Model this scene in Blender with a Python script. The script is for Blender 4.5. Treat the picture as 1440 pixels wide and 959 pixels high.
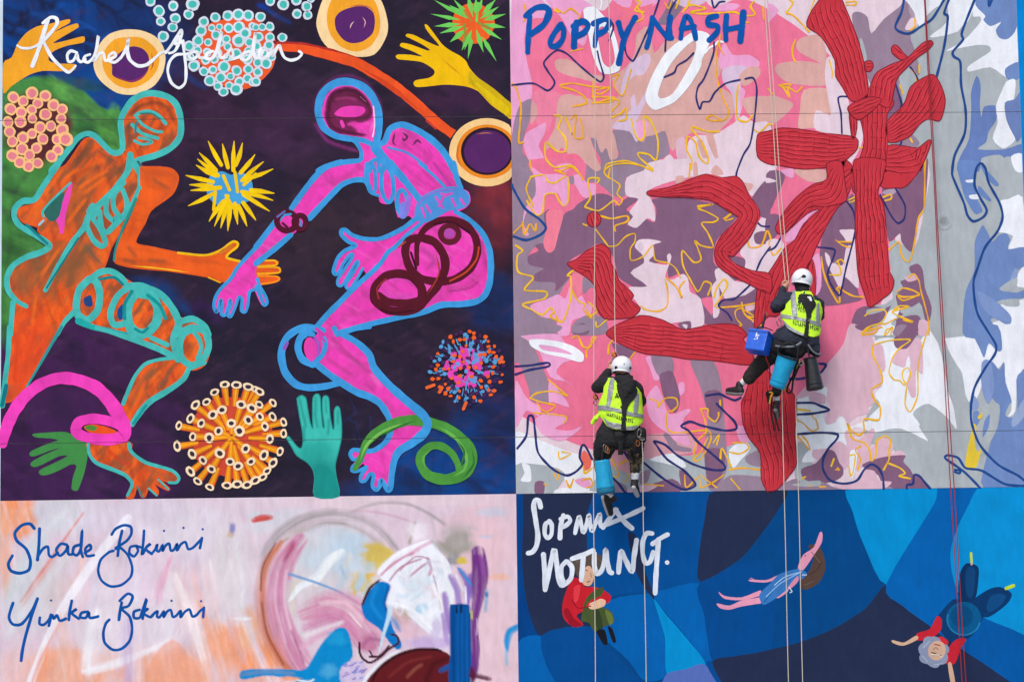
import bpy, bmesh, math, random
import numpy as np
from mathutils import Vector, Matrix
from mathutils.geometry import tessellate_polygon

S = bpy.context.scene
for o in list(bpy.data.objects):
    bpy.data.objects.remove(o)
COL = S.collection

# ------------------------------------------------------------------ camera
FPX, DIST, CAMZ = 4000.0, 31.25, 1.60            # focal length in photo pixels, metres to the wall, eye height
YAW, PITCH, ROLL = 0.03840024, 0.11152603, -0.01601914
def cam_axes():
    y, p, r = YAW, PITCH, ROLL
    f = Vector((math.sin(y)*math.cos(p), math.cos(y)*math.cos(p), math.sin(p)))
    rt = Vector((math.cos(y), -math.sin(y), 0)); up = rt.cross(f)
    return rt*math.cos(r)+up*math.sin(r), up*math.cos(r)-rt*math.sin(r), f
RT, UP, FW = cam_axes()
cd = bpy.data.cameras.new('camera'); cam = bpy.data.objects.new('camera', cd); COL.objects.link(cam)
cd.sensor_fit = 'HORIZONTAL'; cd.sensor_width = 36.0; cd.lens = 36.0*FPX/1440.0
cd.clip_start = 0.1; cd.clip_end = 3000
M = Matrix((RT, UP, -FW)).transposed().to_4x4(); M.translation = Vector((0, -DIST, CAMZ))
cam.matrix_world = M
S.camera = cam
S.render.resolution_x, S.render.resolution_y = 1024, 681

# ------------------------------------------------------------------ sky, sun, exposure (bright overcast)
SUN_EL, SUN_AZ = math.radians(48), math.radians(200)      # azimuth clockwise from +Y: behind the camera
w = bpy.data.worlds.new('World'); S.world = w; w.use_nodes = True
nt = w.node_tree; bg = nt.nodes['Background']
sky = nt.nodes.new('ShaderNodeTexSky'); sky.sky_type = 'NISHITA'; sky.sun_disc = False
sky.sun_elevation = SUN_EL; sky.sun_rotation = SUN_AZ
sky.air_density = 1.0; sky.dust_density = 2.0; sky.ozone_density = 1.0
nt.links.new(sky.outputs[0], bg.inputs[0]); bg.inputs[1].default_value = 0.10
sd = bpy.data.lights.new('sun', 'SUN'); sun = bpy.data.objects.new('sun', sd); COL.objects.link(sun)
sd.energy = 1.5; sd.angle = math.radians(22); sd.color = (1.0, 0.97, 0.93)
sdir = Vector((math.sin(SUN_AZ)*math.cos(SUN_EL), math.cos(SUN_AZ)*math.cos(SUN_EL), math.sin(SUN_EL)))
sun.rotation_euler = (-sdir).to_track_quat('-Z', 'Y').to_euler()
sun.location = sdir*60
vs = S.view_settings; vs.view_transform = 'Standard'; vs.look = 'None'; vs.gamma = 1.0; vs.use_curve_mapping = False
vs.exposure = 0.47

# ------------------------------------------------------------------ pixel -> point on the wall (or a plane d metres in front of it)
def U(x, y, d=0.0):
    v = FW + RT*((x-720.0)/FPX) - UP*((y-479.5)/FPX)
    t = (DIST-d)/v.y
    return (v.x*t, -d, CAMZ+v.z*t)
_F, _R, _U = np.array(FW), np.array(RT), np.array(UP)
def UA(xy, d):
    xy = np.asarray(xy, float); d = np.broadcast_to(np.asarray(d, float), (len(xy),))
    v = _F[None]+_R[None]*((xy[:, :1]-720)/FPX)-_U[None]*((xy[:, 1:2]-479.5)/FPX)
    t = (DIST-d)/v[:, 1]
    return np.stack([v[:, 0]*t, -d, CAMZ+v[:, 2]*t], 1)

# tiles the photograph was measured in: origin and magnification
TILE = {'A1': (0, 0), 'A2': (360, 0), 'A3': (0, 230), 'A4': (360, 230), 'A5': (0, 460), 'A6': (360, 460),
        'B1': (720, 0), 'B2': (1080, 0), 'B3': (720, 230), 'B4': (1080, 230), 'B5': (720, 460), 'B6': (1080, 460),
        'C1': (0, 690), 'C2': (340, 690), 'D1': (720, 680), 'D2': (1060, 680), 'F': (0, 0)}
TS = {'A': 3.995, 'B': 3.995, 'C': 3.565, 'D': 3.437, 'F': 1.0}
def P(s):
    """'A1 10,20 30,40 A3 5,6' -> photo pixels"""
    out = []; t = 'F'
    for k in s.split():
        if k in TILE: t = k; continue
        a, b = k.split(','); o = TILE[t]; m = TS[t[0]]
        out.append((o[0]+float(a)/m, o[1]+float(b)/m))
    return out
def lin(c):
    return tuple(((v/255)/12.92 if v/255 <= .04045 else ((v/255+.055)/1.055)**2.4) for v in c)
def smooth(pts, closed, sub=4):
    if sub <= 1 or len(pts) < 3: return list(pts)
    n = len(pts); out = []
    rng = range(n) if closed else range(n-1)
    for i in rng:
        p1, p2 = pts[i], pts[(i+1) % n]
        p0 = pts[(i-1) % n] if closed or i > 0 else p1
        p3 = pts[(i+2) % n] if closed or i+2 < n else p2
        for k in range(sub):
            t = k/sub; t2, t3 = t*t, t*t*t
            q = []
            for a in (0, 1):
                m1 = (p2[a]-p0[a])*.42; m2 = (p3[a]-p1[a])*.42
                q.append((2*t3-3*t2+1)*p1[a]+(t3-2*t2+t)*m1+(-2*t3+3*t2)*p2[a]+(t3-t2)*m2)
            out.append(tuple(q))
    if not closed: out.append(pts[-1])
    res = [out[0]]
    for q in out[1:]:
        if abs(q[0]-res[-1][0])+abs(q[1]-res[-1][1]) > .05: res.append(q)
    return res
def ell(cx, cy, rx, ry, a=0, n=20, t=None):
    if t: (cx, cy), = P('%s %g,%g' % (t, cx, cy)); rx /= TS[t[0]]; ry /= TS[t[0]]
    ca, sa = math.cos(math.radians(a)), math.sin(math.radians(a))
    return [(cx+rx*math.cos(u)*ca-ry*math.sin(u)*sa, cy+rx*math.cos(u)*sa+ry*math.sin(u)*ca)
            for u in (2*math.pi*i/n for i in range(n))]
def inside(poly, X, Y):
    X = np.asarray(X); Y = np.asarray(Y); r = np.zeros(X.shape, bool); n = len(poly)
    for i in range(n):
        x1, y1 = poly[i]; x2, y2 = poly[(i+1) % n]
        if y1 == y2: continue
        c = ((y1 > Y) != (y2 > Y)) & (X < (x2-x1)*(Y-y1)/(y2-y1)+x1)
        r ^= c
    return r

# ------------------------------------------------------------------ materials
MATS = {}
def new_mat(name):
    m = bpy.data.materials.new(name); m.use_nodes = True; MATS[name] = m
    return m, m.node_tree.nodes, m.node_tree.links, m.node_tree.nodes['Principled BSDF']
def paint_material():
    m, N, L, b = new_mat('masonry_paint')
    at = N.new('ShaderNodeAttribute'); at.attribute_name = 'Col'
    tc = N.new('ShaderNodeTexCoord')
    def noise(scale, detail, vec=(1, 1, 1)):
        mp = N.new('ShaderNodeMapping'); mp.inputs['Scale'].default_value = vec
        L.new(tc.outputs['Object'], mp.inputs[0])
        n = N.new('ShaderNodeTexNoise'); n.inputs['Scale'].default_value = scale; n.inputs['Detail'].default_value = detail
        L.new(mp.outputs[0], n.inputs['Vector']); return n
    n1 = noise(3.0, 6); n2 = noise(120, 3, (1, 1, 1.7)); n3 = noise(16, 5, (1, 1, .3))
    def mul(col, fac_node, lo, hi):
        r = N.new('ShaderNodeMapRange'); r.inputs[1].default_value = .3; r.inputs[2].default_value = .7
        r.inputs[3].default_value = lo; r.inputs[4].default_value = hi
        L.new(fac_node.outputs[0], r.inputs[0])
        x = N.new('ShaderNodeVectorMath'); x.operation = 'SCALE'
        L.new(col, x.inputs[0]); L.new(r.outputs[0], x.inputs['Scale']); return x.outputs[0]
    c = mul(at.outputs['Color'], n1, .92, 1.06); c = mul(c, n2, .91, 1.08); c = mul(c, n3, .93, 1.06)
    L.new(c, b.inputs['Base Color'])
    b.inputs['Roughness'].default_value = .8; b.inputs['Specular IOR Level'].default_value = .08
    n4 = noise(140, 3, (1, 1, 1.5)); bp = N.new('ShaderNodeBump'); bp.inputs['Strength'].default_value = .35; bp.inputs['Distance'].default_value = .004
    L.new(n4.outputs[0], bp.inputs['Height']); L.new(bp.outputs[0], b.inputs['Normal'])
    return m
PAINT = paint_material()
def plain(name, col, rough=.6, var=.12, scale=12, metal=0.0, spec=.4, bump=0.0, bscale=80):
    m, N, L, b = new_mat(name)
    tc = N.new('ShaderNodeTexCoord'); n = N.new('ShaderNodeTexNoise'); n.inputs['Scale'].default_value = scale; n.inputs['Detail'].default_value = 5
    L.new(tc.outputs['Object'], n.inputs['Vector'])
    r = N.new('ShaderNodeValToRGB'); c = lin(col)
    r.color_ramp.elements[0].position = .3; r.color_ramp.elements[1].position = .7
    r.color_ramp.elements[0].color = tuple(v*(1-var) for v in c)+(1,); r.color_ramp.elements[1].color = tuple(min(1, v*(1+var)) for v in c)+(1,)
    L.new(n.outputs[0], r.inputs[0]); L.new(r.outputs[0], b.inputs['Base Color'])
    b.inputs['Roughness'].default_value = rough; b.inputs['Metallic'].default_value = metal; b.inputs['Specular IOR Level'].default_value = spec
    if bump:
        n2 = N.new('ShaderNodeTexNoise'); n2.inputs['Scale'].default_value = bscale; n2.inputs['Detail'].default_value = 3
        L.new(tc.outputs['Object'], n2.inputs['Vector'])
        bp = N.new('ShaderNodeBump'); bp.inputs['Strength'].default_value = bump; bp.inputs['Distance'].default_value = .01
        L.new(n2.outputs[0], bp.inputs['Height']); L.new(bp.outputs[0], b.inputs['Normal'])
    return m

# ------------------------------------------------------------------ painted shapes: thin coats of paint on the wall, each a hair proud of the one below
SEAMS = (CAMZ+6.024, CAMZ+2.437)          # open joints between the courses of wall slabs
GAP = 0.0029
class Layer: d = 0.0
def coat(step=.000025):
    Layer.d += step; return Layer.d
def base(d): Layer.d = d
RNG = random.Random(7)
class Art:
    vary = .09
    def __init__(s): s.v = []; s.f = []; s.c = []; s.n = 0
    def add(s, xy, d, faces, col):
        pts = UA(xy, d); o = s.n
        s.v.append(pts); s.n += len(pts)
        s.f.extend([tuple(i+o for i in f) for f in faces])
        c = np.asarray(col, float)
        s.c.append(np.broadcast_to(c, (len(pts), 3)) if c.ndim == 1 else c)
    def poly(s, pts, col, sub=3, holes=()):
        if isinstance(pts, str): pts = P(pts)
        loops = [smooth(pts, True, sub)]+[smooth(P(h) if isinstance(h, str) else h, True, sub) for h in holes]
        flat = [q for l in loops for q in l]
        tri = tessellate_polygon([[Vector((q[0], q[1], 0)) for q in l] for l in loops])
        fs = []
        for a, b, c in tri:
            A, B, C = flat[a], flat[b], flat[c]
            cr = (B[0]-A[0])*(C[1]-A[1])-(B[1]-A[1])*(C[0]-A[0])
            if abs(cr) < 1e-4: continue
            fs.append((a, b, c) if cr < 0 else (a, c, b))      # y runs down in the photo: face the viewer
        s.add(flat, coat(), fs, lin(col)); return s
    def stroke(s, pts, wd, col, sub=5, closed=False, jit=.07, taper=0, flat=False):
        """wd in photo pixels: a number or a list spread along the stroke"""
        if isinstance(pts, str): pts = P(pts)
        q = smooth(pts, closed, sub)
        if closed: q = q+[q[0]]
        q = np.array(q); n = len(q)
        if n < 2: return s
        ln = np.r_[0, np.cumsum(np.hypot(*np.diff(q, axis=0).T))]; T = ln/max(ln[-1], 1e-6)
        W = np.interp(T, np.linspace(0, 1, len(wd)), wd) if isinstance(wd, (list, tuple)) else np.full(n, float(wd))
        ph = RNG.random()*9
        W = W*(1+jit*np.sin(ln*.23+ph)*np.sin(ln*.071+ph*2))*.5
        if taper: W = W*np.clip(np.minimum(T, 1-T)*2/taper, .12, 1)
        tg = np.gradient(q, axis=0); tg /= np.maximum(np.hypot(*tg.T), 1e-6)[:, None]
        nm = np.stack([-tg[:, 1], tg[:, 0]], 1)
        L_, R_ = q+nm*W[:, None], q-nm*W[:, None]
        xy = np.concatenate([L_, R_]); d0 = coat(.000025)
        dd = d0+T*.00002; Layer.d += .00002
        fs = [(i, i+1, n+i+1, n+i) for i in range(n-1)]
        xs = [xy]; ds = [dd, dd]; k = 2*n
        if not closed and not flat:
            for e, sg in ((0, -1), (n-1, 1)):
                a = np.linspace(-math.pi/2, math.pi/2, 7)[1:-1]
                cap = q[e]+W[e]*(np.cos(a)[:, None]*tg[e]*sg+np.sin(a)[:, None]*nm[e])
                idx = [n+e]+[k+i for i in range(5)]+[e]
                fs.append(tuple(idx) if sg > 0 else tuple(idx[::-1])); xs.append(cap); ds.append(np.full(5, dd[e])); k += 5
        c = np.array(lin(col)); sv = s.vary                      # paint loads unevenly along a brush stroke
        def load(seed): return 1+sv*(np.sin(ln*.19+seed)*.6+np.sin(ln*.053+seed*1.7)*.6+np.sin(ln*.47+seed*3.1)*.35)
        cl = [c[None]*load(ph)[:, None], c[None]*load(ph*2.3+2)[:, None]]
        for x_ in xs[1:]: cl.append(np.broadcast_to(c, (len(x_), 3)))
        s.add(np.concatenate(xs), np.concatenate(ds), [f[::-1] for f in fs], np.clip(np.concatenate(cl), 0, 1)); return s
    def disc(s, cx, cy, rx, ry, col, a=0, t=None, n=16, wob=.04):
        p = ell(cx, cy, rx, ry, a, n, t); c = np.mean(p, axis=0)
        p = [tuple(c+(np.array(q)-c)*(1+RNG.uniform(-wob, wob))) for q in p]
        return s.poly(p, col, 2)
    def canvas(s, cv, mask=None):
        d = coat(.00005)
        H, W = cv.X.shape
        idx = np.arange(H*W).reshape(H, W)
        keep = np.ones((H-1, W-1), bool)
        if mask is not None:
            cx = (cv.X[:-1, :-1]+cv.X[1:, 1:])/2; cy = (cv.Y[:-1, :-1]+cv.Y[1:, 1:])/2
            keep = np.zeros_like(keep)
            for m in mask: keep |= inside(m, cx, cy)
        f = np.stack([idx[:-1, :-1], idx[1:, :-1], idx[1:, 1:], idx[:-1, 1:]], -1)[keep]
        u, inv = np.unique(f, return_inverse=True)
        f = inv.reshape(f.shape)
        xy = np.stack([cv.X.ravel(), cv.Y.ravel()], 1)[u]
        s.add(xy, d, [tuple(r) for r in f.tolist()], cv.C.reshape(-1, 3)[u]); return s
    def build(s, name, parent, label=None, mat=None):
        me = bpy.data.meshes.new(name)
        V = np.concatenate(s.v); C = np.concatenate(s.c)
        me.from_pydata(V.tolist(), [], s.f)
        at = me.color_attributes.new('Col', 'FLOAT_COLOR', 'POINT')
        at.data.foreach_set('color', np.c_[C, np.ones(len(C))].astype(np.float32).ravel())
        me.materials.append(mat or PAINT)
        zs = V[:, 2]
        for z in SEAMS:                    # the paint stops at the open joints of the wall
            if zs.min() < z-GAP and zs.max() > z+GAP:
                bm = bmesh.new(); bm.from_mesh(me)
                near = [f for f in bm.faces if min(v.co.z for v in f.verts) < z+GAP and max(v.co.z for v in f.verts) > z-GAP]
                for zz in (z-GAP, z+GAP):
                    fs = [f for f in near if f.is_valid]
                    g = set(fs)
                    for f in fs: g.update(f.edges); g.update(f.verts)
                    r = bmesh.ops.bisect_plane(bm, geom=list(g), plane_co=(0, 0, zz), plane_no=(0, 0, 1), dist=1e-7)
                    near = [e for e in set(near) | {x for x in r['geom'] if isinstance(x, bmesh.types.BMFace)} if e.is_valid]
                kill = [f for f in near if f.is_valid and abs(f.calc_center_median().z-z) < GAP*.999]
                bmesh.ops.delete(bm, geom=kill, context='FACES')
                bm.to_mesh(me); bm.free()
        o = bpy.data.objects.new(name, me); COL.objects.link(o); o.parent = parent
        if label: o['label'] = label
        return o
def vnoise(X, Y, sx, sy, seed, octv=3):
    r = np.zeros(X.shape); a = 1.0; tot = 0
    for k in range(octv):
        g = np.random.default_rng(seed+k).random((64, 64))
        u, v = X/sx*2**k, Y/sy*2**k
        i, j = np.floor(u).astype(int), np.floor(v).astype(int); fu, fv = u-i, v-j
        fu, fv = fu*fu*(3-2*fu), fv*fv*(3-2*fv)
        i0, i1, j0, j1 = i % 64, (i+1) % 64, j % 64, (j+1) % 64
        r += a*((g[j0, i0]*(1-fu)+g[j0, i1]*fu)*(1-fv)+(g[j1, i0]*(1-fu)+g[j1, i1]*fu)*fv); tot += a; a *= .5
    return r/tot
class Canvas:
    """blended brush work: colours held on a fine mesh of points"""
    def __init__(s, x0, y0, x1, y1, step, col):
        nx, ny = int((x1-x0)/step)+2, int((y1-y0)/step)+2
        s.X, s.Y = np.meshgrid(np.linspace(x0, x1, nx), np.linspace(y0, y1, ny))
        s.C = np.broadcast_to(np.array(lin(col)), s.X.shape+(3,)).copy()
    def mix(s, a, col):
        c = np.array(lin(col)); s.C += (c-s.C)*np.clip(a, 0, 1)[..., None]
    def blob(s, x, y, rx, ry, col, alpha=1, ang=0, rough=.35, seed=0, hard=1.0, t=None):
        if t: (x, y), = P('%s %g,%g' % (t, x, y)); rx /= TS[t[0]]; ry /= TS[t[0]]
        ca, sa = math.cos(math.radians(ang)), math.sin(math.radians(ang))
        dx, dy = s.X-x, s.Y-y; u = (dx*ca+dy*sa)/rx; v = (-dx*sa+dy*ca)/ry
        r = np.sqrt(u*u+v*v)+rough*(vnoise(u*10+50, v*10+50, 6, 6, seed+int(x))-.5)*2
        s.mix(alpha*np.clip((1.15-r)*hard/.6, 0, 1)**1.3, col)
    def stroke(s, pts, wd, col, alpha=1, soft=.5, bristle=.4, seed=0, sub=5):
        if isinstance(pts, str): pts = P(pts)
        q = np.array(smooth(pts, False, sub)); n = len(q)
        ln = np.r_[0, np.cumsum(np.hypot(*np.diff(q, axis=0).T))]; T = ln/ln[-1]
        W = np.interp(T, np.linspace(0, 1, len(wd)), wd) if isinstance(wd, (list, tuple)) else np.full(n, float(wd))
        m = W.max()
        sel = (s.X > q[:, 0].min()-m) & (s.X < q[:, 0].max()+m) & (s.Y > q[:, 1].min()-m) & (s.Y < q[:, 1].max()+m)
        X, Y = s.X[sel], s.Y[sel]
        best = np.full(X.shape, 9e9); U_ = np.zeros(X.shape); V_ = np.zeros(X.shape); ends = np.ones(X.shape)
        for i in range(n-1):
            a, b = q[i], q[i+1]; d = b-a; L2 = d@d+1e-9; l = math.sqrt(L2)
            t0 = ((X-a[0])*d[0]+(Y-a[1])*d[1])/L2; t = np.clip(t0, 0, 1)
            ex, ey = X-a[0]-t*d[0], Y-a[1]-t*d[1]
            w_ = (W[i]+(W[i+1]-W[i])*t)/2
            r = np.hypot(ex, ey)/w_
            u = r < best
            best[u] = r[u]; U_[u] = (ln[i]+t*l)[u]; V_[u] = (((X-a[0])*d[1]-(Y-a[1])*d[0])/l)[u]
        e = np.clip((1-best)/max(soft, .02), 0, 1)
        br = vnoise(U_, V_+200, 60, 3.2, seed+11)
        endf = np.clip(np.minimum(U_, ln[-1]-U_)/(m*.5+3)+.55+(br-.5)*1.5, 0, 1)
        a = alpha*e*endf*(1-bristle+bristle*np.clip((br-.3)*3, 0, 1))
        full = np.zeros(s.X.shape); full[sel] = a
        s.mix(full, col)
    def poly(s, pts, col, alpha=1, sub=3):
        if isinstance(pts, str): pts = P(pts)
        pl = smooth(pts, True, sub)
        st = abs(s.X[0, 1]-s.X[0, 0])*.33; a = np.zeros(s.X.shape)
        for ox in (-st, st):
            for oy in (-st, st): a += inside(pl, s.X+ox, s.Y+oy)*.25
        s.mix(a*alpha, col)
    def streaks(s, sx, sy, col, lo, hi, alpha, seed, ang=0):
        ca, sa = math.cos(math.radians(ang)), math.sin(math.radians(ang))
        n = vnoise(s.X*ca+s.Y*sa+900, -s.X*sa+s.Y*ca+900, sx, sy, seed, 4)
        s.mix(alpha*np.clip((n-lo)/(hi-lo), 0, 1), col)
def empty(name, loc, label=None, cat=None, group=None):
    o = bpy.data.objects.new(name, None); COL.objects.link(o); o.location = loc; o.empty_display_size = .2
    if label: o['label'] = label
    if cat: o['category'] = cat
    if group: o['group'] = group
    return o
def mesh_obj(name, v, f, mat, parent=None, shade=True):
    me = bpy.data.meshes.new(name); me.from_pydata([tuple(x) for x in v], [], f); me.materials.append(mat)
    if shade: me.polygons.foreach_set('use_smooth', [True]*len(me.polygons))
    o = bpy.data.objects.new(name, me); COL.objects.link(o)
    if parent: o.parent = parent
    return o
def box(name, x0, x1, y0, y1, z0, z1, mat, parent=None, bev=0):
    bm = bmesh.new(); bmesh.ops.create_cube(bm, size=1)
    for v in bm.verts: v.co = Vector(((x0+x1)/2+v.co.x*(x1-x0), (y0+y1)/2+v.co.y*(y1-y0), (z0+z1)/2+v.co.z*(z1-z0)))
    if bev: bmesh.ops.bevel(bm, geom=bm.edges[:], offset=bev, segments=2, affect='EDGES', profile=.7)
    me = bpy.data.meshes.new(name); bm.to_mesh(me); bm.free(); me.materials.append(mat)
    o = bpy.data.objects.new(name, me); COL.objects.link(o)
    if parent: o.parent = parent
    return o
def mark(o, kind): o['kind'] = kind

# ------------------------------------------------------------------ ground and wall
GROUND = plain('paving_concrete', (150, 148, 144), .9, .15, 2.5, bump=.3)
g = mesh_obj('pavement', [(-400, -400, 0), (400, -400, 0), (400, 400, 0), (-400, 400, 0)], [(0, 1, 2, 3)], GROUND, shade=False); mark(g, 'structure')
RENDER = plain('grey_wall_render', (176, 180, 186), .9, .1, 5, bump=.4)
JOINT = plain('dark_joint_filler', (138, 128, 134), .9, .1, 9)
wall = empty('mural_wall', (0, 0, 0), 'tall slab wall covered by four large colourful painted murals', 'wall'); wall['kind'] = 'thing'
ZT = CAMZ+10.6
zs = [0, SEAMS[1], SEAMS[0], ZT]
for i in range(3):
    box('wall_slab', -9, 12, 0, .2, zs[i]+(GAP if i else 0), zs[i+1]-(GAP if i < 2 else 0), RENDER, wall, bev=.003)
box('wall_core', -8.99, 11.99, .008, .45, 0.0, ZT-.01, JOINT, wall)
box('parapet_coping', -9.1, 12.1, -.08, .55, ZT+.002, ZT+.09, plain('metal_coping', (120, 124, 130), .45, .05, 4, metal=.6), wall, bev=.008)
# ================================================================== mural A: two painted figures among viruses on a dark ground
TEAL, MAG, SKY_, ORG = (70, 184, 178), (240, 66, 182), (62, 152, 216), (238, 92, 34)
base(.002)
cv = Canvas(3.2, -30, 724, 703, 2.6, (46, 35, 55))
# keep the left and right borders of the sheet on the mural's own edges
def edge_fit(cv, xl, xr, yt=None, yb=None):
    x0, x1 = cv.X[0, 0], cv.X[0, -1]; y0, y1 = cv.Y[0, 0], cv.Y[-1, 0]
    U0, V0 = (cv.X-x0)/(x1-x0), (cv.Y-y0)/(y1-y0)
    Yt = yt(cv.X) if yt else np.full(cv.X.shape, y0); Yb = yb(cv.X) if yb else np.full(cv.X.shape, y1)
    cv.Y = Yt+(Yb-Yt)*V0
    cv.X = xl(cv.Y)+(xr(cv.Y)-xl(cv.Y))*U0
XL = lambda y: 4.3-y*.0055
XM = lambda y: 716.6+y*.0132
XR = lambda y: 1428.9+y*.0385-y*y*2e-6
YB = lambda x: 704.2-x*.0137
edge_fit(cv, XL, XM, None, lambda x: YB(x)+0)
B = cv.blob
B(560, 240, 190, 260, (50, 38, 50), .6, seed=2); B(300, 170, 160, 80, (62, 38, 64), .9, seed=3); B(230, 140, 70, 60, (60, 34, 66), .8, seed=5)
B(440, 190, 120, 70, (66, 40, 70), .7, seed=4); B(480, 330, 150, 90, (58, 42, 54), .8, seed=6); B(620, 60, 120, 90, (44, 36, 52), .7, seed=7)
B(640, 130, 70, 40, (70, 36, 74), .6, seed=8); B(560, 130, 90, 50, (60, 38, 62), .5, seed=9)
B(60, 60, 190, 110, (16, 66, 138), 1, seed=12, hard=1.5); B(150, 145, 70, 60, (16, 70, 140), .95, seed=13); B(175, 40, 80, 60, (22, 56, 118), .7, seed=14)
for k in range(40):
    x, y = RNG.uniform(5, 210), RNG.uniform(-5, 105)
    cv.stroke([(x, y), (x+RNG.uniform(-30, 30), y+RNG.uniform(-22, 22)), (x+RNG.uniform(-50, 50), y+RNG.uniform(-30, 30))], RNG.uniform(6, 13), (24, 32, 66), .75, .9, .5, k)
for k in range(10):
    x, y = RNG.uniform(10, 190), RNG.uniform(0, 60)
    cv.stroke([(x, y), (x+20, y+RNG.uniform(-9, 9)), (x+45, y+RNG.uniform(-14, 14))], 7, (24, 84, 170), .6, .9, .4, k+50)
cv.stroke('A1 820,60 870,150 960,130', 10, (24, 70, 140), .7, .9); cv.stroke('A2 70,60 130,100 190,130', 10, (20, 70, 150), .7, .9); cv.stroke('A2 20,30 60,45', 12, (14, 60, 150), .9, .7)
cv.stroke('A1 1040,420 1110,470 1150,490', 14, (24, 70, 140), .5, .9)
# green field behind the standing figure
cv.poly('A1 0,560 60,480 150,440 260,430 380,470 480,520 560,600 640,620 672,600 690,840 620,840 500,760 430,800 330,930 A3 300,60 200,210 90,240 60,310 230,450 260,480 120,540 40,620 30,720 80,790 A5 70,10 40,200 10,450 0,500', (74, 142, 66), .96)
B(110, 118, 40, 12, (40, 84, 88), .7, 10, seed=21); B(50, 125, 40, 14, (70, 134, 66), .7, seed=22)
cv.stroke('A1 290,450 400,540 500,620 600,720 650,830', [20, 34, 16], (110, 184, 82), .75, .9, .4, 3)
cv.stroke('A1 330,520 400,600 410,700', 22, (98, 172, 78), .6, .9); cv.stroke('A1 640,600 600,690 560,780', 16, (98, 170, 74), .6, .9)
cv.stroke('A1 420,700 500,720 540,760', 16, (52, 104, 60), .6, .9); cv.stroke('A3 30,60 150,90 60,200', 20, (92, 164, 78), .5, .9); cv.stroke('A3 60,430 160,450 180,480', 14, (100, 172, 80), .6, .9)
cv.stroke('A3 40,300 60,420 40,560', 14, (52, 110, 52), .6, .9); cv.stroke('A3 150,60 90,150 70,230', 16, (56, 112, 56), .5, .9); cv.streaks(30, 9, (52, 108, 56), .55, .75, .0, 2)
B(52, 182, 48, 52, (98, 36, 50), .97, seed=25, hard=2.2, rough=.15)
# purples at the feet
B(110, 560, 150, 130, (66, 34, 78), 1, seed=31, hard=1.4); B(120, 660, 170, 70, (66, 34, 80), 1, seed=32, hard=1.4); B(200, 520, 80, 60, (62, 34, 72), .9, seed=33)
B(60, 470, 40, 50, (66, 34, 78), .0, seed=30)
B(400, 640, 180, 80, (38, 34, 52), .8, seed=34); B(310, 480, 90, 60, (38, 33, 50), .8, seed=35)
cv.stroke('A3 720,650 900,700 1080,850', [14, 40, 20], (22, 62, 122), .9, .9, .3, 5); B(290, 440, 30, 16, (60, 34, 84), .8, 40, seed=36)
# red glow, blue pool
B(690, 300, 45, 75, (112, 42, 54), .9, seed=41, hard=.9); B(700, 285, 22, 36, (150, 52, 62), .5, seed=42); B(645, 330, 40, 60, (76, 36, 50), .5, seed=43)
B(700, 430, 60, 50, (22, 50, 104), .8, seed=44); B(655, 650, 150, 70, (14, 66, 136), 1, seed=45, hard=1.3); B(700, 600, 70, 80, (20, 52, 108), .8, seed=46); B(560, 690, 90, 24, (16, 64, 130), .8, seed=47)
B(640, 500, 70, 60, (46, 34, 52), .0, seed=48); B(700, 560, 30, 120, (36, 40, 84), .6, seed=49)
for k in range(14):
    x, y = RNG.uniform(520, 715), RNG.uniform(590, 690)
    cv.stroke([(x, y), (x+RNG.uniform(-6, 6), y+RNG.uniform(20, 40))], 8, (18, 50, 108), .5, .9, .4, k)
for k in range(6):
    x, y = RNG.uniform(480, 530), RNG.uniform(560, 620)
    cv.stroke([(x, y), (x+RNG.uniform(-20, 20), y+RNG.uniform(10, 30))], 3, (38, 54, 110), .7, .8, .3, k)
cv.streaks(40, 14, (28, 25, 38), .48, .75, .5, 77, 20); cv.streaks(26, 8, (82, 54, 84), .58, .85, .35, 78, -30); cv.streaks(60, 30, (30, 30, 50), .5, .7, .35, 79, 60)
# halo round the pink figure's head and loose smears
cv.stroke('A2 330,620 350,530 420,450 520,425 620,465 690,560 705,640', 6, (112, 46, 106), .7, .8); cv.stroke('A2 335,700 400,790 500,830 570,850', 8, (150, 54, 130), .6, .9)
bgA = Art().canvas(cv).build('mural_panel', wall, 'dark painted mural of an orange and a pink figure among viruses and hands')
A = bgA
def piece(name, art, label=None, panel=None):
    o = art.build(name, panel or A, label); base(.0025); return o
base(.0025)

# --- orange hand in the blue corner
a = Art().poly('A1 18,358 65,325 100,245 150,185 210,150 260,140 310,128 385,110 395,122 385,135 330,165 312,180 365,155 430,133 442,148 432,162 330,222 300,245 380,228 465,206 477,222 465,242 380,258 310,285 275,315 278,345 320,358 420,362 428,378 410,400 330,402 240,400 170,420 110,455 60,490 18,525', (244, 166, 42))
a.stroke('A1 300,205 345,180', 2, (200, 120, 40), taper=1).stroke('A1 190,230 260,200', 5, (250, 180, 60), taper=1)
piece('painted_hand', a, 'painted amber hand reaching out of the blue corner')
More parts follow.
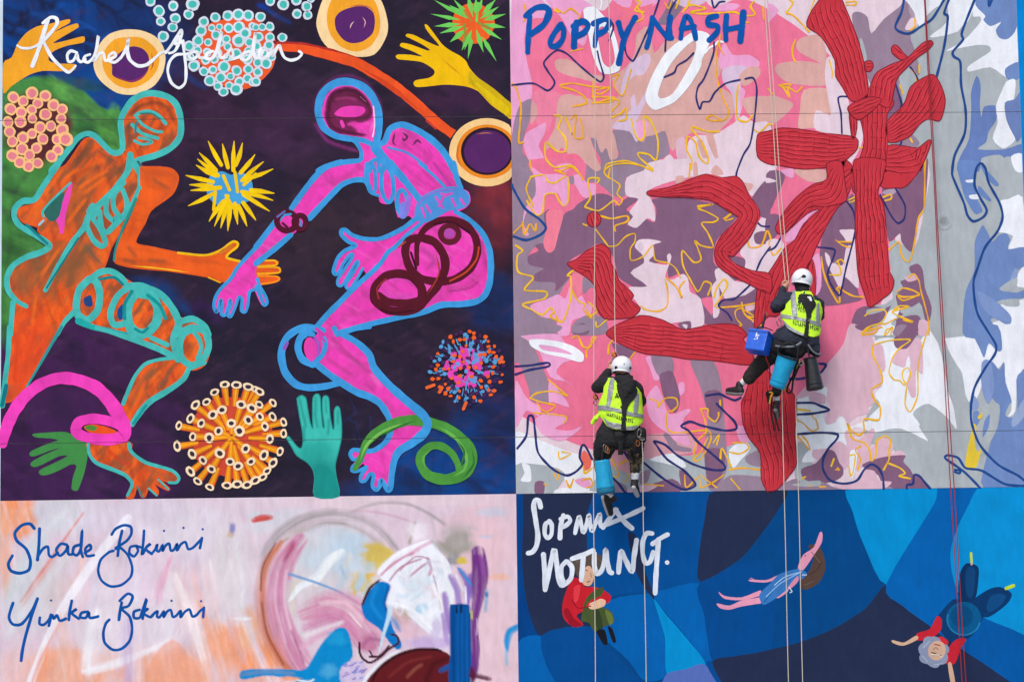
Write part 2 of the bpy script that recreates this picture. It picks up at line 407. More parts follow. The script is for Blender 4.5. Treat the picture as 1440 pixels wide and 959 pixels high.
# --- big round cells
def cell(outer, mid, inner, extra=()):
    a = Art().poly(outer, (249, 214, 158)).poly(mid, (245, 165, 44)).poly(inner, (90, 40, 106))
    for p, w_, c in extra: a.stroke(p, w_, c, taper=.6)
    return piece('painted_cell', a)
cell('A1 620,190 700,168 790,172 870,205 915,260 930,330 915,410 870,480 800,520 740,535 660,525 590,480 545,430 525,370 535,300 570,235',
     'A1 640,225 720,210 800,215 870,270 895,330 885,390 840,450 770,490 700,497 640,470 595,420 575,360 585,290',
     'A1 690,285 745,262 800,275 832,310 838,350 830,400 795,445 740,465 680,450 632,425 630,380 628,360 650,320',
     [('A1 640,420 720,458 790,440 838,385', 2, (150, 50, 92)), ('A1 850,300 860,360 845,400', 2, (190, 90, 50))])
cell('A2 375,0 345,90 340,150 370,230 430,290 520,315 600,322 660,310 700,270 735,200 742,140 725,60 700,0 660,-40 540,-55 420,-40',
     'A2 425,0 400,70 400,140 420,200 470,260 540,290 600,285 650,255 690,190 697,120 685,50 660,0 600,-25 480,-25',
     'A2 500,55 560,38 620,42 660,75 668,130 655,190 600,235 540,245 490,225 450,170 443,110 465,75',
     [('A2 528,165 535,140 552,122', 1.3, (230, 190, 190)), ('A2 598,98 614,125 606,158', 1.3, (230, 170, 170)), ('A2 520,40 580,32 640,45 668,80', 2, (200, 110, 60))])
def clipx(p): return [(min(x, XM(y)-.3), y) for x, y in p]
a = Art().poly(clipx(ell(684.5, 214.5, 53, 48, 0, 40)), (249, 206, 140), 1).poly(clipx(ell(685, 213.5, 43, 38, 0, 40)), (236, 136, 36), 1)
a.poly(clipx(ell(685, 213, 37, 33.5, 0, 40)), (40, 26, 44), 1).poly(clipx(ell(685.5, 213.5, 33, 30, 0, 40)), (86, 38, 98), 1)
a.stroke('A2 1240,755 1290,748 1330,752', 1.5, (180, 110, 80), taper=.6).stroke('A2 1145,800 1130,880 1160,950', 3, (214, 110, 40), taper=.6)
piece('painted_cell', a)
# --- dotted clusters
def dots(art, data, ring, core, k=.62):
    for s in data:
        t, rest = s.split(' ', 1)
        for q in rest.split():
            x, y, r = map(float, q.split(','))
            art.disc(x, y, r, r*RNG.uniform(.9, 1.05), ring, RNG.uniform(0, 90), t, 14, .05)
            art.disc(x+RNG.uniform(-2, 2), y+RNG.uniform(-2, 2), r*k, r*k*RNG.uniform(.9, 1.08), core, 0, t, 10, .07)
a = Art().poly('F 296,33 320,27 350,24 380,42 389,66 384,95 366,115 345,126 318,124 294,104 276,80 284,48', (236, 92, 42))
dots(a, ['A1 1210,100,30 1280,90,30 1340,85,35 1395,90,32 1145,125,30 1130,175,32 1190,160,22 1233,153,20 1285,160,28 1342,155,34 1420,150,25 1215,200,30 1270,222,26 1340,230,36 1378,188,32 1112,230,33 1170,240,24 1064,262,32 1280,265,24 1240,243,22 1065,320,26 1090,370,33 1155,340,26 1145,403,29 1205,335,25 1258,378,37 1195,395,25 1330,398,31 1275,325,25 1225,300,25 1165,295,25 1110,285,26 1330,300,28 1390,335,30 1395,390,29 1178,455,33 1240,438,33 1295,432,24 1345,460,28 1390,442,28 1225,485,26 1288,482,23 1255,518,29 1328,503,35 1422,462,26 1400,240,28 1395,290,26',
          'A2 25,97,30 0,155,22 35,155,24 78,152,28 15,210,28 78,213,28 148,213,28 5,260,25 73,258,30 45,300,25 85,320,28 10,355,28 58,358,33 10,408,28 0,460,28 18,305,24'],
     (214, 222, 234), (70, 190, 180))
piece('painted_dotted_cluster', a, 'painted ball of pale blue rings with teal centres on orange')
for s in ('A1 845,10,30', 'A1 893,65,35', 'A1 903,122,27', 'A1 973,35,30', 'A1 985,105,32', 'A1 1083,25,38', 'A1 1060,83,30', 'A1 970,155,30', 'A1 917,208,32',
          'A2 80,8,28', 'A2 152,27,33', 'A2 227,3,30', 'A2 285,38,30', 'A2 230,80,28', 'A2 290,88,26', 'A2 308,-6,25'):
    a = Art(); dots(a, [s], (214, 222, 234), (70, 190, 180)); piece('painted_dot', a)
a = Art()
dots(a, ['A1 75,548,34 180,525,36 130,570,32 255,540,34 300,592,34 212,582,32 60,615,36 178,618,30 120,632,34 350,615,32 255,645,36 343,668,30 45,688,34 115,685,36 182,668,28 55,742,34 225,718,34 285,710,32 350,730,36 180,752,30 130,775,34 240,782,34 320,785,32 370,782,42 70,797,32 125,838,36 205,833,32 325,845,32 70,875,36 165,872,34 290,880,36 112,912,34 212,918,32 160,935,33'],
     (249, 194, 128), (230, 128, 142), .66)
piece('painted_dotted_cluster', a, 'painted ball of peach rings with pink centres on maroon')
# --- red arc
a = Art().stroke('A2 92,250 250,262 400,298 560,345 690,415', [8, 14, 10], (176, 48, 42)).stroke('A2 95,268 250,275 400,310 560,355 680,422 800,502 920,602 1020,692 1108,756', [9, 12, 14, 15, 15, 14, 13], (238, 86, 38), flat=True)
a.stroke('A2 560,365 690,445 820,540 940,640', [3, 8, 4], (214, 70, 34), taper=.8).stroke('A2 960,680 990,705 1010,725', 3, (190, 60, 50))
piece('painted_arc', a)
cellR = [o for o in bgA.children if o.name.startswith('painted_cell')]
# --- lime spiked virus
a = Art().disc(1220, 135, 120, 116, (238, 96, 40), 0, 'A2', 24, .03)
def spikes(a, t, c, tips, w_, col, inner=.3):
    (cx, cy), = P('%s %g,%g' % (t, *c))
    for tx, ty in P(t+' '+tips):
        dx, dy = tx-cx, ty-cy; l = math.hypot(dx, dy); dx, dy = dx/l, dy/l
        j = inner*RNG.uniform(.6, 1.4)*l; m = l*RNG.uniform(.5, .66); ww = w_*RNG.uniform(.8, 1.2)
        a.poly([(cx+dx*j, cy+dy*j), (cx+dx*m-dy*ww, cy+dy*m+dx*ww), (tx, ty), (cx+dx*m+dy*ww, cy+dy*m-dx*ww)], col, 1)
spikes(a, 'A2', (1225, 130), '1000,2 980,80 1000,150 1030,190 1088,240 1155,288 1190,335 1278,298 1352,348 1382,226 1402,157 1406,80 1366,38 1348,-2 1272,-8 1238,-20 1190,-24 1108,-4 1085,30 1170,285', 3.4, (112, 208, 92))
a.stroke('A2 1170,140 1175,200 1165,235', 4, (150, 150, 60)).stroke('A2 1250,130 1310,160', 4, (150, 140, 60)).stroke('A2 1245,20 1240,120', 3.5, (112, 208, 92)).stroke('A2 1170,60 1210,120', 3, (180, 130, 60))
piece('painted_virus', a, 'painted virus with an orange ball and lime green spikes')
# --- yellow hand
a = Art().poly('A2 948,140 965,145 1000,190 1045,250 1090,285 1145,315 1180,345 1200,385 1250,440 1330,495 1400,555 1434,588 1434,670 1390,640 1320,590 1260,525 1240,510 1190,490 1120,480 1050,478 960,488 900,490 885,470 900,452 970,440 1000,420 1000,395 960,365 920,348 850,340 800,335 785,320 800,308 870,310 935,320 880,290 825,270 808,258 820,243 870,252 960,285 975,280 930,250 870,220 842,205 850,192 890,200 960,235 1025,262 1020,245 985,205 955,165', (243, 190, 14))
a.poly('A2 1200,400 1250,440 1330,495 1400,555 1430,585 1430,660 1390,635 1320,585 1262,520 1230,490 1195,470', (210, 176, 22))
a.stroke('A2 1240,470 1300,530 1400,620', [3, 9, 12], (226, 192, 20)).stroke('A2 1040,330 1100,380 1160,430', 3, (214, 150, 16), taper=1).stroke('A2 1090,320 1140,400', 2.5, (222, 160, 18), taper=1).stroke('A2 1205,440 1230,500', 6, (176, 150, 20), taper=1).stroke('A2 1010,290 1060,340', 3, (228, 160, 14), taper=1)
piece('painted_hand', a, 'painted yellow hand with spread fingers and an olive wrist')
# --- yellow star virus
a = Art().poly('A3 1190,60 1250,45 1300,65 1360,50 1410,90 1420,150 1400,210 1340,230 1300,250 1230,240 1170,190 1160,120', (70, 160, 214))
st = P('A1 1170,795 1120,860 1110,895 1250,810 1315,795 1362,805 1432,870 A3 1102,10 1045,68 1065,120 1072,152 1058,238 1175,325 1205,352 1240,362 1280,378 1335,342 1387,352 1437,318 A4 75,268 95,208 102,168 95,32 A2 42,910')
for k, (tx, ty) in enumerate(st):
    dx, dy = tx-326, ty-263; l = math.hypot(dx, dy); dx, dy = dx/l, dy/l; j = RNG.uniform(.25, .5)*l
    a.stroke([(326+dx*j+RNG.uniform(-2, 2), 263+dy*j+RNG.uniform(-2, 2)), (326+dx*l*.7, 263+dy*l*.7), (tx, ty)], [5.5, 6.5, 1.2], (246, 202, 16), 3)
for p in ('A3 1255,70 1290,150', 'A3 1320,50 1335,160', 'A3 1270,180 1310,250', 'A3 1210,160 1200,260', 'A3 1370,120 1437,60'): a.stroke(p, 4.5, (246, 202, 16))
piece('painted_virus', a, 'painted yellow spiky star virus with a light blue centre')
# --- orange figure with teal outline
head = 'A1 735,900 705,850 690,780 686,700 705,630 760,575 830,545 900,540 965,580 1000,640 1008,710 990,775 940,835 870,862 790,885'
torso = 'A1 770,905 735,900 700,862 640,872 585,835 520,782 475,785 430,845 370,930 A3 310,45 245,145 195,225 110,250 98,280 130,330 210,355 215,380 260,420 285,462 240,498 130,545 70,590 50,650 65,720 100,780 75,790 62,955 A5 60,0 55,150 28,425 150,330 200,245 255,150 345,0 A3 330,935 365,880 418,835 415,780 430,710 500,615 575,590 600,545 625,470 700,340 750,215 800,120 790,0'
thigh = 'A3 415,780 440,690 510,615 600,600 690,640 760,680 860,705 940,770 1000,865 1090,872 1160,940 A5 1170,40 1178,130 1150,210 1080,240 1010,190 960,165 850,115 700,62 540,5 A3 510,925 440,890'
leg = 'A5 1000,180 900,178 820,205 765,260 715,360 688,435 735,545 780,478 870,412 960,352 1030,292 1055,230'
foot = 'A5 500,645 725,645 735,700 790,752 870,778 960,800 1004,835 995,872 955,872 890,850 950,905 935,912 860,872 888,918 880,945 835,905 822,930 815,950 795,952 770,892 748,957 712,955 740,872 690,825 600,790 540,760 505,700'
cvo = Canvas(5, 125, 300, 702, 2.0, ORG)
cvo.streaks(34, 7, (248, 120, 40), .45, .7, .5, 90, -55); cvo.streaks(30, 8, (140, 84, 54), .5, .66, .85, 91, -50); cvo.streaks(26, 6, (186, 66, 34), .48, .7, .6, 92, 70); cvo.streaks(22, 5, (120, 80, 58), .56, .72, .6, 93, -62)
cvo.blob(100, 300, 60, 60, (150, 86, 52), .5, -50, rough=.7, seed=15); cvo.blob(95, 385, 45, 40, (140, 92, 56), .55, rough=.8, seed=16); cvo.blob(40, 395, 26, 30, (146, 92, 56), .6, rough=.8, seed=17)
cvo.blob(65, 560, 60, 90, (236, 80, 36), .8, seed=3); cvo.blob(40, 500, 40, 90, (236, 76, 36), .6, seed=4)
for p, w_, c, al in (('A3 440,540 400,640', 26, (128, 86, 56), .8), ('A3 110,620 150,720', 22, (140, 90, 56), .8), ('A3 560,60 480,170 400,260', 20, (150, 84, 50), .6), ('A3 620,0 690,60', 24, (120, 80, 56), .7), ('A3 480,470 560,560', 16, (90, 90, 70), .8), ('A3 320,760 280,700', 30, (176, 92, 48), .6),
                      ('A3 540,330 600,400', 16, (130, 80, 60), .8), ('A3 150,520 250,510', 12, (110, 80, 70), .7), ('A3 410,100 440,60 520,20', 12, (140, 70, 40), .6), ('A3 430,300 460,400', 20, (130, 88, 60), .7), ('A1 480,830 420,930', 18, (110, 72, 52), .8), ('A1 560,860 640,910', 14, (120, 76, 56), .8), ('A1 560,930 520,959', 14, (96, 70, 60), .7),
                      ('A1 740,640 790,600 870,580 940,610 970,680', 12, (120, 64, 44), .85), ('A1 720,700 730,790', 14, (110, 74, 60), .8), ('A1 860,620 940,690', 12, (150, 70, 40), .7), ('A1 780,720 860,790', 16, (112, 70, 54), .6),
                      ('A5 860,230 780,330 740,430', 12, (140, 90, 56), .7), ('A5 960,230 900,330', 9, (100, 88, 66), .7), ('A5 990,200 930,290', 9, (120, 84, 60), .7), ('A5 830,800 960,850', 14, (176, 92, 56), .8), ('A5 600,690 720,780', 10, (206, 60, 34), .7), ('A5 100,50 80,300', 10, (206, 60, 34), .6), ('A5 200,20 130,250', 10, (210, 66, 34), .6), ('A5 280,20 190,200', 8, (200, 62, 34), .6)):
    cvo.stroke(p, w_, c, al, .9, .5, 5)
for p in ('A3 350,30 300,100 230,190', 'A3 600,40 500,100 440,140', 'A3 590,80 470,170', 'A3 430,30 360,90', 'A3 480,200 380,330', 'A3 330,480 240,620', 'A3 200,750 180,900'): cvo.stroke(p, 7, (248, 110, 34), .9, .7, .3, 8)
polys = [smooth(P(s), True, 3) for s in (head, torso, thigh, leg, foot)]
a = Art().canvas(cvo, polys)
for q in polys: a.stroke(q, 2.6, (222, 88, 36), 1, True)
a.poly('A3 248,255 300,205 362,160 352,240 322,312 282,325 252,292', (48, 104, 96))
a.poly('A3 395,108 407,118 392,200 372,280 362,350 356,392 336,392 330,350 315,320 335,290 356,200', (236, 70, 178))
a.poly('A3 470,760 510,740 520,800 480,800', (36, 70, 128)).poly('A3 660,820 720,770 710,850 670,880', (24, 78, 138))
T = lambda p, w_, c=TEAL, **k: a.stroke(p, w_, c, **k)
T('A1 290,962 365,868 435,778 490,752 540,772 618,850 662,860 688,835 684,760 678,690 692,640 740,570 800,533 860,526 940,545 992,592 1016,680 1010,770 960,832 880,872 790,897 768,912', [9, 8, 8, 9, 9, 9, 9])
T('A1 732,870 722,930 712,965', [9, 7]); T('A1 735,880 775,955', 6); T('A1 775,912 800,945', 4, (44, 110, 120))
for p, w_ in (('A1 760,650 800,700 870,738 908,742', 4), ('A1 772,642 830,625 890,650 930,695', 5), ('A1 742,702 800,752 885,778', 5), ('A1 755,792 800,812 852,802 835,785 780,776', 4)): T(p, w_)
T('A1 765,690 760,745', 3, (40, 130, 140)); T('A1 790,640 850,640 900,670', 2.5, (60, 120, 110))
T('A3 330,0 250,118 195,202 130,212 86,250 80,300 112,350 190,398 258,440 278,466 236,496 150,526 75,572 40,640 46,712 92,770 148,802', [8, 8, 9, 8, 8, 9, 8, 8, 6])
T('A3 150,345 210,400 265,450', 4, (26, 130, 136)); T('A3 245,300 240,270 280,220 395,110', 3.2); T('A3 220,345 245,320', 3, (150, 190, 210))
T('A3 72,780 58,962', 7); T('A5 52,0 46,150 28,300 12,440', [7, 7, 8]); T('A5 36,330 12,440', 6, (14, 120, 130)); T('A3 412,838 362,890 322,962', [8, 5]); T('A5 345,0 252,160 152,332', [5, 3], (44, 150, 150))
T('A3 742,0 700,72 620,172 505,285 470,362 400,450 330,570 255,712', [8, 8, 9, 8, 7, 7, 6]); T('A3 440,420 350,560 262,700', 2.5, (14, 124, 128))
T('A3 752,0 788,60 788,135 740,240 655,335 600,388 570,360 560,270', [9, 9, 9, 8, 7]); T('A3 695,108 640,180 640,250 680,305 706,275 712,215 690,150', 7); T('A3 600,200 598,280 640,325 655,300', 7)
T('A3 505,285 488,350 525,430 572,466 592,440 560,360 525,310 545,260', 7.5); T('A3 500,270 520,238', 8); T('A3 770,210 720,340 660,500', 4, (34, 120, 120))
# loops round the thigh and knee
T('A3 500,650 445,710 428,800 445,865 500,875 550,820 560,730 540,665 505,648', 10); T('A3 480,880 440,850', 9); T('A3 500,655 560,612 620,605 680,640 712,692', 9); T('A3 560,650 640,640 690,680', 4, (14, 130, 134))
T('A3 730,690 660,745 620,840 640,905 700,900', 9); T('A3 720,690 800,690 900,735 960,800 1000,880 1000,960', [10, 10, 10, 10]); T('A3 760,730 720,800 720,890 770,950 830,950', 13); T('A3 780,730 850,745 885,810 880,890 830,950', 13); T('A3 740,720 700,790 700,870', 5, (20, 140, 144)); T('A3 830,740 900,800 930,870', 5, (20, 150, 150))
T('A3 440,885 520,918 640,945 720,962', [9, 6], (34, 168, 164)); T('A5 540,2 720,60 880,118 975,165', [5, 8, 9]); T('A5 720,5 740,45 800,55 850,10', 7); T('A5 760,10 800,30 830,5', 4, (20, 140, 140)); T('A5 1000,0 975,60 985,120 1000,180', 10); T('A5 850,60 940,100', 7)
T('A3 1000,895 1080,872 1150,915 1170,962', 9); T('A3 1020,940 1080,915 1130,940', 7)
T('A5 1085,10 1030,40 1008,110 1025,180 1080,215 1140,180 1172,110 1155,30 1095,5', 9.5); T('A5 1085,25 1120,70 1130,120 1110,175', 6); T('A5 1060,235 1150,200', 6)
T('A5 990,170 880,185 810,212 750,290 692,430', [5, 5, 6]); T('A5 1060,235 1030,292 950,352 850,412 792,470 742,545', [7, 8, 9, 8]); T('A5 820,440 750,540', 4, (24, 150, 150))
T('A5 724,655 740,702 820,760 960,802 1004,842 992,872 950,872', [5, 5, 4]); T('A5 496,650 502,712 542,762 640,802 705,832 742,880 716,945', [4, 6, 4]); T('A5 890,855 945,910', 2.5); T('A5 835,905 880,945', 2.5); T('A5 770,895 800,952', 2.5, (60, 130, 130))
piece('painted_figure', a, 'painted striding orange figure outlined in teal with looped thigh')
# reaching arm of the orange figure
base(.005)
cvr = Canvas(155, 228, 400, 405, 2.0, (238, 96, 34))
cvr.streaks(40, 6, (206, 84, 36), .5, .7, .6, 60, 10); cvr.stroke('A3 820,60 960,60 980,110 880,240', 22, (200, 84, 44), .6, .9); cvr.stroke('A3 760,300 720,420', 18, (206, 80, 36), .6, .9); cvr.stroke('A3 670,540 800,550 960,570', 14, (190, 80, 36), .6, .9)
for p in ('A3 860,90 940,140', 'A3 700,545 760,560', 'A3 840,545 930,550', 'A3 720,470 760,520'): cvr.stroke(p, 9, (140, 80, 50), .7, .9, .6, 4)
arm = 'A3 790,20 940,25 992,55 1000,100 965,175 850,262 810,340 770,410 768,450 850,468 1000,500 1150,515 1235,488 1305,440 1335,447 1330,470 1285,505 1275,530 1345,548 1440,545 A4 115,545 120,572 60,580 130,590 136,604 128,614 60,618 120,636 132,652 100,668 30,675 0,682 A3 1240,668 1180,640 1080,622 950,603 780,588 690,572 645,550 650,480 700,380 755,260 792,150'
a = Art().canvas(cvr, [smooth(P(arm), True, 3)])
a.stroke('A3 792,22 940,25 992,55 1000,100 965,175 850,262 812,340 770,412 768,452 850,470 1000,502', 2.2, (228, 92, 36)).stroke('A3 1000,502 1150,516 1235,490 1305,441 1335,447 1330,470 1285,506 1275,530 1345,549', 3.4, (246, 190, 24)).stroke('A3 1240,500 1300,462', 5, (206, 120, 40))
a.stroke('A4 0,548 100,545 118,560 105,572 10,578', 2.6, (246, 176, 30)).stroke('A4 10,582 120,584 136,602 120,615 10,620', 2.6, (246, 170, 30)).stroke('A4 10,632 110,634 132,650 100,667 0,682', 2.6, (246, 140, 30))
a.stroke('A3 1240,668 1180,640 1080,622 950,603 780,588 690,572 645,550 650,480 700,380 755,260 792,150', 2.4, (222, 90, 34)).stroke('A3 740,575 900,590 1060,612', 2, (246, 190, 40), taper=.5).stroke('A3 1170,640 1235,668', 2, (246, 180, 30))
a.stroke('A3 765,200 700,340 652,470 640,545', [4, 4, 3], (42, 140, 132))
piece('painted_arm', a, 'painted orange forearm and hand reaching towards the pink hand')
# --- magenta figure with blue outline
base(.0065)
head = 'A2 375,640 395,550 440,500 500,480 570,488 625,530 658,600 668,690 665,760 700,805 640,840 590,800 530,780 455,765 405,720'
body = 'A2 560,790 600,790 650,800 700,805 722,790 750,728 810,702 880,722 960,768 1035,832 1085,905 1112,962 A4 1128,90 1150,140 1192,165 1200,215 1170,250 1120,270 1000,320 900,320 860,290 800,300 780,200 740,225 700,215 690,180 640,160 610,95 550,92 480,120 400,200 300,308 200,400 100,482 0,565 A3 1438,700 1400,722 1390,790 1375,832 1355,822 1358,765 1342,750 1320,800 1296,858 1278,842 1298,775 1288,762 1262,848 1244,842 1248,790 1240,770 1228,832 1212,828 1204,800 1215,755 1240,708 1300,648 1340,585 1438,478 A4 0,478 100,345 160,288 215,250 262,170 330,80 400,20 480,-8 A2 480,915 570,905 592,870'
thigh = 'A4 900,300 1000,310 1120,268 1200,320 1265,388 1308,470 1322,570 1314,672 1288,738 1238,775 1150,790 1040,795 940,835 800,865 640,900 470,945 A6 480,35 560,80 632,150 662,230 740,320 830,402 900,460 935,500 962,545 942,592 880,645 800,692 772,750 757,830 752,905 738,912 720,882 700,852 692,890 676,912 656,892 662,830 640,822 612,862 590,862 592,828 622,790 600,760 570,790 545,800 540,780 580,740 545,740 530,712 545,690 600,692 660,690 722,648 752,590 745,510 700,430 640,390 560,360 480,310 420,270 345,212 322,90 372,0 A4 340,920 400,850 480,770 560,690 660,600 745,500 800,400'
hand2 = 'A4 920,300 830,360 750,402 680,426 600,422 540,402 500,372 478,380 480,402 520,442 558,462 500,490 460,530 440,580 434,612 450,626 472,600 492,560 530,512 546,520 500,590 458,650 458,682 482,688 512,640 560,556 576,562 530,640 502,682 510,704 532,702 572,640 600,590 640,620 745,510 800,460 860,400'
thumb = 'A3 1430,640 1438,640 A4 10,650 30,700 62,770 55,792 40,796 22,770 0,720 A3 1430,700'
cvm = Canvas(295, 110, 700, 700, 2.0, MAG)
cvm.streaks(40, 9, (214, 66, 160), .48, .68, .75, 40, -45); cvm.streaks(30, 6, (190, 60, 144), .56, .72, .6, 43, 40); cvm.streaks(36, 6, (246, 96, 196), .55, .75, .5, 41, 30)
for p, w_, c, al in (('A6 420,60 560,190 640,260', 10, (170, 60, 126), .7), ('A6 400,180 540,270', 9, (180, 62, 130), .7), ('A6 440,110 600,220', 8, (180, 66, 136), .6), ('A6 720,420 780,480', 16, (190, 60, 140), .7), ('A6 650,270 700,330', 12, (250, 120, 200), .6), ('A4 540,850 650,830 700,790', 12, (196, 64, 144), .6), ('A4 740,640 900,640', 26, (206, 80, 176), .7), ('A4 720,700 760,760 880,740', 16, (200, 70, 170), .7),
                      ('A4 1060,700 1180,690 1270,620', 18, (196, 62, 140), .7), ('A4 930,480 1000,540 960,590', 14, (160, 56, 130), .6), ('A4 760,500 850,540 900,600', 14, (210, 76, 170), .7), ('A4 1260,450 1300,600', 14, (160, 50, 116), .7), ('A4 330,130 420,110 560,40', 12, (206, 66, 150), .6), ('A4 400,900 440,950', 8, (200, 66, 146), .6), ('A4 1000,0 1110,110', 14, (214, 62, 150), .6), ('A2 700,600 640,740', 4, (250, 160, 220), .5),
                      ('A6 700,690 720,800', 12, (206, 60, 150), .6), ('A6 850,500 900,560', 12, (214, 70, 160), .6), ('A4 1080,720 1200,700 1250,660', 4, (120, 40, 90), .7)):
    cvm.stroke(p, w_, c, al, .9, .5, 5)
# dark skull work inside the head
cvm.poly('A2 400,640 415,560 470,510 540,505 600,535 645,600 650,665 600,690 520,690 560,740 610,762 480,745 420,710', (94, 32, 60), .85)
cvm.stroke('A2 400,600 430,530 500,505 570,520 630,590', [10, 12, 10], (70, 26, 48), .95, .6, .2); cvm.stroke('A2 415,600 400,650 420,710 470,740 610,762', [12, 12, 6], (80, 28, 52), .95, .6, .3)
cvm.stroke('A2 430,560 520,540 600,560 645,630 600,670', [14, 12, 14, 10, 8], (90, 32, 56), .9, .7, .3); cvm.stroke('A2 480,680 540,670 600,670', 12, (100, 36, 66), .8, .8, .3); cvm.stroke('A2 430,640 440,680 500,700 560,735', 9, (110, 36, 72), .8, .7, .3); cvm.stroke('A2 520,700 560,690', 6, (220, 66, 160), .9, .6, .2); cvm.stroke('A2 450,560 510,550 560,560', 6, (170, 60, 120), .7, .8, .3)
polys = [smooth(P(s), True, 3) for s in (head, body, thigh, hand2, thumb)]
a = Art().canvas(cvm, polys)
for q in polys: a.stroke(q, 2.6, MAG, 1, True)
a.poly('A2 440,640 480,605 540,596 600,602 614,625 590,650 540,662 470,656', (238, 66, 180)).stroke('A2 585,545 620,575', 1.5, (250, 200, 230), taper=.8)
a.stroke('A2 480,685 490,710', 5, (236, 70, 178)).stroke('A2 780,745 770,800 790,820', 3, (120, 50, 90), taper=.5).stroke('A2 820,745 850,770 830,790 820,770', 3, (110, 44, 90), taper=.5).stroke('A2 880,820 905,790 930,810', 3, (120, 44, 100), taper=.5).stroke('A2 960,830 990,870', 3, (150, 50, 120), taper=.5)
T('A2 672,805 690,740 688,640 662,560 612,497 540,464 460,465 390,507 356,572 352,650 384,722 450,766 520,780 600,790 670,820', [9, 11, 11, 11, 11, 10, 8, 7], SKY_)
T('A2 660,600 666,700 655,770', 2, (250, 200, 235)); T('A2 520,780 560,800 590,850 585,900 500,912 400,935 350,962', [5, 7, 8], SKY_); T('A2 690,812 724,795 752,728 812,702 882,722 962,768 1035,832 1085,905 1110,962', [8, 9, 9, 10, 8], SKY_)
T('A2 670,830 720,900 775,962', [14, 12], SKY_); T('A2 740,830 850,860 960,940', [3, 4], (84, 140, 214)); T('A2 640,962 650,910 685,900 690,962', 6, SKY_); T('A2 700,962 720,930', 5, SKY_)
T('A4 1108,0 1130,88 1150,140', 8, SKY_); T('A4 750,0 830,90 920,205', [12, 10, 9], SKY_); T('A4 920,0 1000,70 1060,130', 4, SKY_); T('A4 1000,0 1100,130', 3, (190, 60, 160))
for c_, rx, ry, w_ in (((738, 120), 34, 98, 6), ((822, 222), 30, 72, 6), ((650, 80), 22, 86, 5)): a.stroke(ell(*c_, rx, ry, -4, 18, 'A4'), w_, SKY_, 3, True)
T('A4 830,240 825,290', 12, (120, 130, 220)); T('A4 860,190 850,260', 7, (150, 110, 214)); T('A4 620,0 615,80 640,160 690,182', 4, SKY_)
a.poly('A4 905,215 960,168 1040,138 1120,130 1188,160 1202,215 1165,252 1080,268 1005,312 935,335 890,300', (78, 146, 214))
for p in ('A4 930,250 950,300', 'A4 955,235 980,275', 'A4 1010,190 1050,250', 'A4 1040,170 1075,180', 'A4 1100,200 1120,240', 'A4 1150,200 1170,230', 'A4 1030,240 1060,180 1100,170'): T(p, 3.4, (214, 84, 190))
T('A4 905,240 960,180 1050,150 1110,148', 3, (128, 120, 210))
# outlines of the limbs
T('A4 480,-6 400,18 328,80 258,170 200,252', 8, SKY_); T('A4 150,285 96,345 0,470', 8, SKY_); T('A3 1440,470 1338,580 1298,645 1236,708 1208,760 1202,805 1216,836 1230,800 1240,765 1246,800 1243,845 1264,852 1284,800 1292,765 1298,790 1278,845 1296,860 1322,805 1342,750 1360,765 1356,825 1378,834 1393,790 1402,722 1440,705', [6, 5, 4.5, 4.5, 4.5], SKY_)
T('A4 0,690 22,740 45,795 62,780 52,745 20,690 8,650', 5, SKY_); T('A4 0,562 100,484 195,402', 8, SKY_); T('A4 300,308 400,202 480,122 550,94 610,96 640,140', [9, 8, 7], SKY_)
T('A4 905,305 830,362 750,404 680,426 600,422 540,402 502,374 480,378 482,404 520,440 560,462 500,490 460,530 440,582 436,612 450,624 472,600 492,560 530,512 545,520 500,590 460,650 460,682 482,686 512,640 560,556 576,562 530,640 504,682 512,702 532,700 572,640 600,590', [7, 6, 6, 5, 4, 4, 4], SKY_)
T('A4 930,335 850,400 780,470 740,500 700,560 640,620 560,690 480,770 400,850 338,922', [5, 6, 7, 8, 8], SKY_); T('A4 1120,270 1202,320 1268,388 1308,470 1320,570 1312,672 1286,738 1238,775 1150,790 1040,795 940,835 800,865 640,902 470,948', [6, 8, 9, 9, 9, 8, 8, 7], SKY_)
T('A6 640,0 560,10 480,38', 6, SKY_)
T('A6 480,38 560,82 634,150 664,230 742,320 832,402 905,462 945,500 965,545 945,592 885,645 805,695 776,750 762,830 756,905 740,916 722,885 702,858 694,892 676,914 654,892 660,830 640,824 612,864 588,862 592,828 622,790', [8, 10, 11, 12, 13, 10, 7, 5, 5], SKY_)
T('A6 345,212 420,272 480,312 560,362 640,392 700,432 748,512 756,590 724,650 662,692 600,695 548,688 530,712 545,742 578,738', [9, 10, 10, 8, 7, 5], SKY_)
T('A6 600,745 545,780 540,806 570,808 620,785', 5, SKY_)
T('A6 375,20 300,0 240,10 172,60 142,150 162,250 222,320 300,340 400,330 470,312', [9, 10, 11, 10, 9], SKY_); T('A6 175,90 160,120', 5, (150, 90, 190)); T('A6 300,20 250,60 236,120 260,180 320,210', 10, SKY_); T('A6 320,205 370,160 390,100 370,40 330,5', 7, SKY_); T('A6 310,190 345,150 352,100 330,60', 4, (160, 90, 200)); T('A6 350,30 385,80', 3, (200, 70, 180))
a.poly(ell(306, 122, 36, 66, -6, 18, 'A6'), (228, 66, 170))
T('A4 180,960 240,930 330,925', 6, SKY_); T('A4 340,930 380,962', 5, (220, 60, 170)); T('A4 250,945 320,960', 7, SKY_); T('A4 440,925 455,962', 7, SKY_)
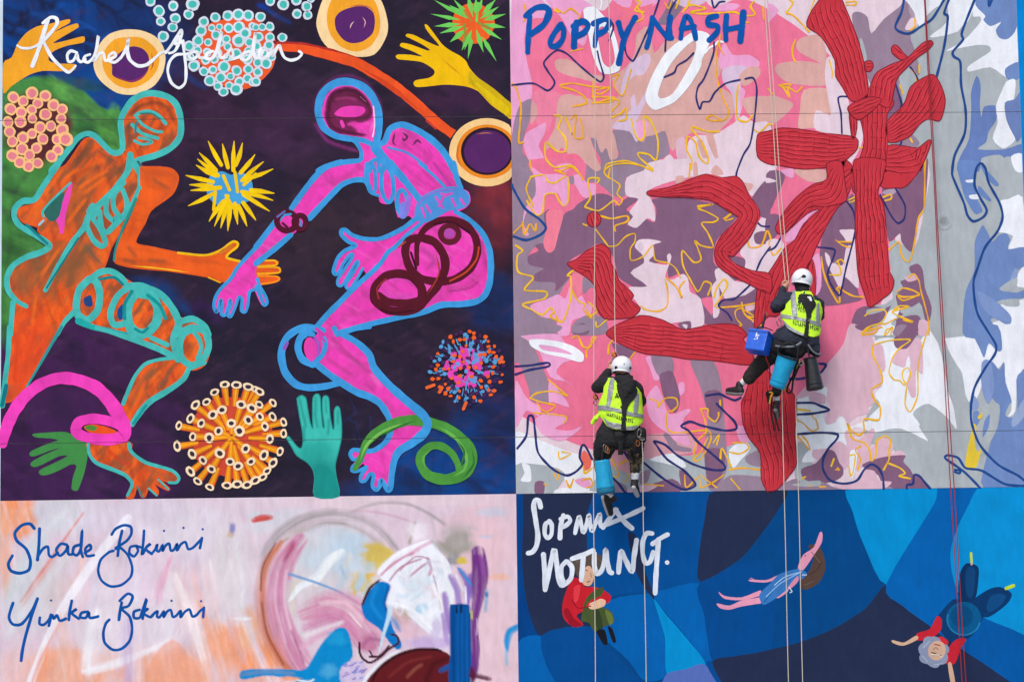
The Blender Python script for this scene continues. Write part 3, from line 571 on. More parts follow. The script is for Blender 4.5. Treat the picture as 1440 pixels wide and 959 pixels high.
# maroon coils
CO = (88, 24, 40)
T('A4 905,565 905,450 948,368 1020,325 1100,316 1180,345 1232,415 1242,500 1205,588 1120,648 1020,664 920,642 862,582 838,500 855,435 920,418 1000,440 1052,510 1062,590 1022,680 950,765 915,805 840,832 740,822 668,772 666,700 720,636 800,618 880,640 930,700 922,765 850,786 740,775 690,740', [6, 9, 10, 11, 11, 11, 11, 12, 12, 12, 11, 12, 12, 10], CO)
T('A4 1090,660 1180,610 1238,540 1252,470', 2.5, (200, 70, 40)); T('A4 960,740 1010,660 1030,600 1010,500', 2, (170, 60, 44), taper=.5); T('A4 800,470 840,440', 2, (190, 70, 50)); T('A4 690,760 680,700 730,650', 2.2, (150, 50, 50)); T('A4 700,820 780,840 880,825', 2.2, (60, 18, 30)); T('A4 1000,340 1100,330 1200,390', 3, (62, 18, 34)); T('A4 870,500 900,590', 3, (60, 18, 30))
a.stroke(ell(1088, 396, 50, 46, 0, 16, 'A4'), 8, (96, 30, 44), 3, True).poly(ell(1086, 392, 30, 28, 0, 14, 'A4'), (180, 74, 168))
a.stroke(ell(172, 325, 55, 52, 10, 16, 'A4'), 8, (82, 24, 44), 3, True).stroke(ell(248, 330, 32, 38, 0, 16, 'A4'), 8, (82, 24, 44), 3, True); T('A4 150,335 175,358', 3, (82, 24, 44)); T('A4 160,290 195,285', 3, SKY_); T('A4 120,300 160,270', 3, (86, 110, 180)); T('A4 252,325 254,350', 3, (90, 140, 210))
piece('painted_figure', a, 'painted bending pink figure outlined in light blue with maroon coils')
# --- trumpet virus
a = Art()
cx, cy = 326, 614
a.disc(cx, cy, 58, 58, (206, 72, 52), n=24)
tr = P('A5 1262,322 1328,325 1395,335 1205,365 1098,437 1160,420 1070,512 1005,553 1195,492 1247,465 1355,435 1415,455 1130,540 1300,540 1395,522 1345,583 1228,583 1083,615 1175,622 995,668 1080,712 1380,682 1235,708 1140,748 1293,755 1338,780 1410,755 1188,797 1070,810 1110,865 1178,898 1275,888 1332,882 1388,885 1435,860 1437,350 A6 20,362 95,425 18,435 22,503 93,503 155,533 50,557 155,597 78,628 135,698 45,718 95,762 62,808 38,842 0,860')
tr.sort(key=lambda q: -math.hypot(q[0]-cx, q[1]-cy))
for x, y in tr:
    dx, dy = x-cx, y-cy; l = math.hypot(dx, dy)
    s0 = (cx+dx*max(0, 1-30/max(l, 1)), cy+dy*max(0, 1-30/max(l, 1))) if l > 25 else (cx+dx*.2, cy+dy*.2)
    a.stroke([s0, (x, y)], [5, 9], (236, 140, 28), 1, flat=True); a.stroke([s0, (x, y)], [1.5, 2.5], (248, 176, 40), 1, flat=True)
    if l > 40: a.stroke([(s0[0]+dy/l*4, s0[1]-dx/l*4), (x+dy/l*5, y-dx/l*5)], 1.6, (206, 84, 40), 1, flat=True)
for x, y in tr:
    an = math.degrees(math.atan2(y-cy, x-cx)); l = math.hypot(x-cx, y-cy); q = max(.62, 1-l/240)
    r = RNG.uniform(6.4, 8.2)
    a.disc(x, y, r*q, r, (250, 222, 184), an, None, 14, .06).disc(x, y, r*q*.5, r*.52, (56, 46, 62), an+RNG.uniform(-15, 15), None, 10, .1)
piece('painted_virus', a, 'painted virus of orange trumpets with cream rims')
# --- pink loop, green hand, teal hand, green coil
a = Art().poly('A5 190,598 290,590 360,588 400,600 470,640 490,660 490,740 470,830 440,910 420,918 402,905 410,840 430,780 400,770 340,800 280,825 235,832 218,815 235,795 320,755 380,722 330,725 240,770 195,785 172,775 180,755 250,715 335,680 290,690 210,720 175,725 165,710 185,690 280,650 325,635 290,625 210,620 185,610', (66, 140, 72))
piece('painted_hand', a, 'painted green hand pointing its fingers at the lower corner')
base(.006)
a = Art().poly('A5 470,560 520,545 600,560 660,590 600,610 510,595', (236, 84, 36)).poly('A5 475,560 510,550 545,562 530,582 490,575', (80, 140, 60))
a.stroke('A5 16,655 38,560 80,470 140,390 230,320 330,287 430,295 540,340 620,420 672,505 700,565 690,612 610,632 520,625 450,605 425,575 448,530 520,514 600,524 680,552', [13, 18, 17, 16, 17, 18, 19, 20, 17, 15, 15, 14, 14], (240, 66, 184))
piece('painted_loop', a)
hp = 'A6 230,400 255,383 280,400 290,460 305,540 320,570 318,500 320,400 340,375 360,390 365,470 375,560 385,560 375,480 375,400 390,385 408,400 415,490 430,570 440,560 440,470 455,445 470,460 480,540 480,620 465,690 445,770 450,840 465,950 330,952 330,850 320,800 290,760 230,720 200,670 170,620 185,615 230,670 255,680 265,640 260,580 245,500'
cvh = Canvas(400, 553, 484, 700, 1.5, (62, 190, 176)); cvh.blob(450, 690, 50, 60, (26, 142, 134), 1, seed=2, rough=.1); cvh.blob(440, 635, 30, 20, (34, 160, 150), .6, seed=3)
for p in ('A6 245,400 262,480 280,560', 'A6 335,390 335,480', 'A6 392,400 395,480', 'A6 330,480 345,560', 'A6 460,470 460,540', 'A6 270,560 270,640', 'A6 410,520 405,600'): cvh.stroke(p, 6, (30, 142, 136), .7, .9, .2)
a = Art().canvas(cvh, [smooth(P(hp), True, 3)]).stroke(P(hp)+P('A6 230,400'), 1.6, (40, 150, 142), 3)
piece('painted_hand', a, 'painted teal hand raised with its fingers together')
base(.010)
a = Art()
sp = 'A6 555,795 575,760 595,715 620,650 680,590 760,548 860,522 960,532 1060,562 1150,622 1205,692 1205,770 1150,832 1060,855 970,832 925,770 930,712 980,668 1040,668 1100,708 1132,765 1140,805'
a.stroke(sp, [7, 9, 12, 14, 15, 15, 14, 14, 15, 16, 18, 16, 15, 13, 12, 11, 10, 8], (76, 148, 62))
a.stroke('A6 580,760 620,665 690,600 770,560 870,540', [2, 4, 3, 3], (124, 190, 92), taper=.4).stroke('A6 1020,555 1120,620 1180,720 1170,800 1100,840', [3, 5, 3], (104, 178, 80), taper=.4).stroke('A6 950,790 940,730 985,685', 3, (98, 172, 76), taper=.5).stroke('A6 1215,690 1222,770 1160,850', 3, (48, 112, 50), taper=.5).stroke('A6 700,615 800,560 900,525', 2.5, (48, 110, 48), taper=.5).stroke('A6 1150,790 1170,700 1130,640', 3, (54, 116, 52), taper=.5)
a.stroke('A6 905,462 945,500 965,545 945,592', 12, SKY_)
piece('painted_coil', a, 'painted green coil wound round the pink ankle')
# --- confetti virus
a = Art(); r2 = random.Random(4); cx, cy = P('A6 1185,230')[0]
for k in range(150):
    an = r2.uniform(0, 6.283); r = 49*math.sqrt(r2.uniform(.15, 1)); q = r-r2.uniform(4, 11)
    a.stroke([(cx+q*math.cos(an), cy+q*math.sin(an)), (cx+r*math.cos(an), cy+r*math.sin(an))], r2.uniform(1.4, 2.6), r2.choice([(90, 160, 214), (90, 160, 214), (76, 44, 92)]), 1)
for k in range(44):
    an = r2.uniform(0, 6.283); r = 27*math.sqrt(r2.random())
    a.disc(cx+r*math.cos(an)*1.1, cy+r*math.sin(an), r2.uniform(3.5, 6), r2.uniform(3.5, 6), r2.choice([(228, 70, 176), (228, 70, 176), (228, 70, 176), (112, 150, 214)]), n=9, wob=.25)
pts = []
for k in range(900):
    an = r2.uniform(0, 6.283); r = 52*math.sqrt(r2.random()); x, y = cx+r*math.cos(an), cy+r*math.sin(an)
    if all((x-u)**2+(y-v)**2 > 38 for u, v in pts): pts.append((x, y))
for x, y in pts:
    far = math.hypot(x-cx, y-cy) > 30
    c = r2.choice([(240, 98, 40)]*(5 if far else 3)+[(76, 40, 88)]*3+[(90, 160, 214)]*(1 if far else 2)+([] if far else [(228, 70, 176)]))
    a.disc(x, y, r2.uniform(2, 3.3), r2.uniform(2, 3.3), c, n=8, wob=.18)
for p in ('A6 1165,460 1180,425', 'A6 960,340 1000,325', 'A6 1030,365 1045,340', 'A6 1375,195 1390,195'): a.stroke(p, 4.5, (236, 104, 52))
piece('painted_virus', a, 'painted virus of orange, blue and purple flecks round a pink core')
# --- white signature
base(.0065)
a = Art(); WH = (240, 243, 248)
for p, w_ in (('A1 182,372 212,295 243,195 268,118', 6), ('A1 240,132 285,100 318,108 316,145 268,205 225,248 170,272 122,272 97,258', [4, 5, 5, 4, 3]), ('A1 240,225 285,315 335,370 385,408 425,372', [4, 5, 4.5, 3]),
              ('A1 432,298 398,288 378,312 385,348 412,342 432,305 438,335 455,350 480,335', 4), ('A1 505,308 478,318 470,342 495,352 522,330', 4), ('A1 522,332 545,270 553,203 540,280 525,345 556,305 580,300 590,340 605,342', 4), ('A1 605,342 648,318 640,298 615,312 612,342 645,352 680,325', 4),
              ('A1 680,325 712,270 722,215 715,285 730,338 775,372 825,365 868,330 905,298 935,292', [4, 5, 5, 3.5]),
              ('A1 932,298 975,238 1015,172 1022,190 1008,240 985,285 965,298 950,300', 4), ('A1 1015,205 985,235 990,250 1025,235', 4.5), ('A1 1028,232 1035,300 1045,390 1040,465 1005,496 962,465 942,400 955,345 990,310 1045,305 1075,300', 4),
              ('A1 1105,292 1075,295 1062,318 1080,335 1105,320 1115,295 1120,325 1150,325', 4), ('A1 1195,290 1165,300 1158,330 1190,330 1215,290 1245,175 1228,280 1240,325 1270,320', 4.5), ('A1 1270,320 1298,275 1310,310 1290,335 1320,330 1350,318', 4),
              ('A1 1405,290 1370,300 1355,330 1385,340 1415,300 1435,185 1425,280 1432,325', 4.5), ('A2 0,330 30,305 45,270 22,285 15,325 50,330 72,300', 4), ('A2 72,318 95,270 92,320 115,275 132,258 142,290 160,325 195,340 235,330 258,305 242,290', [4, 4, 4.5, 4, 3.5])):
    a.stroke(p, w_, WH, jit=.15)
piece('painted_signature', a, 'white handwritten signature reading Rachel Gadsden')
# ================================================================== mural B: camouflage patches, squiggles and knitted red branches
HOT, LPK, TAN, MAU, DMA, PAL, LIL = (238, 118, 152), (236, 164, 206), (218, 168, 162), (152, 130, 150), (132, 96, 124), (230, 207, 218), (216, 190, 214)
GRY, WHT, BLG, SAL = (172, 179, 184), (234, 237, 244), (112, 138, 190), (222, 182, 198)
YEL, NAV, NV2, RED, DRD = (243, 184, 44), (46, 52, 112), (34, 74, 140), (198, 54, 66), (112, 26, 40)
base(.002)
xs_ = lambda n: [i/n for i in range(n+1)]
edge = [(XM(y), y) for y in (-30, 120, 240, 360, 480, 600)]+[(XM(YB(722)), YB(722))]+[(x, YB(x)) for x in (800, 1000, 1200, 1350)]+[(XR(YB(1448)), YB(1448))]+[(XR(y), y) for y in (600, 480, 360, 240, 120, -30)]
cvb = Canvas(716, -30, 1450, 697, 6.0, PAL)
edge_fit(cvb, XM, XR, None, YB)
pB = Art().canvas(cvb)
Bm = pB.build('mural_panel', wall, 'pale painted mural of camouflage patches, yellow squiggles and knitted red branches')
A = Bm
def clampB(p): return [(min(max(x, XM(y)+.1), XR(y)-.1), min(y, YB(x)-.1)) for x, y in p]
LV = [0]
def patch(s, c, sub=3, name='painted_patch'):
    LV[0] += 1; base(.0022+LV[0]*.000018)
    pts = P(s) if isinstance(s, str) else s
    Art().poly(clampB(smooth(pts, True, sub)), c, 1).build(name, Bm)
# large fields
patch([(925+335*math.cos(t*math.pi/36), 310+335*math.sin(t*math.pi/36)) for t in range(72)], HOT, 1)
patch('B2 790,0 850,120 800,200 850,400 760,560 700,700 B4 660,0 900,0 880,240 820,480 680,430 700,760 560,810 B6 600,60 650,300 600,420 540,530 560,650 700,680 900,905 1500,900 B2 1420,240 1400,-60 790,-60', GRY)
patch('B4 990,820 1060,860 1110,900 1120,962 B6 1130,0 1220,180 1200,330 1150,440 1110,380 1050,200 900,0 880,60 850,230 840,380 800,480 760,430 700,420 620,520 540,530 450,560 420,500 340,540 310,500 330,420 330,330 200,390 160,420 160,600 250,720 190,760 300,720 430,680 480,560 600,590 750,570 900,640 850,540 820,480 900,430 1010,510 1065,570 1050,450 1010,350 970,200 960,80 B4 980,962', WHT)
patch('B4 1300,215 1350,200 1430,190 1460,470 1460,962 B6 1438,0 1438,260 1400,290 1390,470 1340,500 1360,400 1330,300 1330,200 1280,240 1230,200 1210,160 1120,0 B4 1110,962 1300,880 1360,900 1360,850 1290,800 1440,760 1440,700 1400,690 1395,640 1437,560 1437,470 1350,482 1375,410 1330,390 1290,380 1315,290', WHT)
patch('B6 600,80 700,60 840,100 900,-20 960,80 985,200 1015,350 1060,570 1000,500 900,430 820,470 850,540 890,630 750,570 640,580 560,520 630,440 600,380 640,320 640,200', WHT)
# --- top left (B1)
for c, s in ((LPK, 'B1 0,-30 140,-20 200,40 190,100 110,110 70,200 80,330 110,450 110,560 60,600 0,760'), (LPK, 'B1 190,-20 480,-20 470,40 400,60 380,130 420,200 400,260 330,200 290,120 240,60'), (PAL, 'B1 380,-20 560,-20 520,60 470,50 430,20'),
             (LPK, 'B1 560,-20 830,-20 800,30 700,60 620,40'), ((240, 120, 140), 'B1 570,30 660,45 680,-10 720,40 800,20 740,80 760,140 690,120 640,110 580,110 640,80'), ((236, 130, 160), 'B1 110,540 160,500 250,520 300,570 240,640 200,740 140,700 110,620'),
             (TAN, 'B1 240,350 262,335 310,335 380,370 450,420 520,430 500,470 380,442 300,422 250,392'), (TAN, 'B1 560,440 640,380 690,300 700,200 760,150 780,200 800,300 860,230 900,215 960,230 1040,220 1130,280 1180,380 1150,470 1240,540 1245,640 1200,700 1130,760 1000,750 900,850 860,740 760,790 700,740 640,690 560,740 590,880 550,900 500,860 450,780 380,720 300,560 380,540 440,560 520,580 600,540'),
             (TAN, 'B1 260,560 320,530 380,560 420,700 440,780 480,900 500,962 410,930 330,880 280,830 250,870 200,900 180,830 240,720'), (MAU, 'B1 40,600 70,570 110,560 105,660 70,760 60,850 90,962 B3 130,80 100,180 60,260 0,300 B1 0,760'), ((214, 160, 156), 'B1 110,570 140,600 140,650 105,700'),
             (MAU, 'B1 445,775 500,800 540,850 580,890 600,860 560,740 650,735 720,770 800,760 860,740 885,860 830,900 800,965 B3 640,80 640,180 560,180 480,110 410,100 400,0 B1 480,959 500,900 460,830'), (TAN, 'B1 470,740 560,735 590,830 590,890 550,895 530,830 500,860'), (LPK, 'B1 80,750 130,720 190,690 180,760 150,820 180,890 160,962 B3 120,40 100,0 B1 65,820'),
             ((240, 112, 144), 'B1 190,850 230,830 270,880 250,950 200,930'), ((240, 112, 144), 'B1 300,880 360,865 410,920 390,962 330,962'), (LIL, 'B1 620,460 650,380 700,330 760,300 780,340 740,420 680,430 640,500 610,540'), (LIL, 'B1 665,560 690,535 700,600 750,520 755,560 720,640 690,690 660,700 640,640 670,620'),
             ((140, 116, 140), 'B1 820,130 860,60 900,-20 990,-20 950,60 880,140'), (LPK, 'B1 1190,240 1240,310 1330,310 1390,350 1370,400 1290,380 1200,400 1160,360'), (LIL, 'B1 1180,400 1240,370 1320,380 1280,450 1300,560 1260,700 1240,540 1190,470'), (LPK, 'B1 1280,500 1310,510 1300,560 1280,620'),
             (TAN, 'B1 1275,450 1290,410 1340,375 1390,385 1390,430 1310,485'), (TAN, 'B1 1290,560 1400,540 1450,560 1450,690 1380,690 1320,630'), (PAL, 'B1 1130,760 1250,690 1300,650 1360,690 1450,700 1450,962 830,962 850,900 890,870 940,945 960,940 990,800 1040,760'), (SAL, 'B1 920,800 950,770 980,800 980,940 930,900'),
             (TAN, 'B1 1090,770 1130,760 1160,890 1140,890'), (TAN, 'B1 1040,800 1070,790 1110,900 1080,905'), (TAN, 'B1 1120,940 1160,925 1180,962 1120,962'), (LIL, 'B1 560,720 640,640 700,690 760,690 740,740 700,800 660,740'), (LPK, 'B1 700,690 760,690 745,790 715,790'), ((214, 186, 208), 'B1 880,-20 1100,-20 1060,30 960,40'), (LPK, 'B1 1130,60 1200,20 1280,30 1240,60'), (PAL, 'B1 1090,-20 1270,-20 1200,20 1120,40')):
    patch(s, c)
# --- top right (B2)
for c, s in ((LPK, 'B2 0,20 60,60 20,110 0,130'), (PAL, 'B2 50,0 110,-30 270,-30 240,90 200,170 110,80'), (TAN, 'B2 160,240 200,210 290,200 330,300 320,400 330,480 200,480 100,460 40,400 60,360 160,345 250,350 300,360 200,310 165,280'), ((226, 176, 166), 'B2 200,510 330,500 380,600 340,650 300,720 240,720 170,720 180,620'), (TAN, 'B2 0,540 120,570 140,600 60,680 0,690'),
             (PAL, 'B2 330,330 370,330 385,440 450,560 460,640 490,770 330,750 260,720 270,620 350,650 340,560 320,440'), (PAL, 'B2 455,-30 790,-30 770,20 740,40 650,120 590,190 560,100 510,68 470,80'), (MAU, 'B2 470,90 510,68 560,100 580,190 650,110 740,40 770,5 825,90 800,200 830,300 855,400 840,430 780,450 760,560 700,650 660,640 560,440 550,300 500,230'),
             ((176, 156, 172), 'B2 800,0 830,60 815,110 790,60'), (PAL, 'B2 770,160 800,105 828,110 815,160 785,172'), (GRY, 'B2 515,230 530,225 555,320 545,350'), (WHT, 'B2 775,-30 1000,-30 960,60 900,140 850,150 820,70'), (GRY, 'B2 880,110 950,40 1050,20 1058,45 960,120 890,200'), (WHT, 'B2 1015,-30 1180,-30 1110,150 1090,170 1000,200 905,210 1010,120'), (GRY, 'B2 1000,285 1090,150 1180,92 1195,110 1130,210 1060,270'),
             (WHT, 'B2 1165,30 1250,-30 1395,-30 1398,160 1405,300 1400,370 1340,380 1335,435 1250,380 1130,405 1125,375 1190,330 1250,290 1240,260 1180,255 1090,270 1000,288 1100,230 1190,130 1190,95 1150,95'), (BLG, 'B2 1165,30 1200,-30 1400,-30 1400,150 1350,220 1300,215 1280,170 1310,125 1250,150 1210,115 1220,90'), (BLG, 'B2 1335,385 1410,350 1415,440 1360,455 1335,430'),
             ((104, 128, 184), 'B2 1172,428 1195,480 1190,600 1200,660 1215,600 1290,600 1280,680 1240,740 1225,800 1180,840 1330,840 1425,810 1430,870 1400,885 1340,900 1300,870 1200,890 1185,965 1065,965 1080,880 1130,780 1142,600 1140,520'), (WHT, 'B2 1340,460 1390,450 1380,560 1330,580 1340,680 1388,760 1380,800 1320,835 1262,780 1290,690 1280,600 1310,520'), ((110, 130, 182), 'B2 1330,580 1385,560 1425,520 1432,740 1400,800 1385,770 1345,690'), (GRY, 'B2 1300,900 1360,880 1380,965 1240,965 1250,900'), (WHT, 'B2 1365,880 1430,865 1440,962 1390,962'),
             (GRY, 'B2 740,420 800,380 850,450 830,600 770,600 745,500'), (DMA, 'B2 700,480 745,560 760,600 700,700 665,680'), (MAU, 'B2 790,740 850,800 830,830 760,840 700,830 740,780'), (PAL, 'B2 520,670 540,720 520,830 440,960 420,940 440,890 500,840 490,770 505,690')):
    patch(s, c)
# --- middle left (B3)
for c, s in ((MAU, 'B3 0,-20 110,0 130,90 130,190 80,250 180,280 190,350 180,460 130,470 90,520 100,570 180,590 130,620 130,660 240,670 240,710 330,640 260,750 200,760 100,800 250,890 260,962 0,962'), (HOT, 'B3 100,-20 400,-20 410,100 480,110 560,180 530,200 460,190 380,200 340,260 290,280 260,400 230,490 200,500 180,450 190,350 180,280 130,290 80,250 130,190 130,90'),
             (LPK, 'B3 110,20 170,60 240,60 320,80 318,220 285,240 260,170 185,180 175,280 130,290 85,270 65,340 95,400 60,395 70,260 130,180 130,90'), (LPK, 'B3 330,80 380,60 420,110 470,120 460,190 400,190 360,130'), (LPK, 'B3 250,10 330,0 300,50'), (MAU, 'B3 320,80 345,70 350,110 330,120'), (DMA, 'B3 180,280 215,260 215,340 190,360'),
             (DMA, 'B3 380,220 480,170 560,185 580,240 620,210 690,170 715,200 640,260 700,290 640,350 740,310 800,330 810,250 790,200 960,190 1080,215 1150,230 1230,280 1270,300 1150,430 1130,550 1180,600 1250,660 1200,740 1060,760 1130,870 1080,900 1050,760 960,620 880,640 870,560 800,560 740,560 680,620 760,690 700,700 600,640 580,560 540,470 480,450 400,500 320,550 350,600 270,700 240,715 240,670 130,662 130,620 180,590 100,570 90,520 150,490 130,460 200,440 240,440 290,290 340,260'),
             ((240, 128, 150), 'B3 190,290 215,260 290,270 260,400 240,480 215,502 190,490 175,440 195,370'), (PAL, 'B3 645,80 740,40 830,-20 1450,-20 1450,100 1400,130 1430,180 1340,180 1290,90 1180,80 1080,65 900,100 770,150 780,200 800,250 803,325 760,308 700,362 650,340 680,300 660,270 710,200 640,180'), (TAN, 'B3 920,75 960,70 970,95 925,115'), (TAN, 'B3 1020,0 1040,0 1045,80 1020,80'), (TAN, 'B3 1120,40 1150,10 1190,60 1130,70'), (TAN, 'B3 1290,110 1350,115 1350,140 1310,170'),
             (TAN, 'B3 420,0 480,-10 500,30 470,45'), (PAL, 'B3 690,470 710,430 770,425 840,440 790,460 800,510 770,550 870,570 870,520 885,505 895,520 890,550 860,640 910,650 960,620 990,650 1000,720 1060,760 1080,900 1000,930 950,890 860,900 720,850 650,885 720,810 640,700 760,690 665,615 740,560 730,510'), ((214, 190, 206), 'B3 705,460 730,440 740,480 715,500'),
             (PAL, 'B3 1280,500 1330,400 1380,330 1450,290 1450,600 1370,610 1310,590 1310,540'), (DMA, 'B3 1360,400 1400,380 1438,390 1430,450 1370,450'), (DMA, 'B3 1400,120 1450,90 1450,290 1400,300 1350,230 1350,190'), (DMA, 'B3 1180,520 1250,520 1310,540 1300,600 1250,660'), (PAL, 'B3 1140,600 1180,590 1250,660 1330,670 1400,720 1310,790 1220,820 1200,770 1150,660'), (DMA, 'B3 1200,760 1310,740 1400,700 1410,962 1300,962 1230,900 1100,910 1150,800'),
             (PAL, 'B3 1120,700 1160,660 1165,840 1130,865 1130,780'), (SAL, 'B3 1310,800 1400,770 1400,800 1330,830'), (PAL, 'B3 1350,880 1400,850 1410,890 1360,895'), (DMA, 'B3 930,900 1000,885 1005,930 970,940'), (PAL, 'B3 955,905 985,905 980,930'),
             (HOT, 'B3 270,730 330,640 350,600 400,640 390,740 440,690 460,800 440,850 420,962 260,962 250,890'), (LPK, 'B3 100,800 200,760 260,735 300,760 330,680 360,760 390,740 420,790 445,780 440,850 340,880 320,962 260,962 250,880 160,860'), ((240, 128, 152), 'B3 330,640 365,610 405,640 390,720 350,740'), (MAU, 'B3 400,640 470,650 470,700 440,700 400,735'), (MAU, 'B3 350,890 430,850 520,870 540,940 500,962 340,962'), (DMA, 'B3 340,920 400,895 435,930 420,962 350,962')):
    patch(s, c)
# --- middle right (B4)
for c, s in ((DMA, 'B4 -10,60 60,40 95,70 80,120 50,180 20,250 -10,260'), (PAL, 'B4 -10,80 50,100 -10,110'), (LPK, 'B4 70,40 140,30 145,75 120,80'), (TAN, 'B4 140,40 240,30 330,40 335,70 300,105 220,100'), (DMA, 'B4 -10,300 60,290 60,390 -10,440'), (PAL, 'B4 -10,440 70,430 90,480 30,600 -10,630'), (LPK, 'B4 290,255 230,300 160,420 100,440 110,390 200,290'),
             (DMA, 'B4 430,215 490,195 500,690 530,750 500,775 330,800 265,760 300,690 290,520 310,390 380,270'), (LPK, 'B4 245,540 290,510 300,690 265,740 255,640'), (PAL, 'B4 400,378 440,372 495,385 500,560 510,700 460,660 430,640 405,700 370,640 330,560 320,500 345,520 360,560 420,540 440,440'), (DMA, 'B4 400,440 470,440 470,460 440,470 420,570 380,560 395,500'),
             (DMA, 'B4 640,130 720,140 770,130 830,80 880,-10 900,-10 882,240 850,310 820,480 790,490 750,440 740,392 680,440 660,300'), ((176, 154, 174), 'B4 640,165 690,140 730,150 690,180'), (DMA, 'B4 795,580 840,563 870,600 882,700 920,810 900,905 880,870 850,780 740,860 730,800 718,740 760,700 745,660 830,640 800,610'), (SAL, 'B4 770,640 820,620 840,650 790,665'),
             (DMA, 'B4 470,890 500,820 560,800 660,810 690,800 640,880 560,930 500,920'), (GRY, 'B4 560,820 660,810 640,830 560,850'), (WHT, 'B4 590,962 640,900 680,830 740,810 720,870 690,900 720,920 710,962'), (DMA, 'B4 730,870 830,850 860,880 850,962 710,962 720,900'), (GRY, 'B4 740,830 790,800 830,830 780,850'), (SAL, 'B4 850,880 900,890 900,962 845,962'), (SAL, 'B4 470,960 490,915 560,935 640,900 590,970'),
             ((110, 138, 194), 'B4 1065,-10 1180,-10 1160,60 1170,180 1205,262 1190,278 1160,280 1110,200 1080,100'), ((110, 138, 194), 'B4 1195,15 1225,35 1295,112 1280,128 1230,85'), ((110, 138, 194), 'B4 1185,125 1252,200 1240,212 1185,170'), (WHT, 'B4 1110,95 1160,90 1165,105 1120,108'), (WHT, 'B4 1130,180 1180,175 1185,200 1140,200'),
             (BLG, 'B4 1210,348 1240,400 1260,440 1300,400 1340,393 1360,430 1350,482 1460,470 1460,560 1400,600 1395,640 1300,705 1400,725 1460,700 1460,750 1300,770 1280,800 1360,850 1365,895 1330,900 1280,870 1250,880 1300,975 1110,975 1095,880 1110,720 1160,600 1160,450 1190,370'), ((126, 150, 198), 'B4 1180,720 1230,740 1300,790 1360,850 1360,895 1270,870 1200,800'), ((140, 160, 204), 'B4 1380,600 1400,590 1400,640 1360,660'), (GRY, 'B4 1300,700 1395,640 1395,690 1340,720'), (GRY, 'B4 1300,770 1400,760 1410,800 1340,800')):
    patch(s, c)
# --- lower left (B5)
for c, s in ((MAU, 'B5 0,-10 270,-10 250,30 150,40 60,50 0,70'), (MAU, 'B5 15,60 90,60 150,170 210,330 208,420 110,415 90,330 40,200 15,200'), (LPK, 'B5 55,48 250,38 300,90 380,170 290,200 250,260 355,335 300,305 215,280 150,130 80,70'), (LPK, 'B5 210,300 290,390 320,450 230,420 208,420'), (LPK, 'B5 20,300 70,380 110,420 160,450 150,500 80,470 20,560'), (LPK, 'B5 130,520 200,480 290,500 310,530 240,570 330,580 395,555 350,600 270,640 170,600'), (MAU, 'B5 340,-10 480,-10 400,30 345,30'),
             (WHT, 'B5 12,590 130,622 300,692 460,740 480,800 480,940 360,930 290,850 220,810 120,780 12,775'), (GRY, 'B5 15,775 140,770 250,790 300,830 260,900 230,940 15,945'), (WHT, 'B5 55,765 100,780 108,860 75,868 48,858 70,820'), (DMA, 'B5 130,870 180,868 178,940 130,940'), (WHT, 'B5 240,940 250,910 330,900 380,940'), (LPK, 'B5 350,860 420,845 450,900 400,900'), ((238, 112, 96), 'B5 385,740 405,690 445,740 440,790 405,805'),
             (GRY, 'B5 560,740 730,740 960,720 1000,720 1150,690 1450,620 1450,945 500,945 480,840'), ((222, 160, 172), 'B5 480,740 560,690 680,720 720,610 1000,600 1040,690 960,715 850,730 740,745 690,830 560,780'), (WHT, 'B5 770,742 900,708 970,760 965,790 850,762'), (MAU, 'B5 850,600 895,590 930,660 1005,680 1000,700 900,690 870,640'), (DMA, 'B5 740,900 900,850 960,915 870,945 740,945'), (SAL, 'B5 640,920 760,880 820,890 740,930'), (MAU, 'B5 720,820 780,800 760,870 720,880'),
             (LPK, 'B5 750,172 790,168 830,280 800,300 775,230'), (MAU, 'B5 780,160 895,168 905,255 830,285'), (DMA, 'B5 828,275 860,250 905,255 945,400 920,480 880,450 850,380'), (LPK, 'B5 790,345 815,328 850,400 870,470 900,490 980,460 1005,470 960,530 1000,660 920,640 880,600 820,560 770,500 755,400'), (LPK, 'B5 935,320 965,310 970,360 945,385'), (MAU, 'B5 1000,180 1130,190 1180,350 1200,620 1210,780 1160,910 1100,900 1080,700 1100,520 1060,340'), (DMA, 'B5 1080,370 1170,360 1185,480 1150,540 1110,500'), (DMA, 'B5 1080,700 1160,680 1200,720 1170,860 1110,900'),
             (DMA, 'B5 560,90 640,110 690,140 640,190 600,160'), (WHT, 'B5 1220,690 1300,640 1340,680 1290,740 1240,790'), (LPK, 'B5 1260,560 1310,560 1340,640 1280,640'), (GRY, 'B5 1290,780 1400,770 1400,850 1260,880'), (MAU, 'B5 1310,730 1390,690 1400,780 1330,770'), (DMA, 'B5 940,800 1010,850 1030,890 960,915'), (MAU, 'B5 1160,900 1230,830 1438,850 1438,945 1150,945'), (MAU, 'B5 560,860 640,890 640,940 560,940')):
    patch(s, c)
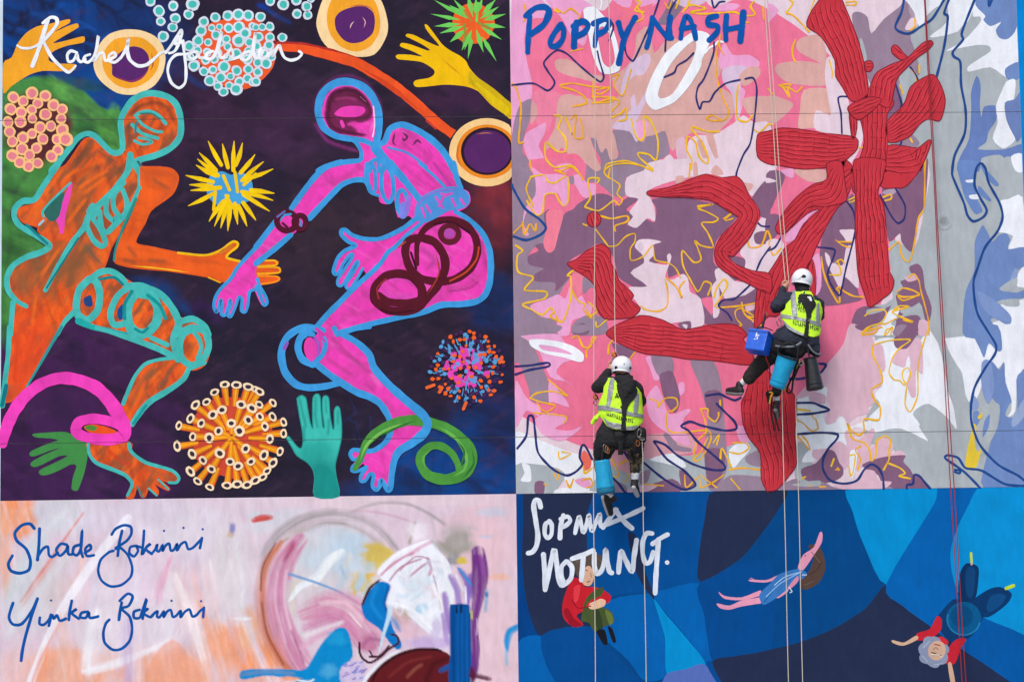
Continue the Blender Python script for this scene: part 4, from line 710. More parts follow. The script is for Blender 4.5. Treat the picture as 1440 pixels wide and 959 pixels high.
# --- lower right (B6)
for c, s in ((SAL, 'B6 455,-10 505,-10 590,70 630,250 640,330 590,350 605,420 560,450 575,480 500,500 450,540 440,520 400,490 380,530 335,545 320,520 350,450 330,400 330,330 240,380 155,395 320,220 420,100'), (SAL, 'B6 235,365 320,380 320,430 240,420'), (SAL, 'B6 700,180 740,120 800,70 860,70 870,260 830,240 830,380 805,390 780,320 800,240 790,200 760,225 700,200'), (SAL, 'B6 590,110 640,100 660,200 650,250 620,200'), (DMA, 'B6 710,60 760,20 830,-10 845,20 820,70 780,120 730,120 710,100'), (MAU, 'B6 700,30 730,-10 780,-10 730,50'), (DMA, 'B6 490,-10 560,-10 540,20 500,10'), (WHT, 'B6 775,200 790,160 800,200 790,240 770,250'),
             (GRY, 'B6 900,-10 970,-10 1010,120 1060,210 1090,260 1110,380 1140,470 1150,590 1210,800 1220,905 1050,910 1060,600 1060,560 1040,440 1010,350 985,200 955,90'), (GRY, 'B6 815,490 840,455 900,430 960,470 1010,520 1060,600 1060,910 820,910 800,800 760,750 700,680 620,605 650,580 750,570 900,640 895,628 850,560 855,540'), (GRY, 'B6 160,660 200,650 230,700 190,760 250,760 280,850 220,880 150,840'), (WHT, 'B6 190,755 230,690 300,690 260,750'), (SAL, 'B6 250,690 330,680 400,640 450,680 470,740 420,800 330,740 260,740'), (SAL, 'B6 430,590 470,580 500,640 580,570 600,590 570,690 640,620 700,650 680,730 560,760 500,800 460,740 450,680'),
             (WHT, 'B6 460,700 500,690 500,740 480,840 462,835'), (SAL, 'B6 690,720 740,690 775,720 700,735'), (DMA, 'B6 188,795 270,762 330,690 375,700 400,760 422,790 420,830 380,860 280,880 200,850'), (DMA, 'B6 530,770 640,730 770,718 760,755 800,800 825,860 800,912 660,912 620,830 560,800'), (MAU, 'B6 0,915 100,870 160,850 200,880 300,865 400,905 650,890 660,915 0,925'), (SAL, 'B6 370,885 430,885 520,840 550,800 600,810 620,860 695,868 640,908 420,910'), (GRY, 'B6 130,885 200,870 290,860 290,890 200,895'), (DMA, 'B6 780,905 815,880 825,830 860,840 910,912'),
             (BLG, 'B6 1140,-10 1290,-10 1315,120 1285,132 1240,90 1215,170 1190,120'), (BLG, 'B6 1210,190 1262,195 1300,240 1325,195 1335,310 1370,420 1340,500 1400,490 1395,300 1420,255 1460,270 1460,900 1210,910 1220,760 1260,620 1300,520 1280,420 1200,330'), ((132, 154, 202), 'B6 1200,200 1250,195 1270,330 1240,430 1205,360'), ((140, 160, 206), 'B6 1130,420 1160,385 1185,430 1170,460 1135,460'), (BLG, 'B6 1150,480 1180,470 1190,520 1160,560'), (GRY, 'B6 1195,450 1240,430 1300,435 1290,560 1230,680 1200,720 1170,690 1210,560'), (BLG, 'B6 1215,530 1245,490 1240,560 1205,620'), ((226, 196, 62), 'B6 1150,540 1172,560 1160,640 1175,700 1200,685 1165,795 1108,790 1120,680 1140,600'), ((226, 196, 62), 'B6 1180,500 1205,478 1200,510 1182,515'), ((150, 168, 204), 'B6 1370,520 1440,400 1440,500 1380,560'), (GRY, 'B6 1335,480 1365,420 1365,470 1340,500')):
    patch(s, c)
# soiled smudge on the grey
cvs = Canvas(1316, 298, 1340, 324, 1.2, GRY); cvs.blob(1327, 311, 8, 8, (120, 124, 128), .6, 30, rough=.3, seed=3)
base(.0061); Art().canvas(cvs, [ell(1328, 311, 11.5, 12.5)]).build('dirt_smudge', Bm)
# --- white rings
for o_, h_ in (('B1 400,60 460,40 500,75 560,150 595,260 610,360 600,400 540,420 490,400 450,300 430,200', 'B1 510,150 550,200 575,300 575,350 545,380 510,350 490,260 480,180'),
               ('B1 1000,190 1050,175 1100,190 1115,230 1070,330 1060,380 1000,480 920,570 850,605 800,620 760,585 750,530 790,420 870,290', 'B1 1025,230 1035,270 1010,350 960,440 900,530 840,555 820,530 850,440 900,350 970,270'),
               ('B5 100,70 190,70 280,85 350,110 400,150 400,190 370,195 290,170 190,150 110,110', 'B5 150,100 240,110 310,135 340,155 280,145 180,130')):
    base(.0062); Art().poly(o_, (240, 242, 247), 3, [h_]).build('painted_ring', Bm)
a = Art().stroke('B1 495,-10 505,20 495,55', 2.2, (242, 240, 246)).stroke('B1 1085,300 1110,270 1140,255 1160,235 1185,238', [2, 3, 3], (244, 244, 248)); piece('painted_line', a, panel=Bm)
# --- yellow squiggles
YS = '''B1 270,480 340,470 460,490 545,495 500,530 460,515 545,490|B1 275,490 350,510 400,540 420,580 340,600|B1 460,440 455,520 470,575 560,555 605,575 560,625|B1 450,580 540,575 580,550 450,545|B1 560,430 600,420 570,480 620,540 650,460 670,390|B1 0,470 25,500 50,600 45,700 38,800 65,800|B1 240,650 280,660 260,720 300,780 300,850 250,850 190,800 190,890 240,940 330,930 370,965|B1 300,660 340,760 310,680 300,655|B1 330,670 360,650 350,770 400,770 385,670|B1 560,660 610,640 640,610 640,670 600,680|B1 670,670 690,750 720,790 745,760 740,660 780,680 820,790 810,900 770,870 710,860 720,890 790,950|B1 520,950 540,920 640,905 720,930 790,960
B1 70,30 80,90 65,120|B1 250,50 290,75 330,50 380,90 370,110|B1 240,60 265,70|B1 330,290 400,275|B1 740,70 690,60 720,20 700,0|B1 860,20 880,50 900,0|B1 920,50 940,0|B1 960,70 1000,30 1090,50 1000,70 1060,80 1160,75 1250,70 1300,90 1365,85 1340,40 1360,10|B1 980,50 1000,0|B1 1170,200 1165,260 1190,310|B1 1160,240 1145,330 1150,430 1180,540 1215,620 1200,670 1130,680 1090,665 1130,650 1180,680|B1 1270,480 1260,600 1270,670 1320,685 1350,650|B1 1350,720 1390,745 1438,700|B1 1165,740 1100,740 1020,715 1010,730 1060,790 1100,880 1095,920 1050,880 1030,800 985,770 980,840 1010,900 1005,950|B1 1410,40 1415,110|B1 1330,130 1290,120
B1 100,900 110,960|B1 700,40 740,100 680,130
B2 105,70 140,20 120,0|B2 105,75 150,95 230,180|B2 260,0 240,60 250,90|B2 440,15 490,10 490,30 440,30|B2 155,225 138,270 140,320 155,350|B2 60,480 90,500 120,550 110,500 130,475 70,480 125,500 160,520 190,490|B2 0,500 25,530|B2 0,700 30,700|B2 825,110 825,150 800,170|B2 805,390 830,420 835,455|B2 850,370 850,410|B2 740,480 760,530|B2 800,780 810,800|B2 510,830 530,830|B2 885,900 880,960|B2 345,340 360,400 360,440
B3 105,75 180,65 200,100 240,110 310,75 318,200 290,240 265,210 240,170 185,180 172,270 140,290 100,240 85,210|B3 105,80 80,140 100,200 120,240|B3 240,40 280,40 330,20 380,60 400,95|B3 260,45 300,60|B3 410,240 440,190 428,90 488,85 480,110|B3 410,245 490,265 570,210 600,235 620,205 590,170 605,120 530,70 520,40 560,10 640,0 720,10 780,35|B3 500,295 560,310 640,295 655,310 640,330 580,350 580,380|B3 470,370 530,450 545,465 590,460 640,410 690,395 690,440 665,480 670,545 740,520 790,460 805,540 880,560 920,590 945,640|B3 860,650 875,720 870,800 820,830 750,820 725,800|B3 870,645 920,690 955,755 940,700 970,660|B3 1045,240 1130,230 1045,250 1100,275 1158,310 1130,330 1065,335 1100,390 1130,470 1060,460 1028,435 1045,480 1062,540 1020,555 958,490 960,570 1000,650 1045,720 1080,665 1120,680 1100,740
B3 1190,310 1240,275 1195,320 1240,310|B3 1140,800 1180,740 1210,680 1190,650 1150,700 1135,750|B3 1150,810 1280,800 1390,780|B3 1240,910 1290,910 1260,870 1255,830 1290,815 1380,870|B3 1330,860 1400,870|B3 1290,780 1310,850 1400,910|B3 1320,410 1335,470 1400,460 1430,380|B3 20,460 60,490 30,520 35,610 120,640 70,710 190,720 180,760 60,790 110,820 170,850 220,810 260,880 290,880 330,760 330,640 310,630 345,600|B3 240,830 215,860 260,885|B3 330,700 370,770 410,790 400,820 450,870 420,820|B3 430,780 480,830 430,860|B3 540,870 480,920 470,890|B3 60,330 70,400 100,340 130,380 135,340|B3 10,390 60,340|B3 400,340 420,350|B3 1000,0 995,80|B3 540,80 550,30
B4 880,0 878,240 845,310 820,460 797,545 770,545 745,500 735,440 680,485|B4 300,525 310,600 340,690 398,785 400,720 385,705 400,695 430,720 480,745 535,750|B4 455,220 485,210 490,190 455,205|B4 645,190 690,175 690,200 650,210|B4 380,430 420,460 470,475|B4 390,545 410,620 345,625|B4 390,440 470,440|B4 380,555 410,540 430,560|B4 0,380 15,420 5,450 30,515 70,480|B4 790,640 820,620 848,660 860,720 900,870 905,960|B4 725,720 760,700 820,715 850,740 760,750 725,735 760,770 840,740|B4 710,820 740,800 790,805 700,830 730,855 815,890 760,880|B4 545,855 580,830 640,820 665,840 640,890 560,920 525,955|B4 530,950 600,930 620,900 660,900 720,870|B4 680,930 700,920 690,960
B5 340,60 370,50 400,110 440,110 450,60 470,60 420,130 420,170|B5 100,400 140,370 230,360 310,385|B5 205,295 310,385|B5 105,400 160,420 240,440 200,475 170,465|B5 140,420 160,460|B5 540,150 545,100 570,70|B5 660,180 690,140|B5 770,400 820,420 820,450 860,400 920,400 930,440 900,470 870,480 870,560 900,590 980,590 1060,580 1110,585 1115,640 1060,740 1020,740 1040,640 1090,590 1085,530 1060,460|B5 1060,460 1100,460 1100,500 1140,530 1160,500 1160,480|B5 1170,410 1170,440|B5 1130,650 1165,600 1150,660|B5 1020,740 1060,700 1100,620|B5 1240,650 1310,650 1330,680 1280,710 1220,700|B5 260,700 270,740 330,710 280,700|B5 235,820 255,860 265,800|B5 305,860 325,900 345,850|B5 400,780 410,820 450,790|B5 560,740 600,830 560,840|B5 600,770 660,740|B5 640,870 660,820
B5 970,830 980,900 1050,840 1060,900 1130,870 1190,830|B5 1220,800 1290,790 1390,800|B5 1230,850 1280,910|B5 180,880 200,890|B5 740,880 850,890|B5 1170,740 1180,680 1230,780|B5 390,860 440,850 450,890 420,900|B5 120,480 300,500 290,540|B5 1060,830 1150,900
B6 590,100 680,75 800,70 740,118 700,170 680,250 705,292 740,300 770,325 800,270 790,230 760,240 755,280 775,320|B6 905,0 870,100 842,230 842,370 820,440 795,475 770,430 780,330|B6 585,110 590,160 630,240 640,310 580,350 600,410 630,450 622,520 540,515 540,580 510,605 470,580 445,540 462,600 480,630 540,650 570,690 580,750 605,720 612,640 660,610 690,640 680,690 680,740 650,800|B6 680,765 740,790 770,820 735,835 800,850|B6 525,45 560,10 600,10 640,0|B6 530,45 590,35 610,20|B6 655,45 665,15 690,10 660,45|B6 520,670 490,690 520,740 505,800|B6 460,720 490,720 480,800 465,835 455,780|B6 160,460 240,470 200,465|B6 160,520 200,540 240,580 280,570 270,520 250,505 250,480|B6 165,610 200,650 235,690 220,640 190,610|B6 370,740 355,780|B6 230,890 250,890|B6 290,895 325,895|B6 380,800 400,800 390,790|B6 190,850 210,840'''
for s in YS.replace('\n', '|').split('|'):
    base(.0064+RNG.uniform(0, .0002)); Art().stroke(clampB(smooth(P(s), False, 5)), RNG.choice([1.9, 2.2, 2.5]), (243, 184+RNG.randint(-12, 10), 44), 1, jit=.3).build('painted_squiggle', Bm)
NS = '''B1 0,480 120,470 200,510 240,465 200,400 180,350 250,285 310,305 380,370 470,445 500,460 515,430 490,340 480,290|B1 500,110 540,110 570,150 545,230|B1 830,-10 790,110 750,200 690,330 670,340 640,300 630,220|B1 930,-10 890,60 870,150 860,290|B1 1120,-10 1135,45 1165,15 1195,10|B1 855,435 910,410 930,370 980,340 1020,300|B1 1135,240 1130,310 1080,440 1045,490 1035,550 1055,615 1070,575 1110,570 1140,520 1200,470 1280,450|B1 1310,445 1355,440 1375,500 1365,640 1340,800 1300,870 1265,959 B3 1260,70
B2 415,750 410,640 395,550 455,545|B2 800,380 830,420 845,460|B2 710,450 750,580 745,600|B2 740,820 750,800
B3 1450,470 1400,540 1370,610|B3 1340,680 1250,760 1190,765 1160,800 1210,840 1235,880|B3 1370,320 1400,350 1445,355|B4 0,490 40,470 75,410|B4 630,175 690,290 730,335 765,310 770,240 740,180 715,140|B4 440,210 480,270 490,380 440,580 415,700 400,742 360,690 335,620 370,520 370,482 280,470
B5 20,220 100,215 200,200 205,220 100,240 20,265|B5 30,680 80,610 90,510 105,495 120,510 130,590 145,700 200,770 250,810 310,832 360,810 395,770 380,730 390,670 410,665 450,740|B5 1090,385 1160,375 1200,390 1250,410 1285,395|B5 1150,430 1200,480 1250,530 1260,570 1200,580 1140,570 1060,550 1000,530 950,555 990,580 1040,640 1110,700 1190,770 1190,800 1120,800 1020,770 930,720 860,660 800,640 810,660 870,740 960,800 1010,850 1030,890 960,910 850,850 740,760|B5 560,840 600,880 640,935|B5 630,700 660,745
B6 120,290 180,290 230,280|B6 280,205 325,210 310,240 285,265|B6 165,425 250,425 290,440 330,455 340,468 250,485 165,490|B6 165,600 300,592 388,600 385,630 340,680 310,740 310,800 350,860 430,878 500,860 540,800 580,770 620,790 645,840 650,905|B6 780,905 782,885 815,878 820,830 850,835 880,870 910,905'''
for s in NS.replace('\n', '|').split('|'):
    base(.0067+RNG.uniform(0, .0002)); Art().stroke(clampB(smooth(P(s), False, 5)), 3.2 if s[:2] in ('B5', 'B6') else 2.5, NAV if s[:2] != 'B6' else (40, 60, 120), 1, jit=.2).build('painted_line', Bm)
N2 = '''B2 765,-10 750,70 715,150 740,180 795,190 860,150 920,110 960,50 995,-10|B2 1020,-10 990,75 1010,100 990,260 945,440|B2 1165,-10 1090,180 1095,225 1040,290 1045,320 1080,350 1085,480 1110,620 1105,750 1050,870 1035,959 B4 1040,80 1100,220 1120,290 1155,325 1210,300 1228,260 1190,190 1160,120 1170,30 1195,0 1222,30 1240,110 1300,220 1318,300 1290,380 1220,470 1180,580 1155,660 1160,760 1180,850 1240,950 B6 1280,100 1275,150 1220,230 1160,340 1140,450 1145,540 1190,660 1290,770 1400,830 1445,865|B2 1240,-10 1242,35 1262,-10
B6 1190,900 1100,810 1000,740 1000,722 1020,720 1070,735 1110,790 1200,805 1330,880 1445,890|B6 1050,800 1080,805 1075,820 1050,812|B3 -5,120 70,250 150,310 190,360 160,400 80,430 10,410'''
for s in N2.replace('\n', '|').split('|'):
    base(.0067); Art().stroke(clampB(smooth(P(s), False, 6)), 3.4, NV2, 1, jit=.15).build('painted_line', Bm)
# --- knitted branches
def knit(outline, path, n, half, fade=.75, name='painted_knit_branch', base_d=.0068):
    base(base_d)
    pl = smooth(P(outline), True, 3); a = Art()
    a.poly(pl, RED, 1)
    a.stroke(pl, 1.3, (126, 34, 48), 1, True)
    q = np.array(smooth(P(path), False, 6)); tg = np.gradient(q, axis=0); tg /= np.maximum(np.hypot(*tg.T), 1e-6)[:, None]; nm = np.stack([-tg[:, 1], tg[:, 0]], 1)
    ln = np.r_[0, np.cumsum(np.hypot(*np.diff(q, axis=0).T))]; m = max(4, int(ln[-1]/2.2)); tt = np.linspace(0, ln[-1], m)
    qx, qy = np.interp(tt, ln, q[:, 0]), np.interp(tt, ln, q[:, 1]); nx, ny = np.interp(tt, ln, nm[:, 0]), np.interp(tt, ln, nm[:, 1])
    H = np.interp(tt/ln[-1], np.linspace(0, 1, len(half)), half)
    for k in range(n):
        u = (k+.5)/n*2-1; ph = RNG.random()*6
        off = H*u*1.04+.7*np.sin(tt/8.5+ph*.3)+.35*np.sin(tt/3.1+ph)
        X, Y = qx+nx*off, qy+ny*off
        ok = inside(pl, X+nx*1.2, Y+ny*1.2) & inside(pl, X-nx*1.2, Y-ny*1.2)
        for col, w_, o_ in (((214, 64, 76), 1.5, -1.5), ((140, 32, 46), 1.25, 0)):
            i = 0
            while i < m:
                if not ok[i]: i += 1; continue
                j = i
                while j < m and ok[j]: j += 1
                if j-i > 3:
                    a.stroke(list(zip((X+nx*o_)[i:j], (Y+ny*o_)[i:j])), w_, col, 1, jit=.5, taper=.25)
                i = j
    r = m/9
    for k in range(1, int(r)):          # short purl rows across the ribs
        i = min(m-1, int(k*9+RNG.uniform(-2, 2)))
        for c in range(n):
            if RNG.random() < .55: continue
            u = (c+RNG.uniform(.1, .9))/n*2-1; u2 = u+1.2/n
            p0 = (qx[i]+nx[i]*H[i]*u, qy[i]+ny[i]*H[i]*u); p1 = (qx[i]+nx[i]*H[i]*u2, qy[i]+ny[i]*H[i]*u2)
            if inside(pl, np.array([p0[0], p1[0]]), np.array([p0[1], p1[1]])).all(): a.stroke([p0, p1], .8, (150, 34, 48), 1)
    return a.build(name, Bm)
knit('B4 90,480 150,430 200,340 290,258 220,282 110,380 60,395 42,365 55,330 100,260 160,190 250,120 340,90 330,0 B2 340,940 440,900 480,960 B4 430,80 490,30 520,-20 640,-20 650,60 625,130 490,170 470,130 435,210 390,250 330,350 262,490 220,592 135,620 110,700 60,850 B6 0,-60 B5 1360,0 B4 -50,640 0,618', 'B4 500,60 400,150 300,260 180,420 90,560 20,720 -20,900', 7, [20, 24, 20, 18, 22, 24, 18])
knit('B4 330,0 410,-10 430,90 440,210 330,240 220,250 110,380 60,395 42,365 55,330 100,260 160,190 250,120 330,90', 'B4 400,40 340,160 220,200 120,290 55,370', 5, [10, 18, 15, 14, 8], base_d=.0092)
knit('B2 238,75 310,-20 400,-20 445,70 470,130 510,240 550,400 562,545 470,570 420,490 380,430 375,340 300,210 218,150', 'B2 330,-10 330,90 400,230 450,380 500,560', 7, [22, 28, 22, 22, 14])
knit('B2 543,350 580,345 592,372 575,402 545,398', 'B2 540,375 595,373', 3, [7, 6]); knit('B2 693,275 705,256 725,258 762,300 785,328 745,338 702,305', 'B2 690,265 770,335', 2, [6, 7])
knit('B2 450,600 540,550 600,500 700,560 700,600 668,650 672,800 660,930 655,970 465,970 510,900 540,800 520,680 490,672 460,640', 'B2 610,520 600,640 600,800 570,970', 6, [14, 20, 18, 24])
knit('B2 560,545 580,470 612,408 700,360 780,330 860,250 908,229 928,245 900,282 830,332 772,390 722,450 682,605 600,570', 'B2 620,570 650,440 720,385 810,310 915,240', 5, [17, 16, 12, 9, 5], base_d=.0085)
knit('B2 665,690 760,592 800,490 870,440 930,420 972,480 996,560 986,632 962,682 900,670 850,702 790,772 680,802', 'B2 665,750 780,680 870,560 930,430', 7, [12, 18, 26, 22])
knit('B2 450,600 560,548 640,560 590,620 520,672 480,660', 'B2 450,625 540,590 640,555', 4, [8, 11, 8], base_d=.0098)
knit('B2 455,620 500,690 488,772 470,770', 'B2 475,640 480,770', 2, [4, 4])
knit('B2 -60,760 0,738 80,720 200,730 320,750 492,772 500,840 440,900 420,942 340,942 200,952 60,930 0,922 -60,880', 'B2 -60,820 100,825 300,845 500,840', 8, [14, 24, 24, 14])
knit('B2 672,820 760,820 840,832 900,788 917,800 890,880 855,962 B4 870,5 830,72 770,132 720,138 635,130 650,0 B2 660,920', 'B2 650,900 740,900 820,880 915,800 B4 860,0', 6, [14, 24, 26, 10])
knit('B4 485,-20 655,-20 650,60 625,130 618,172 650,232 666,400 680,590 708,660 690,722 640,762 570,808 545,740 510,640 500,560 490,400 490,170', 'B4 570,-20 560,150 580,400 595,590 620,800', 7, [20, 17, 22, 23, 18], base_d=.0085)
knit('B4 215,590 250,540 270,640 262,750 240,720 235,650', 'B4 240,550 255,740', 2, [6, 5])
knit('B3 310,560 360,540 420,490 500,453 552,490 556,560 582,602 602,660 640,690 684,740 668,768 722,812 680,862 590,872 520,872 475,812 470,700 420,640 340,592', 'B3 360,540 470,540 520,660 570,780 650,870', 8, [12, 24, 24, 26, 22])
knit('B3 765,155 880,135 1000,90 1090,60 1180,80 1260,72 1300,110 1332,180 1370,230 1392,290 1340,410 1282,480 1240,522 1212,515 1250,562 1350,602 1450,622 1450,730 1320,672 1200,612 1150,562 1138,490 1180,400 1270,310 1230,277 1130,215 1080,202 960,190 890,190 770,180', 'B3 765,168 900,160 1080,130 1230,190 1325,290 1250,410 1180,500 1280,600 1450,680', 5, [3, 8, 18, 20, 18, 15, 12, 13, 14], base_d=.0100)
a = ell(460, 314, 39, 42, 0, 16, 'B3'); knit('F '+' '.join('%.1f,%.1f' % q for q in a), 'B3 450,270 465,360', 4, [9, 9])
knit('B3 535,942 600,900 730,853 850,880 960,932 1100,908 1200,900 1272,912 1320,962 B5 1300,70 1352,150 1335,212 1150,190 990,180 900,165 750,150 640,110 540,52', 'B5 535,30 700,50 900,70 1100,80 1300,110', 7, [4, 20, 18, 24, 20])
knit('B5 1310,380 1340,300 1438,230 B6 0,250 110,340 155,400 160,500 150,600 162,760 120,832 50,912 0,920 B5 1438,930 1400,850 1395,710 1330,620 1298,540 1288,430', 'B5 1400,240 1390,420 1400,600 1450,760 1460,930', 10, [26, 40, 40, 36, 24], base_d=.0100)
# --- blue lettering
base(.0070); a = Art(); BL = (12, 86, 168)
for p, w_ in (('B1 88,295 92,200 100,95', [7, 6.5, 7]), ('B1 76,92 130,48 185,42 208,72 178,140 105,195', [6, 7.5, 8, 8, 7]), ('B1 275,140 240,185 215,235 222,262 255,258 285,220 290,165 272,140', 7), ('B1 348,265 352,190 362,128', 8), ('B1 345,150 395,122 428,145 405,185 360,208', 7.5), ('B1 465,262 472,190 480,125', 6), ('B1 458,135 520,112 548,128 525,170 478,198', 7),
              ('B1 598,130 612,180 630,225', 7), ('B1 692,102 655,165 625,240 600,358', [7, 7, 7, 7.5]), ('B1 756,268 775,200 788,100', 6.5), ('B1 790,105 825,155 870,208 895,215', 6.5), ('B1 890,215 884,160 888,100', 7), ('B1 948,218 955,160 975,95 1000,110 1022,170 1032,220', 6.5), ('B1 950,165 1025,150', 6), ('B1 1150,92 1105,105 1105,140 1155,148 1150,185 1108,228', 7), ('B1 1202,225 1200,160 1205,92', 7), ('B1 1282,232 1292,150 1300,72', 8), ('B1 1200,170 1295,150', 7)):
    a.stroke(p, [k*1.14 for k in w_] if isinstance(w_, list) else w_*1.14, BL, jit=.15)
piece('painted_lettering', a, 'blue painted capital letters reading POPPY NASH', Bm)
# next mural's blue edge and the bare pale strip at the far side
base(.002)
Art().poly([(XR(y)+.2, y) for y in (-30, 120, 240, 480, 700, 990)]+[(1640, 990), (1640, -30)], (0, 132, 212), 1).build('mural_panel', wall, 'bright blue edge of the neighbouring mural')
Art().poly([(XL(y)-.2, y) for y in (-30, 350, 990)]+[(-160, 990), (-160, -30)], (206, 222, 234), 1).build('mural_panel', wall, 'pale blue white bare border strip of the wall')
# ================================================================== mural C: loose brush work in pinks and blues
base(.002)
cv = Canvas(0, 702, 728, 990, 1.6, (220, 198, 212))
edge_fit(cv, XL, XM, YB, None)
B = lambda x, y, rx, ry, c, al=1, ang=0, t='C1', **k: cv.blob(x, y, rx, ry, c, al, ang, t=t, **k)
K = lambda p, w_, c, al=1, soft=.6, br=.5, seed=0: cv.stroke(p, w_, c, al, soft, br, seed)
B(300, 130, 260, 120, (206, 208, 216), .8); B(700, 130, 400, 120, (216, 204, 220), .8, seed=2); B(150, 500, 150, 260, (206, 206, 214), .8, seed=3); B(1000, 200, 260, 160, (222, 214, 226), .8, seed=4)
B(70, 130, 110, 130, (242, 158, 112), .95, hard=1.8, rough=.2); B(30, 330, 40, 260, (240, 170, 132), .7); B(60, 60, 120, 40, (240, 140, 90), .6)
B(300, 500, 140, 120, (216, 190, 184), .5, seed=6); B(700, 450, 330, 170, (228, 206, 222), .8, seed=7); B(1150, 420, 140, 240, (222, 212, 218), .9, seed=8)
B(330, 900, 300, 170, (240, 164, 126), .85, seed=9); B(800, 900, 330, 150, (238, 168, 134), .8, seed=10); B(1150, 760, 190, 150, (240, 158, 112), .9, seed=11); B(1300, 860, 160, 150, (242, 150, 96), .9, seed=12); B(80, 900, 90, 120, (236, 186, 176), .6)
B(960, 520, 150, 140, (236, 190, 186), .7, seed=13); B(1250, 700, 70, 120, (234, 166, 110), .8, seed=14); B(620, 300, 60, 120, (190, 170, 190), .4)
for k in range(34):      # dry fan of downward strokes
    x = RNG.uniform(380, 1280); y = RNG.uniform(250, 640); l = RNG.uniform(160, 380); s = (x-780)/900
    c = RNG.choice([(232, 224, 234), (238, 234, 240), (214, 186, 214), (228, 190, 200), (246, 176, 140), (206, 196, 220)])
    K('C1 %g,%g %g,%g %g,%g' % (x, y, x+s*l*.3, y+l*.5, x+s*l*.8, y+l), RNG.uniform(9, 22), c, RNG.uniform(.3, .7), .8, .7, k)
K('C1 860,330 830,420 790,560', [8, 18, 12], (222, 150, 186), .6, .9, .6); K('C1 870,420 940,600 1010,820', [10, 40, 26], (246, 226, 228), .8, .8, .5); K('C1 650,620 650,800 645,960', 20, (196, 170, 206), .7, .8, .5); K('C1 470,640 450,800 440,900', 34, (232, 228, 236), .85, .7, .5); K('C1 430,900 600,860 800,780', [16, 20, 8], (238, 232, 238), .8, .7, .4)
K('C1 150,300 250,180 330,110', 30, (214, 218, 224), .7, .8, .5); K('C1 50,560 60,480 200,250', 30, (206, 222, 226), .6, .8, .6); K('C1 30,720 160,560 330,330', 22, (220, 222, 226), .7, .8, .5); K('C1 230,240 130,420', 16, (198, 206, 210), .6, .8, .5)
K('C1 420,108 330,232 210,405 105,555', [3, 5, 7, 5], (222, 120, 98), .85, .6, .5); K('C1 300,300 200,450 110,580', 5, (236, 150, 124), .6, .8, .5)
K('C1 640,140 520,290 350,530 240,740 150,965', [15, 15, 15, 14, 13], (241, 237, 244), 1, .25, .15); K('C1 300,660 200,850 160,960', 6, (226, 110, 86), .6, .8, .5)
B(1165, 190, 20, 36, (132, 128, 186), .9); B(1155, 220, 18, 20, (206, 176, 130), .7); B(1210, 640, 60, 10, (240, 238, 240), .9); K('C1 1180,240 1210,430 1200,650', [10, 30, 24], (228, 224, 230), .8, .8, .6)
cv.streaks(60, 7, (238, 230, 236), .5, .8, .3, 5, 75); cv.streaks(50, 8, (206, 188, 206), .55, .9, .3, 9, -60); cv.streaks(70, 10, (236, 216, 222), .5, .85, .2, 19, 82)
for p, w_, c, al in (('C1 560,330 480,560 430,760', 46, (224, 216, 224), .6), ('C1 700,300 680,520 640,760', 50, (222, 208, 226), .5), ('C1 880,380 860,560 800,780', 40, (232, 222, 230), .55), ('C1 1000,330 1080,520 1180,640', 44, (226, 214, 222), .55), ('C1 200,220 120,420 60,640', 44, (208, 212, 218), .55), ('C1 330,330 230,520 130,720', 36, (212, 208, 212), .5), ('C1 760,820 860,760 900,700', 26, (234, 222, 228), .6), ('C1 1080,240 1130,420 1180,600', 30, (220, 214, 218), .6)): K(p, w_, c, al, .8, .6, 13)
cv.poly('C1 470,620 430,900 600,865 760,790 860,740 880,560 860,420 760,560 640,520', (232, 224, 232), .45); cv.poly('C1 860,740 760,850 740,965 1010,965 960,840', (242, 158, 118), .55)
for p, w_, c, al in (('C1 480,600 445,760 430,900', 16, (244, 240, 244), .9), ('C1 430,905 560,872 740,800 860,740', [14, 16, 10, 5], (244, 240, 244), .9), ('C1 640,640 640,800 650,965', 24, (200, 176, 212), .7), ('C1 720,560 690,760 690,965', 20, (236, 216, 228), .7), ('C1 850,340 800,480 800,560', [6, 16, 12], (226, 160, 190), .7), ('C1 880,420 960,640 1030,860', [8, 22, 14], (248, 238, 238), .8), ('C1 990,560 1090,760 1150,960', [10, 30, 30], (242, 168, 130), .7), ('C1 300,640 330,800 300,960', 26, (236, 190, 170), .6), ('C1 230,800 200,960', 22, (244, 158, 116), .8)): K(p, w_, c, al, .7, .5, 23)
t = 'C2'
B(1200, 300, 240, 300, (228, 192, 202), 1, t=t, seed=20); B(1280, 800, 160, 260, (230, 196, 206), .9, t=t, seed=21); B(700, 60, 600, 40, (226, 204, 214), .9, t=t); B(1250, 110, 110, 30, (206, 204, 222), .8, t=t); B(1290, 430, 60, 22, (236, 184, 164), .9, t=t); B(1220, 230, 40, 12, (200, 196, 214), .8, t=t)
B(150, 150, 180, 60, (214, 212, 222), .8, t=t, ang=-15); B(60, 120, 40, 20, (206, 214, 222), .8, t=t)
B(450, 380, 260, 240, (216, 208, 214), 1, t=t, hard=1.6, seed=22); B(480, 320, 210, 120, (198, 212, 224), .9, t=t, seed=23); B(560, 270, 120, 60, (186, 208, 226), .7, t=t); B(420, 560, 180, 120, (214, 200, 206), .9, t=t)
